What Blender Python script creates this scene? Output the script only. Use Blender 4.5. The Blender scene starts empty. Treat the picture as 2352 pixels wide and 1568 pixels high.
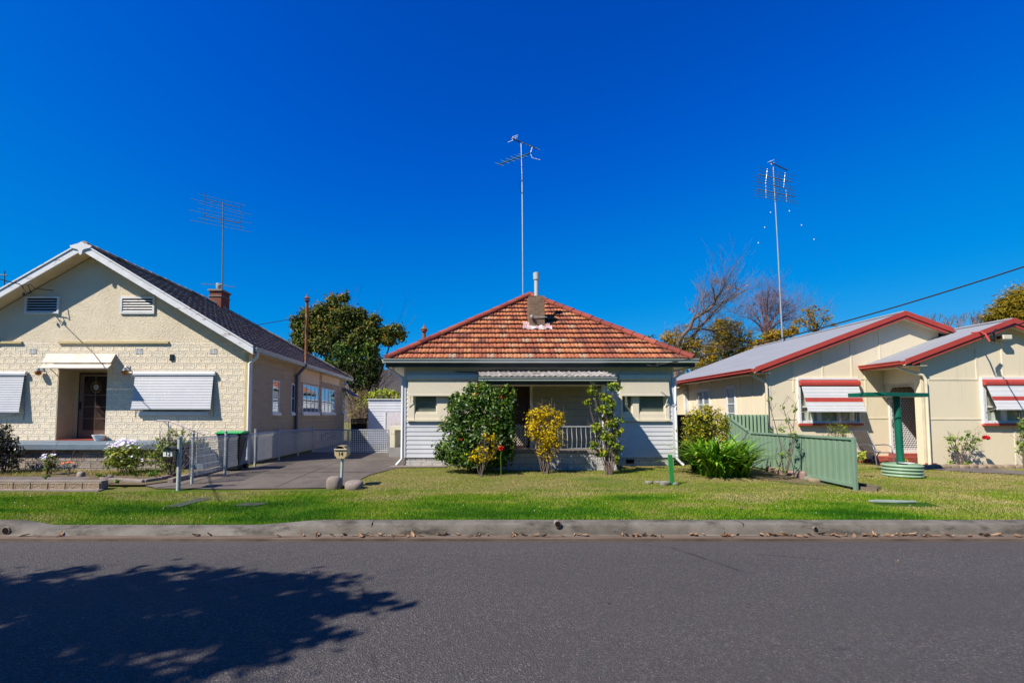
import bpy, math, random
import numpy as np
from mathutils import Vector
random.seed(7); RNG = np.random.default_rng(11)
C = bpy.context.scene.collection
R = math.radians
# ------------------------------------------------------------------ camera model (photo measured on a 2352 x 1568 grid)
FPX, UX, VH, EYE, TH = 1050.0, 1072.0, 955.0, 1.8, R(3.0)
VY = VH - FPX*math.tan(TH)
def W(u, v, Y):                      # point at depth Y seen at photo position u, v
    a, b = (u-UX)/FPX, (VY-v)/FPX
    t = Y/(math.cos(TH)-b*math.sin(TH))
    return Vector((a*t, Y, EYE+t*(math.sin(TH)+b*math.cos(TH))))
def WX(u, v, X):                     # point on the side plane x = X
    a, b = (u-UX)/FPX, (VY-v)/FPX
    t = X/a
    return Vector((X, t*(math.cos(TH)-b*math.sin(TH)), EYE+t*(math.sin(TH)+b*math.cos(TH))))
def sm(a, b, x):
    t = np.clip((x-a)/(b-a), 0, 1); return t*t*(3-2*t)
def hz(x, y):                        # height of the ground
    x = np.asarray(x, float); y = np.asarray(y, float)
    z = np.interp(y, [-60, -1.2, -0.6, 7.2, 7.35, 9.8, 13, 20, 60], [.1, .1, -.08, -.08, .155, .215, .29, .31, .4])
    dip = sm(-7.6, -6.6, x)*(1-sm(-3.2, -2.2, x))*(1-sm(7.6, 9.6, y))*(y > 7.0)*.07
    n = .012*np.sin(x*1.7+y*.9)*np.sin(y*1.3-x*.6)*(y > 7.5)*(y < 13)
    return z-dip+n
def G(u, v, z=None):                 # ground point seen at u, v
    a, b = (u-UX)/FPX, (VY-v)/FPX
    d = Vector((a, math.cos(TH)-b*math.sin(TH), math.sin(TH)+b*math.cos(TH)))
    zz = .2
    for _ in range(6):
        t = (zz-EYE)/d.z; p = Vector((0, 0, EYE))+d*t
        zz = float(hz(p.x, p.y)) if z is None else z
    p.z = zz; return p
# ------------------------------------------------------------------ naming
WL = {}
def tag(o, label=None, cat=None, group=None, kind=None):
    if label: o['label'] = label
    if cat: o['category'] = cat
    if group: o['group'] = group
    if kind: o['kind'] = kind
    return o
def thing(name, label, cat, loc=(0, 0, 0), rz=0, group=None):
    o = bpy.data.objects.new(name, None); C.objects.link(o); o.empty_display_size = .2
    o.location = loc; o.rotation_euler.z = rz; WL[o] = Vector(loc)
    return tag(o, label, cat, group)
def copy_tree(o, parent=None):
    c = o.copy(); C.objects.link(c); c.parent = parent
    for ch in o.children: copy_tree(ch, c)
    return c
# ------------------------------------------------------------------ mesh builder
class MB:
    def __init__(s): s.v = []; s.f = []; s.m = []; s.mi = 0; s.c = None
    def add(s, vs, fs):
        k = len(s.v); s.v += [tuple(p) for p in vs]
        for f in fs: s.f.append(tuple(i+k for i in f)); s.m.append(s.mi)
        return s
    def box(s, x0, x1, y0, y1, z0, z1):
        vs = [(x, y, z) for z in (z0, z1) for y in (y0, y1) for x in (x0, x1)]
        return s.add(vs, [(0, 2, 3, 1), (4, 5, 7, 6), (0, 1, 5, 4), (1, 3, 7, 5), (3, 2, 6, 7), (2, 0, 4, 6)])
    def quad(s, a, b, c, d): return s.add([a, b, c, d], [(0, 1, 2, 3)])
    def prism(s, pts, ext):
        n = len(pts); e = Vector(ext); pts = [Vector(p) for p in pts]
        return s.add(pts+[p+e for p in pts], [tuple(range(n))[::-1], tuple(range(n, 2*n))]+[(i, (i+1) % n, n+(i+1) % n, n+i) for i in range(n)])
    def bar(s, p, q, w, h, up=(0, 0, 1)):
        p, q = Vector(p), Vector(q); d = (q-p).normalized(); u = Vector(up)
        if abs(d.dot(u)) > .98: u = Vector((0, 1, 0))
        sd = d.cross(u).normalized(); u = sd.cross(d)
        a = [p+sd*(i*w/2)+u*(j*h/2) for i, j in ((-1, -1), (1, -1), (1, 1), (-1, 1))]
        return s.prism(a, q-p)
    def tube(s, pts, r, n=6, cap=True):
        pts = [Vector(p) for p in pts]; k = len(s.v); m = len(pts)
        rs = r if isinstance(r, (list, tuple)) else [r]*m
        prev = None
        for i, p in enumerate(pts):
            d = (pts[min(i+1, m-1)]-pts[max(i-1, 0)])
            d = d.normalized() if d.length > 1e-9 else Vector((0, 0, 1))
            if prev is None:
                a = Vector((0, 0, 1)) if abs(d.z) < .9 else Vector((1, 0, 0))
                x = d.cross(a).normalized()
            else:
                x = prev-d*prev.dot(d)
                x = x.normalized() if x.length > 1e-6 else d.orthogonal().normalized()
            prev = x; y = d.cross(x)
            for j in range(n):
                t = 2*math.pi*j/n; s.v.append(tuple(p+(x*math.cos(t)+y*math.sin(t))*rs[i]))
        fs = [(k+i*n+j, k+i*n+(j+1) % n, k+(i+1)*n+(j+1) % n, k+(i+1)*n+j) for i in range(m-1) for j in range(n)]
        if cap: fs += [tuple(k+j for j in range(n))[::-1], tuple(k+(m-1)*n+j for j in range(n))]
        s.f += fs; s.m += [s.mi]*len(fs); return s
    def lathe(s, c, prof, n=20, sx=1, sy=1):
        c = Vector(c); k = len(s.v); m = len(prof)
        for r, z in prof:
            for j in range(n):
                t = 2*math.pi*j/n; s.v.append((c.x+r*sx*math.cos(t), c.y+r*sy*math.sin(t), c.z+z))
        fs = [(k+i*n+j, k+i*n+(j+1) % n, k+(i+1)*n+(j+1) % n, k+(i+1)*n+j) for i in range(m-1) for j in range(n)]
        fs += [tuple(k+j for j in range(n))[::-1], tuple(k+(m-1)*n+j for j in range(n))]
        s.f += fs; s.m += [s.mi]*len(fs); return s
    def grid(s, f, nu, nv):
        k = len(s.v)
        for j in range(nv+1):
            for i in range(nu+1): s.v.append(tuple(f(i/nu, j/nv)))
        fs = [(k+j*(nu+1)+i, k+j*(nu+1)+i+1, k+(j+1)*(nu+1)+i+1, k+(j+1)*(nu+1)+i) for j in range(nv) for i in range(nu)]
        s.f += fs; s.m += [s.mi]*len(fs); return s
    def build(s, name, mats, parent=None, smooth=False, local=False, bevel=0, col=None):
        me = bpy.data.meshes.new(name); off = Vector((0, 0, 0))
        if parent is not None and not local: off = WL[parent]
        a = np.array(s.v, float).reshape(-1, 3)-np.array(off)
        me.from_pydata(a.tolist(), [], s.f)
        if not isinstance(mats, (list, tuple)): mats = [mats]
        for m in mats: me.materials.append(m)
        if len(mats) > 1: me.polygons.foreach_set('material_index', s.m)
        if smooth: me.polygons.foreach_set('use_smooth', [True]*len(me.polygons))
        if col is not None:
            ca = me.color_attributes.new('tint', 'FLOAT_COLOR', 'POINT'); ca.data.foreach_set('color', np.asarray(col, np.float32).ravel())
        me.update()
        o = bpy.data.objects.new(name, me); C.objects.link(o)
        if parent is not None: o.parent = parent; WL[o] = WL[parent].copy()
        else: WL[o] = Vector((0, 0, 0))
        if smooth and me.polygons:
            try: me.set_sharp_from_angle(angle=R(50))
            except Exception: pass
        if bevel:
            md = o.modifiers.new('edge', 'BEVEL'); md.width = bevel; md.segments = 2; md.limit_method = 'ANGLE'
        return o
def solo(mb, name, mats, label, cat, loc, **kw):      # a thing that is one mesh, origin at its base
    group = kw.pop('group', None); kind = kw.pop('kind', None)
    loc = Vector(loc); mb.v = [tuple(Vector(p)-loc) for p in mb.v]
    o = mb.build(name, mats, None, **kw); o.location = loc; WL[o] = loc
    return tag(o, label, cat, group, kind)
# ------------------------------------------------------------------ materials
class NT:
    def __init__(s, name):
        s.m = bpy.data.materials.new(name); s.m.use_nodes = True; s.t = s.m.node_tree; s.t.nodes.clear()
        s.out = s.n('ShaderNodeOutputMaterial'); s.pos = None
    def n(s, ty, **kw):
        x = s.t.nodes.new(ty)
        for k, v in kw.items():
            if k.startswith('_'): setattr(x, k[1:], v)
            else:
                i = x.inputs[int(k[1:])] if k[0] == 'i' and k[1:].isdigit() else x.inputs[k.replace('__', ' ')]
                if isinstance(v, bpy.types.NodeSocket): s.t.links.new(v, i)
                else: i.default_value = v
        return x
    def P(s):
        if s.pos is None: s.pos = s.n('ShaderNodeNewGeometry').outputs['Position']
        return s.pos
    def vec(s, sc=(1, 1, 1), loc=(0, 0, 0)):
        return s.n('ShaderNodeMapping', Vector=s.P(), Scale=sc, Location=loc).outputs[0]
    def noise(s, scale=5, detail=6, rough=.6, v=None, dist=0):
        return s.n('ShaderNodeTexNoise', Vector=v if v is not None else s.P(), Scale=scale, Detail=detail, Roughness=rough, Distortion=dist).outputs['Fac']
    def ramp(s, fac, stops):
        x = s.n('ShaderNodeValToRGB', Fac=fac); e = x.color_ramp.elements
        while len(e) < len(stops): e.new(.5)
        for k, (p, c) in zip(e, stops): k.position = p; k.color = (*c, 1) if len(c) == 3 else c
        return x.outputs['Color']
    def mr(s, fac, a, b, c=0, d=1): return s.n('ShaderNodeMapRange', Value=fac, **{'From Min': a, 'From Max': b, 'To Min': c, 'To Max': d}).outputs[0]
    def mix(s, f, a, b, mode='MIX'):
        a = (*a, 1) if isinstance(a, tuple) and len(a) == 3 else a; b = (*b, 1) if isinstance(b, tuple) and len(b) == 3 else b
        x = s.n('ShaderNodeMix', _data_type='RGBA', _blend_type=mode)
        for sock, val in ((x.inputs[0], f), (x.inputs[6], a), (x.inputs[7], b)):
            if isinstance(val, bpy.types.NodeSocket): s.t.links.new(val, sock)
            else: sock.default_value = val
        return x.outputs[2]
    def math(s, op, a, b=0): return s.n('ShaderNodeMath', _operation=op, i0=a, i1=b).outputs[0]
    def bump(s, h, st=.5, d=.01, nrm=None):
        x = s.n('ShaderNodeBump', Height=h, Strength=st, Distance=d)
        if nrm is not None: s.t.links.new(nrm, x.inputs['Normal'])
        return x.outputs[0]
    def bsdf(s, col, rough=.7, nrm=None, spec=.3, metal=0):
        if isinstance(col, tuple) and len(col) == 3: col = (*col, 1)
        x = s.n('ShaderNodeBsdfPrincipled', **{'Base Color': col, 'Roughness': rough, 'Specular IOR Level': spec, 'Metallic': metal})
        if nrm is not None: s.t.links.new(nrm, x.inputs['Normal'])
        return x.outputs[0]
    def done(s, sh): s.t.links.new(sh, s.out.inputs['Surface']); return s.m
def paint(name, c, c2=None, scale=3, rough=.6, bump=.15, bsc=60, spec=.3, metal=0, lo=.35, hi=.7, st=(1, 1, 1), stain=None, slo=.6, shi=.72, ssc=5, sst=(1, 1, 1)):
    t = NT(name); c2 = c2 or tuple(x*.8 for x in c)
    f = t.mr(t.noise(scale, 8, .65, t.vec(st)), lo, hi); col = t.mix(f, c, c2)
    if stain:
        g = t.mr(t.noise(ssc, 10, .7, t.vec(sst, (3, 7, 1))), slo, shi); col = t.mix(g, col, stain)
    nr = t.bump(t.noise(bsc, 4, .6), bump, .006) if bump else None
    return t.done(t.bsdf(col, rough, nr, spec, metal))
def blocks(name, c, joint, bw=.35, bh=.19, axis='x', ox=0, oz=0, spots=(.02, .018, .015), sp=.68, c2=None):
    t = NT(name); sx = t.n('ShaderNodeSeparateXYZ', Vector=t.P())
    h = sx.outputs[0] if axis == 'x' else sx.outputs[1]
    v = t.n('ShaderNodeCombineXYZ', X=t.math('ADD', h, ox), Y=t.math('ADD', sx.outputs[2], oz)).outputs[0]
    def br(mort, smth):
        x = t.n('ShaderNodeTexBrick', Vector=v, Scale=1, **{'Mortar Size': mort, 'Mortar Smooth': smth, 'Brick Width': bw, 'Row Height': bh, 'Color1': (0, 0, 0, 1), 'Color2': (1, 1, 1, 1), 'Mortar': (.5, .5, .5, 1)})
        x.offset = .5; return x
    b1, b2, b3 = br(.010, .3), br(.027, .3), br(.040, .3)
    j = b1.outputs['Fac']; ring = t.math('SUBTRACT', b3.outputs['Fac'], b2.outputs['Fac'])
    pan = t.math('SUBTRACT', 1, b3.outputs['Fac'])
    squig = t.n('ShaderNodeTexWave', Vector=t.vec((1, 1, 1)), Scale=9, Distortion=7, Detail=2, **{'Detail Scale': 2.5}); squig.bands_direction = 'DIAGONAL'
    ht = t.math('ADD', t.math('MULTIPLY', j, -1.0), t.math('MULTIPLY', ring, -.8))
    ht = t.math('ADD', ht, t.math('MULTIPLY', t.math('MULTIPLY', squig.outputs['Fac'], pan), .75))
    tone = t.n('ShaderNodeSeparateColor', Color=b1.outputs['Color']).outputs[0]
    col = t.mix(t.mr(tone, 0, 1, 0, .55), c, c2 or tuple(x*.84 for x in c))
    col = t.mix(t.mr(t.noise(1.1, 8, .7), .4, .75, 0, .5), col, tuple(x*.78 for x in c))
    col = t.mix(t.math('MULTIPLY', j, .8), col, joint)
    g = t.mr(t.noise(6, 12, .78), sp, sp+.06); col = t.mix(g, col, spots)
    return t.done(t.bsdf(col, .8, t.bump(ht, 1.0, .05), .2))
def bricks(name, c1, c2, mortar, bw=.23, bh=.086, ax='x'):
    t = NT(name); sx = t.n('ShaderNodeSeparateXYZ', Vector=t.P())
    v = t.n('ShaderNodeCombineXYZ', X=t.math('ADD', sx.outputs[0], sx.outputs[1]), Y=sx.outputs[2]).outputs[0]
    x = t.n('ShaderNodeTexBrick', Vector=v, Scale=1, **{'Mortar Size': .007, 'Mortar Smooth': .2, 'Brick Width': bw, 'Row Height': bh, 'Color1': (*c1, 1), 'Color2': (*c2, 1), 'Mortar': (*mortar, 1)})
    col = t.mix(t.mr(t.noise(9, 8, .7), .4, .75, 0, .6), x.outputs['Color'], tuple(q*.5 for q in c1))
    return t.done(t.bsdf(col, .85, t.bump(t.math('SUBTRACT', t.noise(50), t.math('MULTIPLY', x.outputs['Fac'], 2)), .6, .008), .15))
def tinted(name, stops, rough=.8, bump=.3, bsc=30, lich=None, spec=.2, lsc=6, nose=0):   # colour from a per-element random value
    t = NT(name); a = t.n('ShaderNodeAttribute', _attribute_name='tint')
    sp = t.n('ShaderNodeSeparateColor', Color=a.outputs['Color'])
    col = t.ramp(sp.outputs[0], stops)
    col = t.mix(t.mr(t.noise(14, 8, .7), .4, .75, 0, .5), col, tuple(x*.55 for x in stops[0][1]))
    if lich: col = t.mix(t.mr(t.noise(lsc, 12, .8), .55, .7, 0, .75), col, lich)
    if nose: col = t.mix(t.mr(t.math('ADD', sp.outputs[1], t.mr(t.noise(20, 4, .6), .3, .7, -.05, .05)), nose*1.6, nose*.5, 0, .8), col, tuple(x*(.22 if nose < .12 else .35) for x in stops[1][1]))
    return t.done(t.bsdf(col, rough, t.bump(t.noise(bsc, 5, .6), bump, .006), spec))
def leafmat(name, stops, rough=.45, trans=.3, spec=.4):
    t = NT(name); a = t.n('ShaderNodeAttribute', _attribute_name='tint')
    sp = t.n('ShaderNodeSeparateColor', Color=a.outputs['Color']); col = t.ramp(sp.outputs[0], stops)
    b = t.bsdf(col, rough, None, spec); tr = t.n('ShaderNodeBsdfTranslucent', Color=col).outputs[0]
    return t.done(t.n('ShaderNodeMixShader', i0=trans, i1=b, i2=tr).outputs[0])
def glassmat(name, refl=.14, tint=(.9, .93, .92)):
    t = NT(name); f = refl+.06
    g = t.n('ShaderNodeBsdfGlossy', Color=(.9, .95, 1, 1), Roughness=.015, Normal=t.bump(t.noise(2.2, 2, .5), .06, .05)).outputs[0]
    return t.done(t.n('ShaderNodeMixShader', i0=f, i1=t.n('ShaderNodeBsdfTransparent', Color=(*tint, 1)).outputs[0], i2=g).outputs[0])
m = {}
def blockmat(name, c, c2, spots=(.05, .045, .04), sp=.66):
    t = NT(name); a = t.n('ShaderNodeAttribute', _attribute_name='tint'); tv = t.n('ShaderNodeSeparateColor', Color=a.outputs['Color']).outputs[0]
    col = t.mix(tv, c, c2); col = t.mix(t.mr(t.noise(1.3, 8, .7), .4, .75, 0, .45), col, tuple(x*.8 for x in c))
    col = t.mix(t.mr(t.noise(6, 12, .78), sp, sp+.06), col, spots)
    h = t.n('ShaderNodeTexWave', Vector=t.vec((1, 1, 1)), Scale=7, Distortion=9, Detail=2, **{'Detail Scale': 2.0}); h.bands_direction = 'DIAGONAL'
    return t.done(t.bsdf(col, .8, t.bump(t.math('ADD', h.outputs['Fac'], t.noise(45, 4, .6)), .55, .016), .2))
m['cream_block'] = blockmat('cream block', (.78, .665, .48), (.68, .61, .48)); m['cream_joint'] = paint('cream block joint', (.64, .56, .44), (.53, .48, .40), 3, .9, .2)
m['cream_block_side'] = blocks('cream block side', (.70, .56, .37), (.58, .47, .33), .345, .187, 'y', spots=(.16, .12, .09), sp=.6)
m['grey_block'] = blockmat('grey block', (.34, .29, .25), (.22, .18, .14)); m['grey_joint'] = paint('grey block joint', (.16, .14, .12), None, 3, .9, .2)
m['brown_block'] = blockmat('garden block', (.32, .24, .17), (.24, .19, .13)); m['plinth_block'] = blockmat('plinth block', (.50, .48, .45), (.40, .39, .37), sp=.74); m['plinth_joint'] = paint('plinth joint', (.26, .25, .24), None, 3, .9, .2)
t = NT('roughcast')
n1 = t.noise(19, 6, .65, t.vec((1, 1, 1.6)), 1.2); sp = t.mr(t.noise(5, 14, .8, t.vec((1, 1, .8), (2, 0, 5))), .63, .67)
col = t.mix(t.mr(t.noise(.9, 6, .6), .35, .7), (.76, .66, .485), (.67, .57, .42)); col = t.mix(sp, col, (.05, .045, .04))
m['roughcast'] = t.done(t.bsdf(col, .85, t.bump(n1, .9, .05), .15))
m['cream_trim'] = paint('cream trim', (.55, .44, .22), rough=.5)
m['cream_reveal'] = paint('cream reveal', (.62, .47, .27), (.5, .38, .22), rough=.5)
m['peel_white'] = paint('peeling white paint', (.68, .68, .68), (.58, .58, .58), 4, .5, .3, 50, stain=(.24, .19, .16), slo=.58, shi=.63, ssc=6, sst=(.5, 1, 2.0))
m['white'] = paint('white paint', (.68, .68, .68), (.62, .62, .62), 3, .4, .05)
m['white_metal'] = paint('white enamel slats', (.52, .53, .55), (.46, .47, .50), 1.5, .35, .05, stain=(.40, .40, .42), slo=.74, shi=.8, ssc=6)
m['scuffed'] = paint('scuffed white slats', (.62, .62, .62), (.55, .55, .55), 1.5, .35, .05, stain=(.16, .15, .14), slo=.66, shi=.70, ssc=7, sst=(1, 1, 4))
m['cream_slat'] = paint('cream slats', (.64, .58, .45), (.58, .53, .42), 2, .4, .05)
m['board'] = paint('grey white weatherboard', (.55, .56, .58), (.48, .495, .52), 1.2, .5, .12, 40, stain=(.38, .38, .38), slo=.66, shi=.8, ssc=3, sst=(.4, 1, 3))
m['board_porch_shade'] = paint('cream weatherboard with painted shade', (.34, .29, .20), (.28, .24, .17), 1.5, .5, .1)  # cream boards; the deep porch shade is put into this darker colour
m['frame_cream'] = paint('cream joinery', (.68, .61, .46), (.61, .55, .43), 2, .45, .1)
m['gutter_grey'] = paint('grey gutter', (.42, .45, .42), (.34, .37, .35), 2, .35, .05, spec=.5)
m['fascia_shade'] = paint('fascia with painted shade', (.05, .05, .045), (.035, .035, .03), 2, .6)  # cream fascia; the shadow below the gutter is put into this dark colour
m['soffit'] = paint('cream soffit', (.72, .66, .52), (.62, .57, .46), 1.5, .6, .1)
m['pipe_white'] = paint('white pipe', (.70, .72, .74), (.6, .62, .65), 3, .4)
m['pipe_grey'] = paint('grey white railing', (.42, .43, .44), (.34, .35, .36), 3, .45)
m['pipe_dark'] = paint('slate pipe', (.10, .115, .14), (.07, .08, .10), 3, .45)
m['steel'] = paint('galvanised steel', (.40, .42, .43), (.30, .32, .33), 6, .42, .1, metal=.5, spec=.5)
m['steel_rust'] = paint('rusting galvanised post', (.42, .44, .42), (.33, .36, .33), 8, .5, .2, stain=(.24, .12, .05), slo=.6, shi=.75, ssc=5, sst=(3, 3, 1))
m['wire'] = paint('galvanised wire', (.46, .47, .48), (.38, .39, .41), 6, .45, 0, metal=.2, spec=.5)
m['rust'] = paint('rusty steel', (.22, .085, .03), (.13, .05, .025), 6, .8, .5, 40, stain=(.33, .22, .13), slo=.55, shi=.7)
m['dark_metal'] = paint('dark aerial metal', (.05, .055, .06), (.03, .03, .035), 4, .5, 0, spec=.4)
m['aerial_green'] = paint('green aerial boom', (.03, .13, .09), None, 4, .5, 0)
m['aerial_grey'] = paint('dull aerial rods', (.16, .2, .22), None, 4, .45, 0, metal=.3)
m['black'] = paint('black cable', (.012, .012, .014), None, 4, .6, 0)
m['dark_in'] = paint('dark interior', (.012, .010, .009), (.02, .015, .012), 2, .9, 0, spec=.05)
m['door_brown'] = paint('brown door', (.055, .022, .016), (.035, .016, .012), 5, .4)
m['mesh_brown'] = paint('brown door frame', (.20, .135, .10), (.16, .1, .08), 4, .5)
m['curtain'] = paint('net curtain', (.72, .70, .64), (.30, .28, .24), 9, .9, 0, lo=.5, hi=.65, st=(3, 3, .15))
m['blind'] = paint('window blind', (.34, .335, .28), (.28, .275, .23), 2, .6, 0)
m['glass'] = glassmat('window glass', .03); m['glass_side'] = glassmat('side window glass', .35)
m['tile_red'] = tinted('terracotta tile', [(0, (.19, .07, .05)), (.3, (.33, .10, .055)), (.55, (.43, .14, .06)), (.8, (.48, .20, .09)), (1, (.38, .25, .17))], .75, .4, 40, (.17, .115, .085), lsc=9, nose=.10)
m['tile_cap'] = tinted('terracotta ridge cap', [(0, (.17, .04, .03)), (.5, (.28, .06, .04)), (1, (.33, .09, .055))], .75, .4, 30, (.20, .13, .11))
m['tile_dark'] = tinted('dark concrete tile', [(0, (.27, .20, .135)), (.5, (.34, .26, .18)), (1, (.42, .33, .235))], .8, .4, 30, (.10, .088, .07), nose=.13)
m['tile_pale'] = tinted('grey porch tile', [(0, (.26, .23, .21)), (.5, (.33, .30, .28)), (1, (.40, .37, .35))], .7, .4, 40, (.12, .11, .1))
m['mortar_pink'] = paint('pinkish mortar flashing', (.50, .36, .36), (.38, .22, .21), 6, .8, .5, 30, stain=(.6, .58, .6), slo=.5, shi=.62, ssc=5)
m['brick_brown'] = bricks('brown chimney brick', (.17, .10, .065), (.25, .155, .10), (.22, .19, .15))
m['brick_red'] = bricks('red chimney brick', (.25, .065, .04), (.16, .05, .035), (.20, .15, .12))
m['brick_base'] = bricks('red base brick', (.33, .07, .05), (.26, .06, .045), (.3, .12, .1))
m['cream_wall'] = paint('cream fibro sheet', (.70, .61, .435), (.67, .585, .42), .8, .6, .08, 30, stain=(.56, .48, .33), slo=.54, shi=.82, ssc=2.6, sst=(2, 2, .22))
m['cream_lite'] = paint('pale cream batten', (.74, .66, .48), None, 2, .5, .05)
m['red_trim'] = paint('red painted timber', (.42, .060, .042), (.36, .05, .038), 4, .45, .15, 40, stain=(.72, .66, .62), slo=.70, shi=.74, ssc=4, sst=(.7, .7, 1))
m['red_paint'] = paint('red paint', (.44, .062, .045), (.38, .055, .04), 3, .4, .05)
t = NT('corrugated grey roof')
n1 = t.noise(1.2, 8, .7, t.vec((2.5, .5, 1))); ru = t.mr(t.noise(2.3, 10, .75, t.vec((.6, 2.4, 1), (4, 2, 0))), .60, .72)
col = t.mix(n1, (.17, .175, .195), (.27, .28, .30)); col = t.mix(t.math('MULTIPLY', ru, .7), col, (.20, .12, .09))
m['roof_iron'] = t.done(t.bsdf(col, .55, None, .4))
m['green_fence'] = paint('pale green steel', (.175, .265, .185), (.15, .235, .16), 1.6, .42, .04, stain=(.13, .17, .11), slo=.58, shi=.75, ssc=3, sst=(1, 1, .6))
m['green_rail'] = paint('pale green rail', (.18, .28, .20), None, 2, .35, .03)
m['green_iron'] = paint('weathered green iron', (.20, .30, .20), (.15, .22, .14), 3, .5, .1, st=(3, 3, .4))
m['green_post'] = paint('bright green paint', (.025, .22, .05), (.02, .17, .04), 5, .5, .2, st=(2, 2, .4))
m['teal'] = paint('dark green paint', (.006, .115, .07), (.006, .09, .055), 4, .38, .1, 30, spec=.4)
m['tank_green'] = paint('sage green corrugated steel', (.24, .36, .24), (.2, .3, .2), 3, .35, .05)
m['bin_dark'] = paint('dark green bin plastic', (.012, .02, .02), None, 3, .4, .05); m['bin_lid'] = paint('bright green lid', (.01, .36, .09), (.01, .3, .075), 3, .35, .05)
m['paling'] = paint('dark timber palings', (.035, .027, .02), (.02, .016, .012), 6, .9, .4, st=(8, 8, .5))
m['concrete'] = paint('weathered concrete', (.24, .20, .175), (.17, .14, .12), 2.5, .85, .4, 50, stain=(.08, .07, .06), slo=.56, shi=.72, ssc=2.2)
m['kerb'] = paint('stained kerb concrete', (.165, .148, .125), (.085, .075, .062), 2.6, .85, .6, 60, stain=(.045, .038, .03), slo=.50, shi=.66, ssc=2.4, sst=(.8, 1, 2.5))
m['gutter_dirt'] = paint('dirty gutter concrete', (.15, .11, .08), (.07, .045, .03), 3, .9, .4, 60, st=(.5, 3, 1))
m['drive'] = paint('old brown driveway', (.135, .112, .092), (.075, .062, .053), 1.1, .85, .35, 60, stain=(.06, .048, .042), slo=.55, shi=.75, ssc=1.7, st=(1, .45, 1))
m['slab_dark'] = paint('dark mossy slab', (.055, .062, .05), (.035, .04, .03), 4, .9, .3)
m['path'] = paint('grey path', (.15, .125, .11), (.10, .085, .075), 2, .9, .4, 60, stain=(.05, .045, .04), slo=.56, shi=.7, ssc=3)
m['terrace'] = paint('blue grey painted slab', (.15, .20, .25), (.11, .14, .17), 1.6, .6, .2, 40, stain=(.08, .08, .08), slo=.55, shi=.7, ssc=2, sst=(.5, 2, 1))
m['soil'] = paint('garden soil', (.15, .105, .065), (.08, .05, .03), 6, .95, .8, 40, stain=(.07, .10, .02), slo=.5, shi=.62, ssc=5)
m['rock'] = paint('grey boulder', (.24, .20, .17), (.17, .14, .12), 4, .9, .5, 30, stain=(.32, .29, .26), slo=.58, shi=.68, ssc=5)
m['stone_pink'] = paint('pinkish edging stone', (.30, .20, .165), (.20, .13, .11), 8, .9, .5, 30)
m['stone_grey'] = paint('pale river stone', (.22, .21, .17), (.14, .13, .11), 6, .85, .4, 30)
m['sandstone'] = paint('tan garden stone', (.27, .205, .14), (.18, .13, .09), 5, .9, .5, 30)
m['timber'] = paint('weathered sleeper', (.16, .13, .09), (.10, .08, .055), 6, .9, .5, 40, st=(1, 6, 6))
m['awning_old'] = paint('weathered cream awning', (.66, .59, .50), (.46, .39, .33), 4, .7, .4, 40, stain=(.25, .2, .18), slo=.6, shi=.75, ssc=4, sst=(.5, 2, 2))
m['brass'] = paint('brass lamp', (.25, .15, .06), None, 5, .35, 0, metal=.7); m['amber'] = paint('amber lamp glass', (.42, .14, .015), (.30, .09, .01), 6, .15, 0, spec=.6)
m['bark'] = paint('dark bark', (.09, .065, .05), (.05, .037, .03), 5, .95, .7, 25, st=(3, 3, .6)); m['bark_grey'] = paint('grey twig bark', (.17, .125, .105), (.10, .075, .065), 6, .9, .3)
m['bark_mauve'] = paint('mauve twigs', (.19, .115, .12), (.13, .08, .085), 6, .9, .2)
m['plastic_white'] = paint('white plastic', (.8, .82, .8), None, 3, .4, 0); m['mailbox'] = paint('beige letterbox', (.46, .36, .20), (.38, .30, .17), 4, .5, .1); m['mailbox_dark'] = paint('black letterbox', (.015, .025, .025), None, 4, .35, 0)
m['chair_cloth'] = paint('taupe sling', (.075, .062, .05), None, 6, .8, .1, 200); m['chair_frame'] = paint('grey chair frame', (.16, .18, .22), None, 3, .35, 0, metal=.4)
m['red_petal'] = paint('red petals', (.55, .008, .015), (.35, .004, .01), 20, .5, 0); m['lilac'] = paint('white lilac petals', (.74, .70, .82), (.62, .54, .75), 20, .6, 0); m['orange'] = paint('orange petals', (.75, .15, .02), None, 20, .6, 0)
m['hill'] = paint('scrubby hillside', (.075, .058, .055), (.05, .045, .04), .6, .95, 0, stain=(.10, .09, .05), slo=.5, shi=.62, ssc=.8)
m['shed_board'] = paint('shed weatherboard', (.60, .62, .66), (.52, .54, .58), 1.3, .5, .1)
m['shed_peel'] = paint('peeling shed door', (.60, .57, .60), (.52, .48, .52), 3, .6, .2, stain=(.38, .30, .17), slo=.56, shi=.62, ssc=4)
m['pier'] = paint('cream rendered pier', (.60, .56, .42), (.50, .47, .36), 2, .6, .1)
# leaves: colour stops over each leaf's random value
L = {}
L['camellia'] = leafmat('glossy dark leaves', [(0, (.010, .030, .003)), (.45, (.035, .095, .007)), (.8, (.13, .21, .014)), (1, (.36, .34, .03))], .42, .15, .35)
L['gold'] = leafmat('yellow leaves', [(0, (.20, .14, .004)), (.4, (.56, .40, .006)), (.8, (.74, .54, .010)), (1, (.40, .36, .015))], .65, .4, .15)
L['lime'] = leafmat('yellow green leaves', [(0, (.04, .09, .006)), (.45, (.15, .22, .010)), (.85, (.38, .42, .016)), (1, (.50, .24, .08))], .55, .25, .25)
L['nandina'] = leafmat('bronze green leaves', [(0, (.035, .06, .004)), (.4, (.15, .18, .008)), (.75, (.38, .33, .015)), (1, (.52, .34, .02))], .55, .25, .25)
L['aga'] = leafmat('strap leaves', [(0, (.02, .07, .003)), (.45, (.10, .26, .008)), (.8, (.27, .46, .02)), (1, (.50, .50, .06))], .45, .2, .35)
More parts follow.
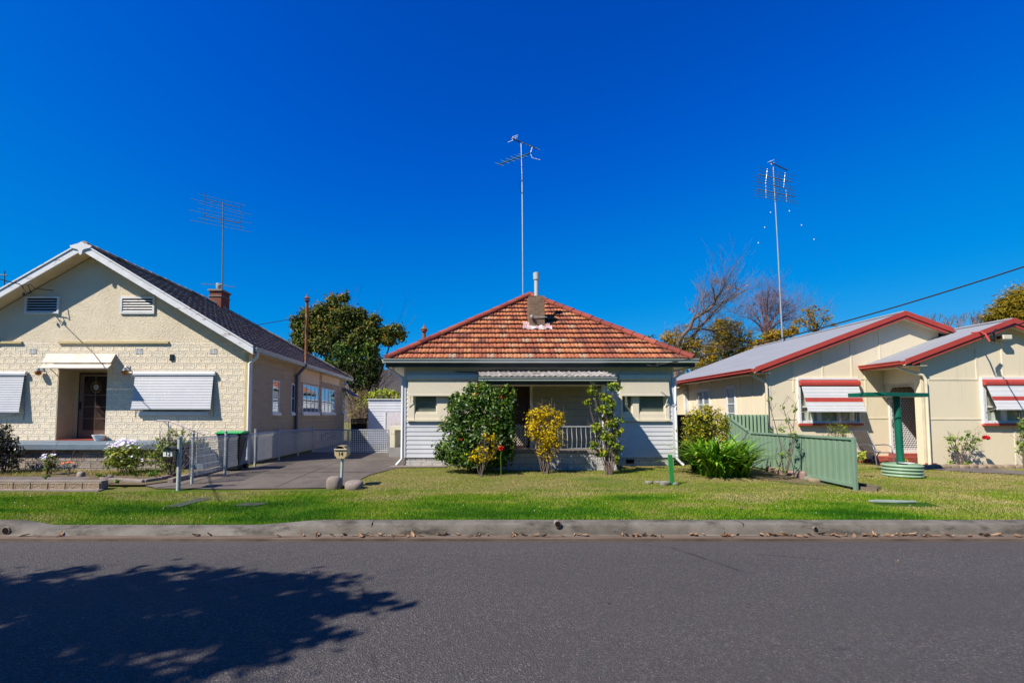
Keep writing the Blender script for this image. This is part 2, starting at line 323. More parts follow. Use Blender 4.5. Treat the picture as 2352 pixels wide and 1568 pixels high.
L['tree'] = leafmat('evergreen leaves', [(0, (.012, .026, .004)), (.4, (.05, .085, .008)), (.72, (.15, .155, .014)), (1, (.36, .19, .03))], .55, .2, .25)
L['treelow'] = leafmat('mid green leaves', [(0, (.02, .05, .008)), (.5, (.08, .16, .015)), (1, (.18, .26, .03))], .55, .2, .25)
L['golden'] = leafmat('golden feathery leaves', [(0, (.09, .075, .008)), (.5, (.30, .195, .014)), (1, (.46, .26, .02))], .65, .35, .15)
L['ochre'] = leafmat('olive ochre leaves', [(0, (.05, .05, .006)), (.5, (.22, .165, .010)), (1, (.44, .28, .018))], .65, .3, .15)
L['bronze'] = leafmat('pinkish seed leaves', [(0, (0.260, 0.130, 0.091)), (1, (0.442, 0.260, 0.156))], .6, .3)
L['shrub'] = leafmat('bright shrub leaves', [(0, (0.120, 0.180, 0.015)), (.5, (0.330, 0.390, 0.022)), (1, (0.540, 0.525, 0.030))], .5, .3)
L['dry'] = leafmat('dry scrub leaves', [(0, (0.140, 0.105, 0.042)), (.5, (0.266, 0.196, 0.084)), (1, (0.364, 0.308, 0.098))], .7, .3)
L['daisy'] = leafmat('daisy leaves', [(0, (0.064, 0.128, 0.013)), (.6, (0.240, 0.304, 0.024)), (1, (0.416, 0.384, 0.032))], .5, .25)
L['darkleaf'] = leafmat('dark purple leaves', [(0, (.012, .014, .012)), (.6, (.03, .035, .018)), (1, (.20, .17, .05))], .35, .15, .6)
L['rose'] = leafmat('rose leaves', [(0, (0.060, 0.135, 0.015)), (.6, (0.180, 0.285, 0.030)), (1, (0.360, 0.390, 0.045))], .45, .25)
L['grass'] = leafmat('grass blades', [(0, (.020, .11, .003)), (.25, (.075, .22, .006)), (.48, (.19, .31, .012)), (.7, (.28, .315, .042)), (1, (.48, .39, .16))], .7, .3, .1)
L['street'] = leafmat('street tree leaves', [(0, (.02, .05, .01)), (1, (.07, .13, .02))], .5, .1)
L['litter'] = leafmat('dead leaves', [(0, (.12, .065, .03)), (.6, (.24, .14, .08)), (1, (.38, .26, .17))], .8, .1)
L['silver'] = leafmat('silver leaves', [(0, (.12, .17, .16)), (1, (.25, .30, .30))], .6, .2)
# ================================================================== ground, road, kerb, lawn
def vn(x, y, f, seed):               # value noise 0..1
    r = np.random.default_rng(seed); T = r.random((64, 64))
    X, Y = np.asarray(x)*f, np.asarray(y)*f
    xi, yi = np.floor(X).astype(int), np.floor(Y).astype(int); fx, fy = X-xi, Y-yi
    fx, fy = fx*fx*(3-2*fx), fy*fy*(3-2*fy); a = lambda i, j: T[(yi+j) % 64, (xi+i) % 64]
    return (a(0, 0)*(1-fx)+a(1, 0)*fx)*(1-fy)+(a(0, 1)*(1-fx)+a(1, 1)*fx)*fy
def fbm(x, y, f, seed): return (vn(x, y, f, seed)+.5*vn(x, y, f*2.1, seed+1)+.25*vn(x, y, f*4.3, seed+2))/1.75
t = NT('lawn soil')
sx = t.n('ShaderNodeSeparateXYZ', Vector=t.P())
dry = t.math('ADD', t.mr(sx.outputs[1], 8.6, 11, -.12, .22), t.noise(1.3, 8, .65, t.vec((.6, 1, 1))))
col = t.ramp(dry, [(.3, (.022, .085, .005)), (.5, (.075, .13, .010)), (.62, (.14, .15, .03)), (.8, (.19, .16, .07))])
col = t.mix(t.mr(t.noise(40, 6, .7), .4, .7, 0, .55), col, (.05, .05, .012))
m['lawn'] = t.done(t.bsdf(col, .95, t.bump(t.noise(60, 6, .7), .8, .03), .1))
g = MB()
xs = np.concatenate([np.linspace(-400, -20, 12), np.linspace(-18, 24, 90), np.linspace(26, 400, 12)])
ys = np.concatenate([[-300, -60, -20, -6, -2, -1.2, -.6, 0, 3, 6, 7.19, 7.2, 7.3, 7.36], np.linspace(7.5, 15, 46), [16, 18, 20, 24, 30, 40, 60, 100, 200, 420]])
X, Y = np.meshgrid(xs, ys); Z = hz(X, Y)
g.v = list(zip(X.ravel(), Y.ravel(), Z.ravel())); n = len(xs)
g.f = [(j*n+i, j*n+i+1, (j+1)*n+i+1, (j+1)*n+i) for j in range(len(ys)-1) for i in range(n-1)]
g.m = [0]*len(g.f); tag(g.build('ground', m['lawn'], smooth=True), kind='structure')
t = NT('asphalt')
v1 = t.n('ShaderNodeTexVoronoi', Vector=t.P(), Scale=95).outputs['Color']
sp = t.n('ShaderNodeSeparateColor', Color=v1).outputs[0]
col = t.ramp(sp, [(0, (.046, .042, .042)), (.5, (.074, .067, .066)), (.88, (.104, .093, .091)), (1, (.20, .18, .17))])
col = t.mix(t.mr(t.noise(.55, 8, .65, t.vec((.5, 1, 1))), .35, .7, 0, .5), col, t.mix(.5, col, (.095, .085, .085)))
col = t.mix(t.mr(t.noise(14, 8, .75), .45, .75, 0, .5), col, (.040, .037, .037))
col = t.mix(t.mr(t.noise(.35, 6, .6, t.vec((.25, 1.3, 1), (9, 0, 0))), .42, .62, 0, .55), col, (.062, .056, .056))
crk = t.n('ShaderNodeTexVoronoi', Vector=t.vec((.35, .6, 1), (3.3, 1.7, 0)), Scale=.55, _feature='DISTANCE_TO_EDGE').outputs['Distance']
col = t.mix(t.math('MULTIPLY', t.mr(crk, .004, .0015), t.mr(t.noise(.8, 4, .5), .5, .6)), col, (.03, .028, .028))
col = t.mix(t.mr(t.noise(1.7, 3, .5, t.vec((.55, 1.4, 1), (5.2, 1, 0))), .735, .76, 0, .5), col, (.022, .02, .022))
col = t.mix(t.mr(t.n('ShaderNodeSeparateXYZ', Vector=t.P()).outputs[1], 6.1, 6.85, 0, .35), col, (.10, .085, .075))
m['asphalt'] = t.done(t.bsdf(col, .85, t.bump(t.math('ADD', t.noise(110, 4, .7), t.n('ShaderNodeTexVoronoi', Vector=t.P(), Scale=70).outputs['Distance']), .9, .012), .25))
g = MB(); ys = np.linspace(-.5, 6.84, 24); xs = np.concatenate([np.linspace(-300, -20, 6), np.linspace(-15, 20, 36), np.linspace(25, 300, 6)])
X, Y = np.meshgrid(xs, ys); Z = .012+.05*(1-((Y-3.2)/3.7)**2)-.05
g.v = list(zip(X.ravel(), Y.ravel(), Z.ravel())); n = len(xs)
g.f = [(j*n+i, j*n+i+1, (j+1)*n+i+1, (j+1)*n+i) for j in range(len(ys)-1) for i in range(n-1)]; g.m = [0]*len(g.f)
tag(g.build('road', m['asphalt'], smooth=True), kind='structure')
# kerb with gutter, a lay-back in front of the driveway
def kh(x): return .165-.085*float(sm(-6.95, -6.5, x)*(1-sm(-3.4, -2.2, x)))
g = MB(); xs = np.concatenate([np.linspace(-300, -14, 8), np.arange(-12, 16, .25), np.linspace(18, 300, 8)]); rows = []
for x in xs:
    h = kh(x); k = (.165-h)/.085; w = .006*math.sin(x*3.1)+.004*math.sin(x*7.7)
    rows.append([(x, 6.82, -.045), (x, 6.82, .0), (x, 7.02, -.006), (x, 7.055-.02*k, .004), (x, 7.075+.0*k, h-.03+.02*k*0), (x, 7.10+.10*k, h-.006+w*.3), (x, 7.13+.12*k, h+w*.3), (x, 7.30+.03*k+w, h+.004), (x, 7.33+.03*k+w, h-.09)])
p = len(rows[0]); g.v = [q for r in rows for q in r]
g.f = [(i*p+j, (i+1)*p+j, (i+1)*p+j+1, i*p+j+1) for i in range(len(xs)-1) for j in range(p-1)]; g.m = [1 if f[0] % p < 2 else 0 for f in g.f]
kerb = tag(g.build('kerb', [m['kerb'], m['gutter_dirt']], smooth=True), kind='structure')
for x in (-1.45, 4.22):
    MB().box(x-.0035, x+.0035, 7.07, 7.30, .02, kh(x)+.0075).build('joint', m['asphalt'], kerb)
for u, v, r in ((1281, 1203, .052), (1872, 1213, .03), (14, 1218, .06)):
    q = W(u, v, 7.055); d = MB()
    d.lathe((0, 0, 0), [(r*.8, .0), (r, .0), (r, -.1), (r*.8, -.1)], 14)
    d.v = [(q.x+a, q.y-.012-c, q.z+b) for a, b, c in d.v]; pp = d.build('drain_pipe', m['concrete'], kerb, smooth=True)
    d = MB(); d.lathe((0, 0, 0), [(r*.82, .004), (r*.82, -.05)], 14); d.v = [(q.x+a, q.y-.012-c, q.z+b) for a, b, c in d.v]; d.build('opening', m['dark_in'], pp)
# driveway, front path, far path
def flat(name, poly, mat, dz=.006, step=.5, kind='structure', z=None):
    import mathutils.geometry as mg
    pts = []
    for (a, b), (c, d) in zip(poly, poly[1:]+poly[:1]):
        k = max(1, int(math.hypot(c-a, d-b)/step)); pts += [(a+(c-a)*i/k, b+(d-b)*i/k) for i in range(k)]
    zz = [float(hz(x, y))+dz if z is None else z for x, y in pts]
    n0 = len(pts); ins = []
    xs_ = [p[0] for p in pts]; ys_ = [p[1] for p in pts]
    for x in np.arange(min(xs_), max(xs_), step):
        for y in np.arange(min(ys_), max(ys_), step):
            c = False; j = n0-1
            for i in range(n0):
                if (ys_[i] > y) != (ys_[j] > y) and x < (xs_[j]-xs_[i])*(y-ys_[i])/(ys_[j]-ys_[i])+xs_[i]: c = not c
                j = i
            if c and min(math.hypot(x-a, y-b) for a, b in pts) > step*.45: ins.append((x, y))
    allp = pts+ins
    r = mg.delaunay_2d_cdt([Vector(p) for p in allp], [(i, (i+1) % n0) for i in range(n0)], [tuple(range(n0))], 1, 1e-5)
    g = MB(); g.add([(p.x, p.y, float(hz(p.x, p.y))+dz if z is None else z) for p in r[0]], [tuple(f) for f in r[2]])
    return tag(g.build(name, mat), kind=kind)
DRIVE = [(-6.75, 9.95), (-5.2, 9.9), (-3.6, 10.0), (-2.75, 10.15), (-2.6, 11.0), (-2.5, 12.0), (-2.2, 12.9), (-1.93, 13.4), (-1.93, 30), (-6.3, 30), (-6.35, 14)]
flat('driveway', DRIVE, m['drive'], .02)
FPATH = [(-18, 10.75), (-9.3, 10.75), (-7.5, 10.5), (-6.76, 10.0), (-6.4, 10.3), (-6.4, 13.2), (-6.9, 13.2), (-7.6, 11.5), (-18, 11.75)]
flat('garden_path', FPATH, m['path'], .028)
RPATH = [(14.7, 13.62), (13.5, 13.62), (12.6, 13.3), (13.4, 12.5), (14.6, 11.9), (18, 11.2), (24, 10.6), (24, 11.2), (18, 11.85), (15.2, 12.6)]
flat('front_path', RPATH, m['path'], .02)
flat('house_apron', [(-2.3, 13.35), (-.6, 13.42), (-.6, 13.86), (-2.2, 13.86)], m['concrete'], .03)
# driveway expansion joints
for (a, b), (c, d) in (((-6.2, 12.2), (-2.45, 12.35)), ((-6.1, 15.2), (-1.95, 15.3)), ((-4.2, 10.1), (-4.1, 17.5))):
    flat('driveway_joint', [(a, b), (c, d), (c+.012, d+.03), (a+.012, b+.03)], m['dark_in'], .0245)
# garden soil in front of the terrace
flat('garden_bed', [(-18, 11.76), (-7.62, 11.52), (-6.92, 13.0), (-18, 13.0)], m['soil'], .012)
flat('garden_soil', [(-18, 10.12), (-10.3, 10.12), (-9.4, 10.3), (-9.35, 10.74), (-18, 10.74)], m['soil'], .014)
flat('corner_soil', [(-9.1, 10.55), (-8.1, 10.3), (-7.2, 10.25), (-6.85, 10.8), (-7.6, 11.4), (-9.2, 11.5)], m['soil'], .05)
# ------------------------------------------------------------------ leaf cards / blades
def cards(P, N, T, ln, wd, tint, fold=.25):
    """P centres, N normals, T tip directions -> folded rhombic leaves (arrays of verts, faces, tints)"""
    N = N/np.linalg.norm(N, axis=1, keepdims=True); T = T-N*(T*N).sum(1, keepdims=True); T /= np.linalg.norm(T, axis=1, keepdims=True)+1e-9
    S = np.cross(N, T); ln = np.broadcast_to(np.asarray(ln, float).reshape(-1, 1), (len(P), 1)); wd = np.broadcast_to(np.asarray(wd, float).reshape(-1, 1), (len(P), 1))
    a = P-T*ln/2; b = P+S*wd/2+N*fold*wd/2; c = P+T*ln/2; d = P-S*wd/2+N*fold*wd/2
    V = np.stack([a, b, c, d], 1).reshape(-1, 3); i = np.arange(len(P))*4
    F = np.stack([np.stack([i, i+1, i+2], 1), np.stack([i, i+2, i+3], 1)], 1).reshape(-1, 3)
    return V, F, np.repeat(tint, 4)
def fastmesh(name, V, F, mat, parent=None, tint=None, off=None, smooth=False):
    me = bpy.data.meshes.new(name); V = np.asarray(V, np.float32)
    if off is None and parent is not None: off = WL[parent]
    if off is not None: V = V-np.array(off, np.float32)
    k = F.shape[1]; me.vertices.add(len(V)); me.vertices.foreach_set('co', V.ravel())
    me.loops.add(F.size); me.loops.foreach_set('vertex_index', F.ravel().astype(np.int32))
    me.polygons.add(len(F)); me.polygons.foreach_set('loop_start', np.arange(0, F.size, k, dtype=np.int32)); me.polygons.foreach_set('loop_total', np.full(len(F), k, np.int32))
    if smooth: me.polygons.foreach_set('use_smooth', np.ones(len(F), bool))
    me.update(calc_edges=True); me.validate()
    if tint is not None:
        ca = me.color_attributes.new('tint', 'FLOAT_COLOR', 'POINT'); tint = np.asarray(tint); cc = np.ones((len(V), 4), np.float32); cc[:, 0] = tint if tint.ndim == 1 else tint[:, 0]; cc[:, 1] = cc[:, 0] if tint.ndim == 1 else tint[:, 1]; cc[:, 2] = cc[:, 0]
        ca.data.foreach_set('color', cc.ravel())
    me.materials.append(mat); o = bpy.data.objects.new(name, me); C.objects.link(o)
    if parent is not None: o.parent = parent; WL[o] = WL[parent].copy()
    elif off is not None: o.location = off; WL[o] = Vector(off)
    return o
def inpoly(x, y, poly):
    c = np.zeros(len(x), bool); n = len(poly); j = n-1
    for i in range(n):
        (a, b), (p, q) = poly[i], poly[j]
        if b != q: c ^= ((b > y) != (q > y)) & (x < (p-a)*(y-b)/(q-b)+a)
        j = i
    return c
PATCH = [[(-5.55, 8.45), (-5.25, 8.47), (-4.98, 9.05), (-5.25, 9.1)], [(-4.3, 8.5), (-3.85, 8.48), (-3.7, 8.66), (-4.15, 8.7)]]
SLABS = [[(7.4, 8.3), (8.5, 8.25), (8.55, 8.62), (7.5, 8.66)]]
def blades(name, n, x0, x1, y0, y1, hmin, hmax, wd, ex=(), tip=.4, keep=None):
    x = RNG.uniform(x0, x1, n); y = RNG.uniform(y0, y1, n); ok = np.ones(n, bool)
    for p in ex: ok &= ~(inpoly(x, y, p) & ((RNG.random(n) < .55) if p in PATCH else True))
    if keep is not None: ok &= keep(x, y)
    x, y = x[ok], y[ok]; n = len(x); z = hz(x, y)
    lush = fbm(x*.55, y*1.2, 1.1, 5); dryf = np.clip((y-8.5)/2.0, 0, 1)*.42
    tint = np.clip((1-lush)*1.5-.30+dryf+RNG.normal(0, .13, n)+.45*(fbm(x*.5, y*1.3, 3.2, 21)-.5), 0, 1)
    th = RNG.uniform(0, 6.283, n); h = RNG.uniform(hmin, hmax, n)*(.65+.7*lush); lean = RNG.uniform(.1, 1.1, n)*h
    a = RNG.uniform(0, 6.283, n); dx, dy = np.cos(a)*lean, np.sin(a)*lean; sx, sy = np.cos(th)*wd/2, np.sin(th)*wd/2
    V = np.stack([np.stack([x-sx, y-sy, z-.005], 1), np.stack([x+sx, y+sy, z-.005], 1), np.stack([x+dx, y+dy, z+h], 1)], 1).reshape(-1, 3)
    return fastmesh(name, V, np.arange(3*n).reshape(-1, 3), L['grass'], None, np.repeat(tint, 3))
HOUSEC = [(-2.1, 13.4), (-.55, 13.4), (-.55, 13.0), (.6, 12.95), (4.3, 12.85), (4.3, 13.85), (6.3, 13.85), (6.3, 20), (-2.1, 20)]
EDGE = [(-18, 9.72), (-10.1, 9.72), (-9.3, 9.75), (-9.2, 10), (-6.6, 9.96), (-6.4, 14), (-18, 14)]
tag(blades('grass', 170000, -9.6, 12.5, 7.28, 9.6, .016, .045, .009, [EDGE, DRIVE]+PATCH+SLABS), 'short green lawn and verge grass, patchy and dry near the houses', 'grass', kind='stuff')
RBED = [(13.2, 13.2), (24, 13.1), (24, 14), (13.2, 14)]
tag(blades('lawn_grass', 190000, -2.9, 17.5, 9.6, 14.9, .010, .032, .009, [DRIVE, HOUSEC, RPATH, RBED, [(9.8, 14.9), (13.6, 14.9), (13.6, 14), (9.8, 14.6)]], keep=lambda x, y: x < (y*1.28+.5)), 'dry yellowish green lawn between the houses and the verge', 'grass', kind='stuff')
tag(blades('weeds', 9000, -12.5, -7.3, 11.75, 12.55, .03, .13, .014, keep=lambda x, y: (fbm(x, y, 1.5, 8) > .42) & (y > 11.7)), 'green weeds growing along the foot of the block terrace wall', 'weeds', kind='stuff')
tag(blades('bed_weeds', 2600, -10, -6.9, 10.35, 11.3, .02, .08, .014, [FPATH], keep=lambda x, y: (fbm(x, y, 2.5, 18) > .58)), 'sparse weeds in the bare garden corner by the wire fence', 'weeds', kind='stuff')
# fallen leaves
def leaf_mesh(k):
    r = random.Random(k); g = MB(); n = 5; w = r.uniform(.3, .5); cu = r.uniform(.15, .5)
    def f(a, b):
        s = (a-.5)*2; ww = math.sin(math.pi*min(.98, max(.02, b)))**.8*w
        return (s*ww*.5, b-.5, cu*((b-.5)**2+abs(s)*.25*(1 if k % 2 else .6))+.02*math.sin(7*b+k))
    g.grid(f, 2, n); me_o = g.build('dry_leaf', L['litter'], col=[(v, v, v, 1) for v in [r.uniform(.1, 1)]*len(g.v)]); return me_o
proto = [leaf_mesh(k) for k in range(6)]; used = [False]*6
spots = []
rr = random.Random(3)
for u in [450, 480, 640, 700, 760, 790, 815, 830]+[840+10*i for i in range(13)]+[1050, 1080, 1100, 1118, 1180, 1200, 1290, 1330, 1342, 1350]+[1430+9*i for i in range(9)]+[1500, 1590, 1600, 1620, 1660, 1700]+[1745+8*i for i in range(8)]+[1840, 1860, 1890, 1915, 1955, 1985]+[2000+9*i for i in range(17)]+[2180, 2255, 2270, 2300, 2325]+[60, 95, 140, 150]+[rr.randint(700, 2350) for _ in range(46)]:
    x = W(u, 1222, 7.0).x+rr.uniform(-.02, .02); spots.append((x, rr.uniform(6.93, 7.04), .012+.0*x, rr.uniform(.07, .15), 'gutter'))
for u, v in ((1440, 1172), (540, 1180), (566, 1182), (330, 1140), (1210, 1160), (1290, 1168), (2100, 1160), (1180, 1140), (650, 1190), (760, 1165), (900, 1150), (1000, 1178), (1560, 1150), (2250, 1150), (180, 1160), (60, 1150), (1100, 1085), (1060, 1080), (1700, 1170), (2200, 1110)):
    q = G(u, v); spots.append((q.x, q.y, q.z+.03, rr.uniform(.05, .11), 'lawn'))
for k in range(14): spots.append((rr.uniform(-5, 9), rr.uniform(4.2, 6.7), .02, rr.uniform(.02, .05), 'road'))
for i, (x, y, z, s, w) in enumerate(spots):
    k = i % 6; o = proto[k] if not used[k] else proto[k].copy()
    if used[k]: C.objects.link(o)
    used[k] = True; o.location = (x, y, z); o.scale = (s*rr.uniform(.7, 1.2), s, s); o.rotation_euler = (rr.uniform(-.5, .5), rr.uniform(-.5, .5), rr.uniform(0, 6.28))
    if w == 'gutter': tag(o, 'curled brown dead leaf lying in the gutter against the kerb', 'leaf', 'dead leaves along the gutter')
    elif w == 'road': o.location.z = .012+.05*(1-((y-3.2)/3.7)**2)-.045; tag(o, 'tiny dry leaf fragment lying out on the bare asphalt', 'leaf', 'leaf fragments on the road')
    else: tag(o, 'single dry brown leaf lying on the lawn grass', 'leaf', 'dead leaves scattered on the grass')
# ================================================================== shared building pieces
def slats(g, a, b, c, n, out, r=.006, stripe=None):
    """roller slats: top-left a, top-right b, bottom-left c (vectors), n slats bulging along out"""
    a, b, c, out = Vector(a), Vector(b), Vector(c), Vector(out).normalized(); W_ = b-a; D = (c-a)/n
    for i in range(n):
        g.mi = 1 if stripe and stripe(i/n) else 0
        p = a+D*i; row = [p-out*r*2, p+D*.16+out*r*.9, p+D*.5+out*r*2.2, p+D*.84+out*r*.9, p+D-out*r*2]
        k = len(g.v); g.v += [tuple(q) for q in row]+[tuple(q+W_) for q in row]
        fs = [(k+j, k+j+1, k+5+j+1, k+5+j) for j in range(4)]; g.f += fs; g.m += [g.mi]*4
    g.mi = 0
    e = out*.03
    g.quad(a-e*.2, b-e*.2, b+D*n-e*.2, a+D*n-e*.2)
def wboards(g, x0, x1, z0, z1, y, h=.131, thick=.016, axis='x', sgn=-1):
    z = z0; 
    while z < z1-1e-6:
        t = min(z+h, z1)
        if axis == 'x': P = lambda x, d, zz: (x, y+sgn*d, zz)
        else: P = lambda x, d, zz: (y+sgn*d, x, zz)
        g.add([P(x0, thick, z), P(x1, thick, z), P(x1, .003, t), P(x0, .003, t), P(x0, 0, z), P(x1, 0, z)], [(0, 1, 2, 3), (4, 5, 1, 0)])
        z = t
def rframe(g, x0, x1, z0, z1, y0, y1, w, wt=None, wb=None):
    wt = wt or w; wb = wb or w
    g.box(x0, x0+w, y0, y1, z0, z1); g.box(x1-w, x1, y0, y1, z0, z1); g.box(x0+w, x1-w, y0, y1, z1-wt, z1); g.box(x0+w, x1-w, y0, y1, z0, z0+wb)
def tiles(O, U, V, N, length, left, right, gauge, tw, prof, mat, name, parent, seed=0, lift=.028, ns=7, stag=0, clump=.25, butt=.03):
    """roof tiles laid in courses: O eave corner, U along eave, V up the slope, left(v)/right(v) limits along U"""
    rg = np.random.default_rng(seed); VV, FF, TT = [], [], []; k = 0
    O, U, V, N = (np.array(q, float) for q in (O, U, V, N)); nr = int(math.ceil(length/gauge))
    for r in range(nr):
        v0 = r*gauge; v1 = min(v0+gauge*1.12, length); l0, r0, l1, r1 = left(v0), right(v0), left(v1), right(v1)
        lo, hi = min(l0, l1), max(r0, r1); k0 = math.floor(lo/tw)-1; n = int((hi-lo)/tw)+3
        for c in range(n):
            xa = (k0+c+(stag if r % 2 else 0))*tw; ts = np.linspace(0, 1, ns); xs = xa+ts*tw
            xb = np.clip(xs, l0, r0); xt = np.clip(xs, l1, r1)
            if xb[-1]-xb[0] < 1e-4 and xt[-1]-xt[0] < 1e-4: continue
            j = rg.normal(0, .003); tl = rg.normal(0, .003)
            p = np.array([prof(q) for q in ts])
            low = O+xb[:, None]*U+v0*V+(p+lift+j)[:, None]*N; up = O+xt[:, None]*U+v1*V+(p*.9-.002+tl)[:, None]*N
            bt = O+xb[:, None]*U+(v0+.004)*V+(p+lift+j-butt)[:, None]*N
            VV += [bt, low, up]; tv = float(np.clip(rg.normal(.5, clump), 0, 1)); TT.append(np.stack([np.full(3*ns, tv), np.repeat([0., 0., 1.], ns)], 1))
            for i in range(ns-1):
                FF += [(k+i, k+i+1, k+ns+i+1, k+ns+i), (k+ns+i, k+ns+i+1, k+2*ns+i+1, k+2*ns+i)]
            k += 3*ns
    V_ = np.concatenate(VV); return fastmesh(name, V_, np.array(FF), mat, parent, np.concatenate(TT))
def caps(p, q, r, ln, mat, name, parent, seed=1, up=.03):
    rg = random.Random(seed); p, q = Vector(p), Vector(q); d = q-p; n = max(1, int(d.length/ln)); d /= n; g = MB(); col = []
    ax = d.normalized(); sd = ax.cross(Vector((0, 0, 1))).normalized(); nu = sd.cross(ax)
    for i in range(n):
        a = p+d*i-d*.06; b = p+d*(i+1)+d*.06; k0 = len(g.v); tv = rg.random(); j = rg.uniform(-.006, .006)
        for P, rr in ((a, r*1.12), (b, r*.94)):
            for s in range(9):
                t = math.pi*(-.12+1.24*s/8); g.v.append(tuple(P+sd*math.cos(t)*rr*1.25+nu*(math.sin(t)*rr+up*0+j)))
        fs = [(k0+s, k0+s+1, k0+10+s, k0+9+s) for s in range(8)]+[tuple(k0+s for s in range(9))[::-1]]
        g.f += fs; g.m += [0]*len(fs); col += [(tv, tv, tv, 1)]*18
    return g.build(name, mat, parent, col=col)
def ogee_gutter(g, p, q, outv, s=.11):
    p, q, o = Vector(p), Vector(q), Vector(outv); u = Vector((0, 0, 1))
    pr = [(0, 0), (.55, 0), (.75, .2), (.7, .45), (.95, .75), (1.0, .98), (.9, 1.0), (.9, .9), (.02, .85)]
    g.prism([p+o*(a*s)+u*((b-1)*s) for a, b in pr], q-p)
def downpipe(g, pts, w=.075, d=.05):
    for a, b in zip(pts, pts[1:]): g.bar(a, b, w, d, up=(0, -1, 0))
def antenna_rods(g, boom, n, ln, tilt, r=.007):
    a, b = Vector(boom[0]), Vector(boom[1])
    for i in range(n):
        c = a+(b-a)*(i+.5)/n; l = ln*(1-.25*i/n); d = Vector(tilt).normalized()*l/2
        g.tube([c-d, c+d], r, 4)
def text(s, size, loc, rot, mat, name, parent, depth=.004):
    cu = bpy.data.curves.new('lettering', 'FONT'); cu.body = s; cu.size = size; cu.extrude = depth; cu.align_x = 'CENTER'; cu.align_y = 'CENTER'
    ob = bpy.data.objects.new('lettering', cu); C.objects.link(ob); dg = bpy.context.evaluated_depsgraph_get()
    me = bpy.data.meshes.new_from_object(ob.evaluated_get(dg)); bpy.data.objects.remove(ob); bpy.data.curves.remove(cu)
    o = bpy.data.objects.new(name, me); C.objects.link(o); me.materials.clear(); me.materials.append(mat)
    o.parent = parent; WL[o] = WL[parent].copy(); o.location = Vector(loc)-WL[parent]; o.rotation_euler = rot; return o
def holes(g, x0, x1, z0, z1, y0, y1, cuts):
    """a wall slab with rectangular openings (x0,x1,z0,z1)"""
    xs = sorted({x0, x1, *[c[0] for c in cuts], *[c[1] for c in cuts]}); zs = sorted({z0, z1, *[c[2] for c in cuts], *[c[3] for c in cuts]})
    for i in range(len(xs)-1):
        a, b = xs[i], xs[i+1]; run = None
        for j in range(len(zs)-1):
            c, d = zs[j], zs[j+1]; mx, mz = (a+b)/2, (c+d)/2
            solid = not any(q[0] < mx < q[1] and q[2] < mz < q[3] for q in cuts)
            if solid: run = [run[0], d] if run else [c, d]
            if (not solid or j == len(zs)-2) and run: g.box(a, b, y0, y1, run[0], run[1]); run = None
def blockface(x0, x1, z0, z1, y, mat, jmat, parent, bw=.345, bh=.187, cuts=(), lim=None, seed=0, d=.005, name='block_face', ztop=None):
    rg = random.Random(seed); g = MB(); col = []; r = 0; z = z0
    while z < z1-.03:
        zt_ = min(z+bh, z1); xx = x0-(bw/2 if r % 2 else 0)
        while xx < x1-.01:
            segs = [(max(xx, x0), min(xx+bw, x1))]
            if lim: segs = [(a, min(b, lim(zt_))) for a, b in segs]
            for c in cuts:
                if c[2] < zt_-.02 and c[3] > z+.02: segs = [q for a, b in segs for q in ((a, min(b, c[0])), (max(a, c[1]), b))]
            tv = min(1, max(0, rg.gauss(.4, .3)))
            for a, b in segs:
                if b-a < .05: continue
                j = .007; A = [(a+j, z+j), (b-j, z+j), (b-j, zt_-j), (a+j, zt_-j)]; q = .006; B = [(a+j+q, z+j+q), (b-j-q, z+j+q), (b-j-q, zt_-j-q), (a+j+q, zt_-j-q)]
                k = len(g.v); e = .032; C_ = [(a+e, z+e), (b-e, z+e), (b-e, zt_-e), (a+e, zt_-e)]; e2 = .043; D_ = [(a+e2, z+e2), (b-e2, z+e2), (b-e2, zt_-e2), (a+e2, zt_-e2)]
                rings = [(A, .0005), (B, d)]+([(C_, d), (D_, d-.0045)] if b-a > .12 and zt_-z > .12 else [])
                for R_, dd in rings: g.v += [(px, y-dd, pz) for px, pz in R_]
                n = len(rings)
                for i in range(n-1): g.f += [(k+4*i+t, k+4*i+(t+1) % 4, k+4*i+4+(t+1) % 4, k+4*i+4+t) for t in range(4)]
                g.f.append(tuple(k+4*(n-1)+t for t in range(4))); g.m += [0]*(4*(n-1)+1); col += [(tv, tv, tv, 1)]*(4*n)
            xx += bw
        z += bh; r += 1
    return g.build(name, mat, parent, col=col)
# ================================================================== the cream block house
YL = 14.4
def l(u, v, dy=0): return W(u, v, YL+dy)
tz = l(300, 1011).z; xr = l(571, 880).x; zt = l(300, 787).z
rk = W(190, 563, YL-.45); XR, ZR = rk.x, rk.z; ee = W(578, 797, YL-.45); XE, ZE = ee.x, ee.z
XLw = 2*XR-xr; YB = 26.0; pitch = (ZR-ZE)/(XE-XR)
H = thing('block_house', 'cream ornamental block house with white gable boards and roller awnings', 'house', (XR, YL, .3))
zu = lambda x: ZR-abs(x-XR)*pitch-.16          # underside of the roof
d0, d1, dt = l(131, 930).x, l(243.5, 930).x, l(200, 846).z
w0, w1 = l(322, 900).x, l(478, 900).x; wb, wt_ = l(400, 945).z, l(400, 868).z
v0, v1 = l(-110, 900).x, l(38, 900).x
g = MB(); cuts = [(d0, d1, tz-.01, dt), (w0, w1, wb, wt_), (v0, v1, wb, wt_)]
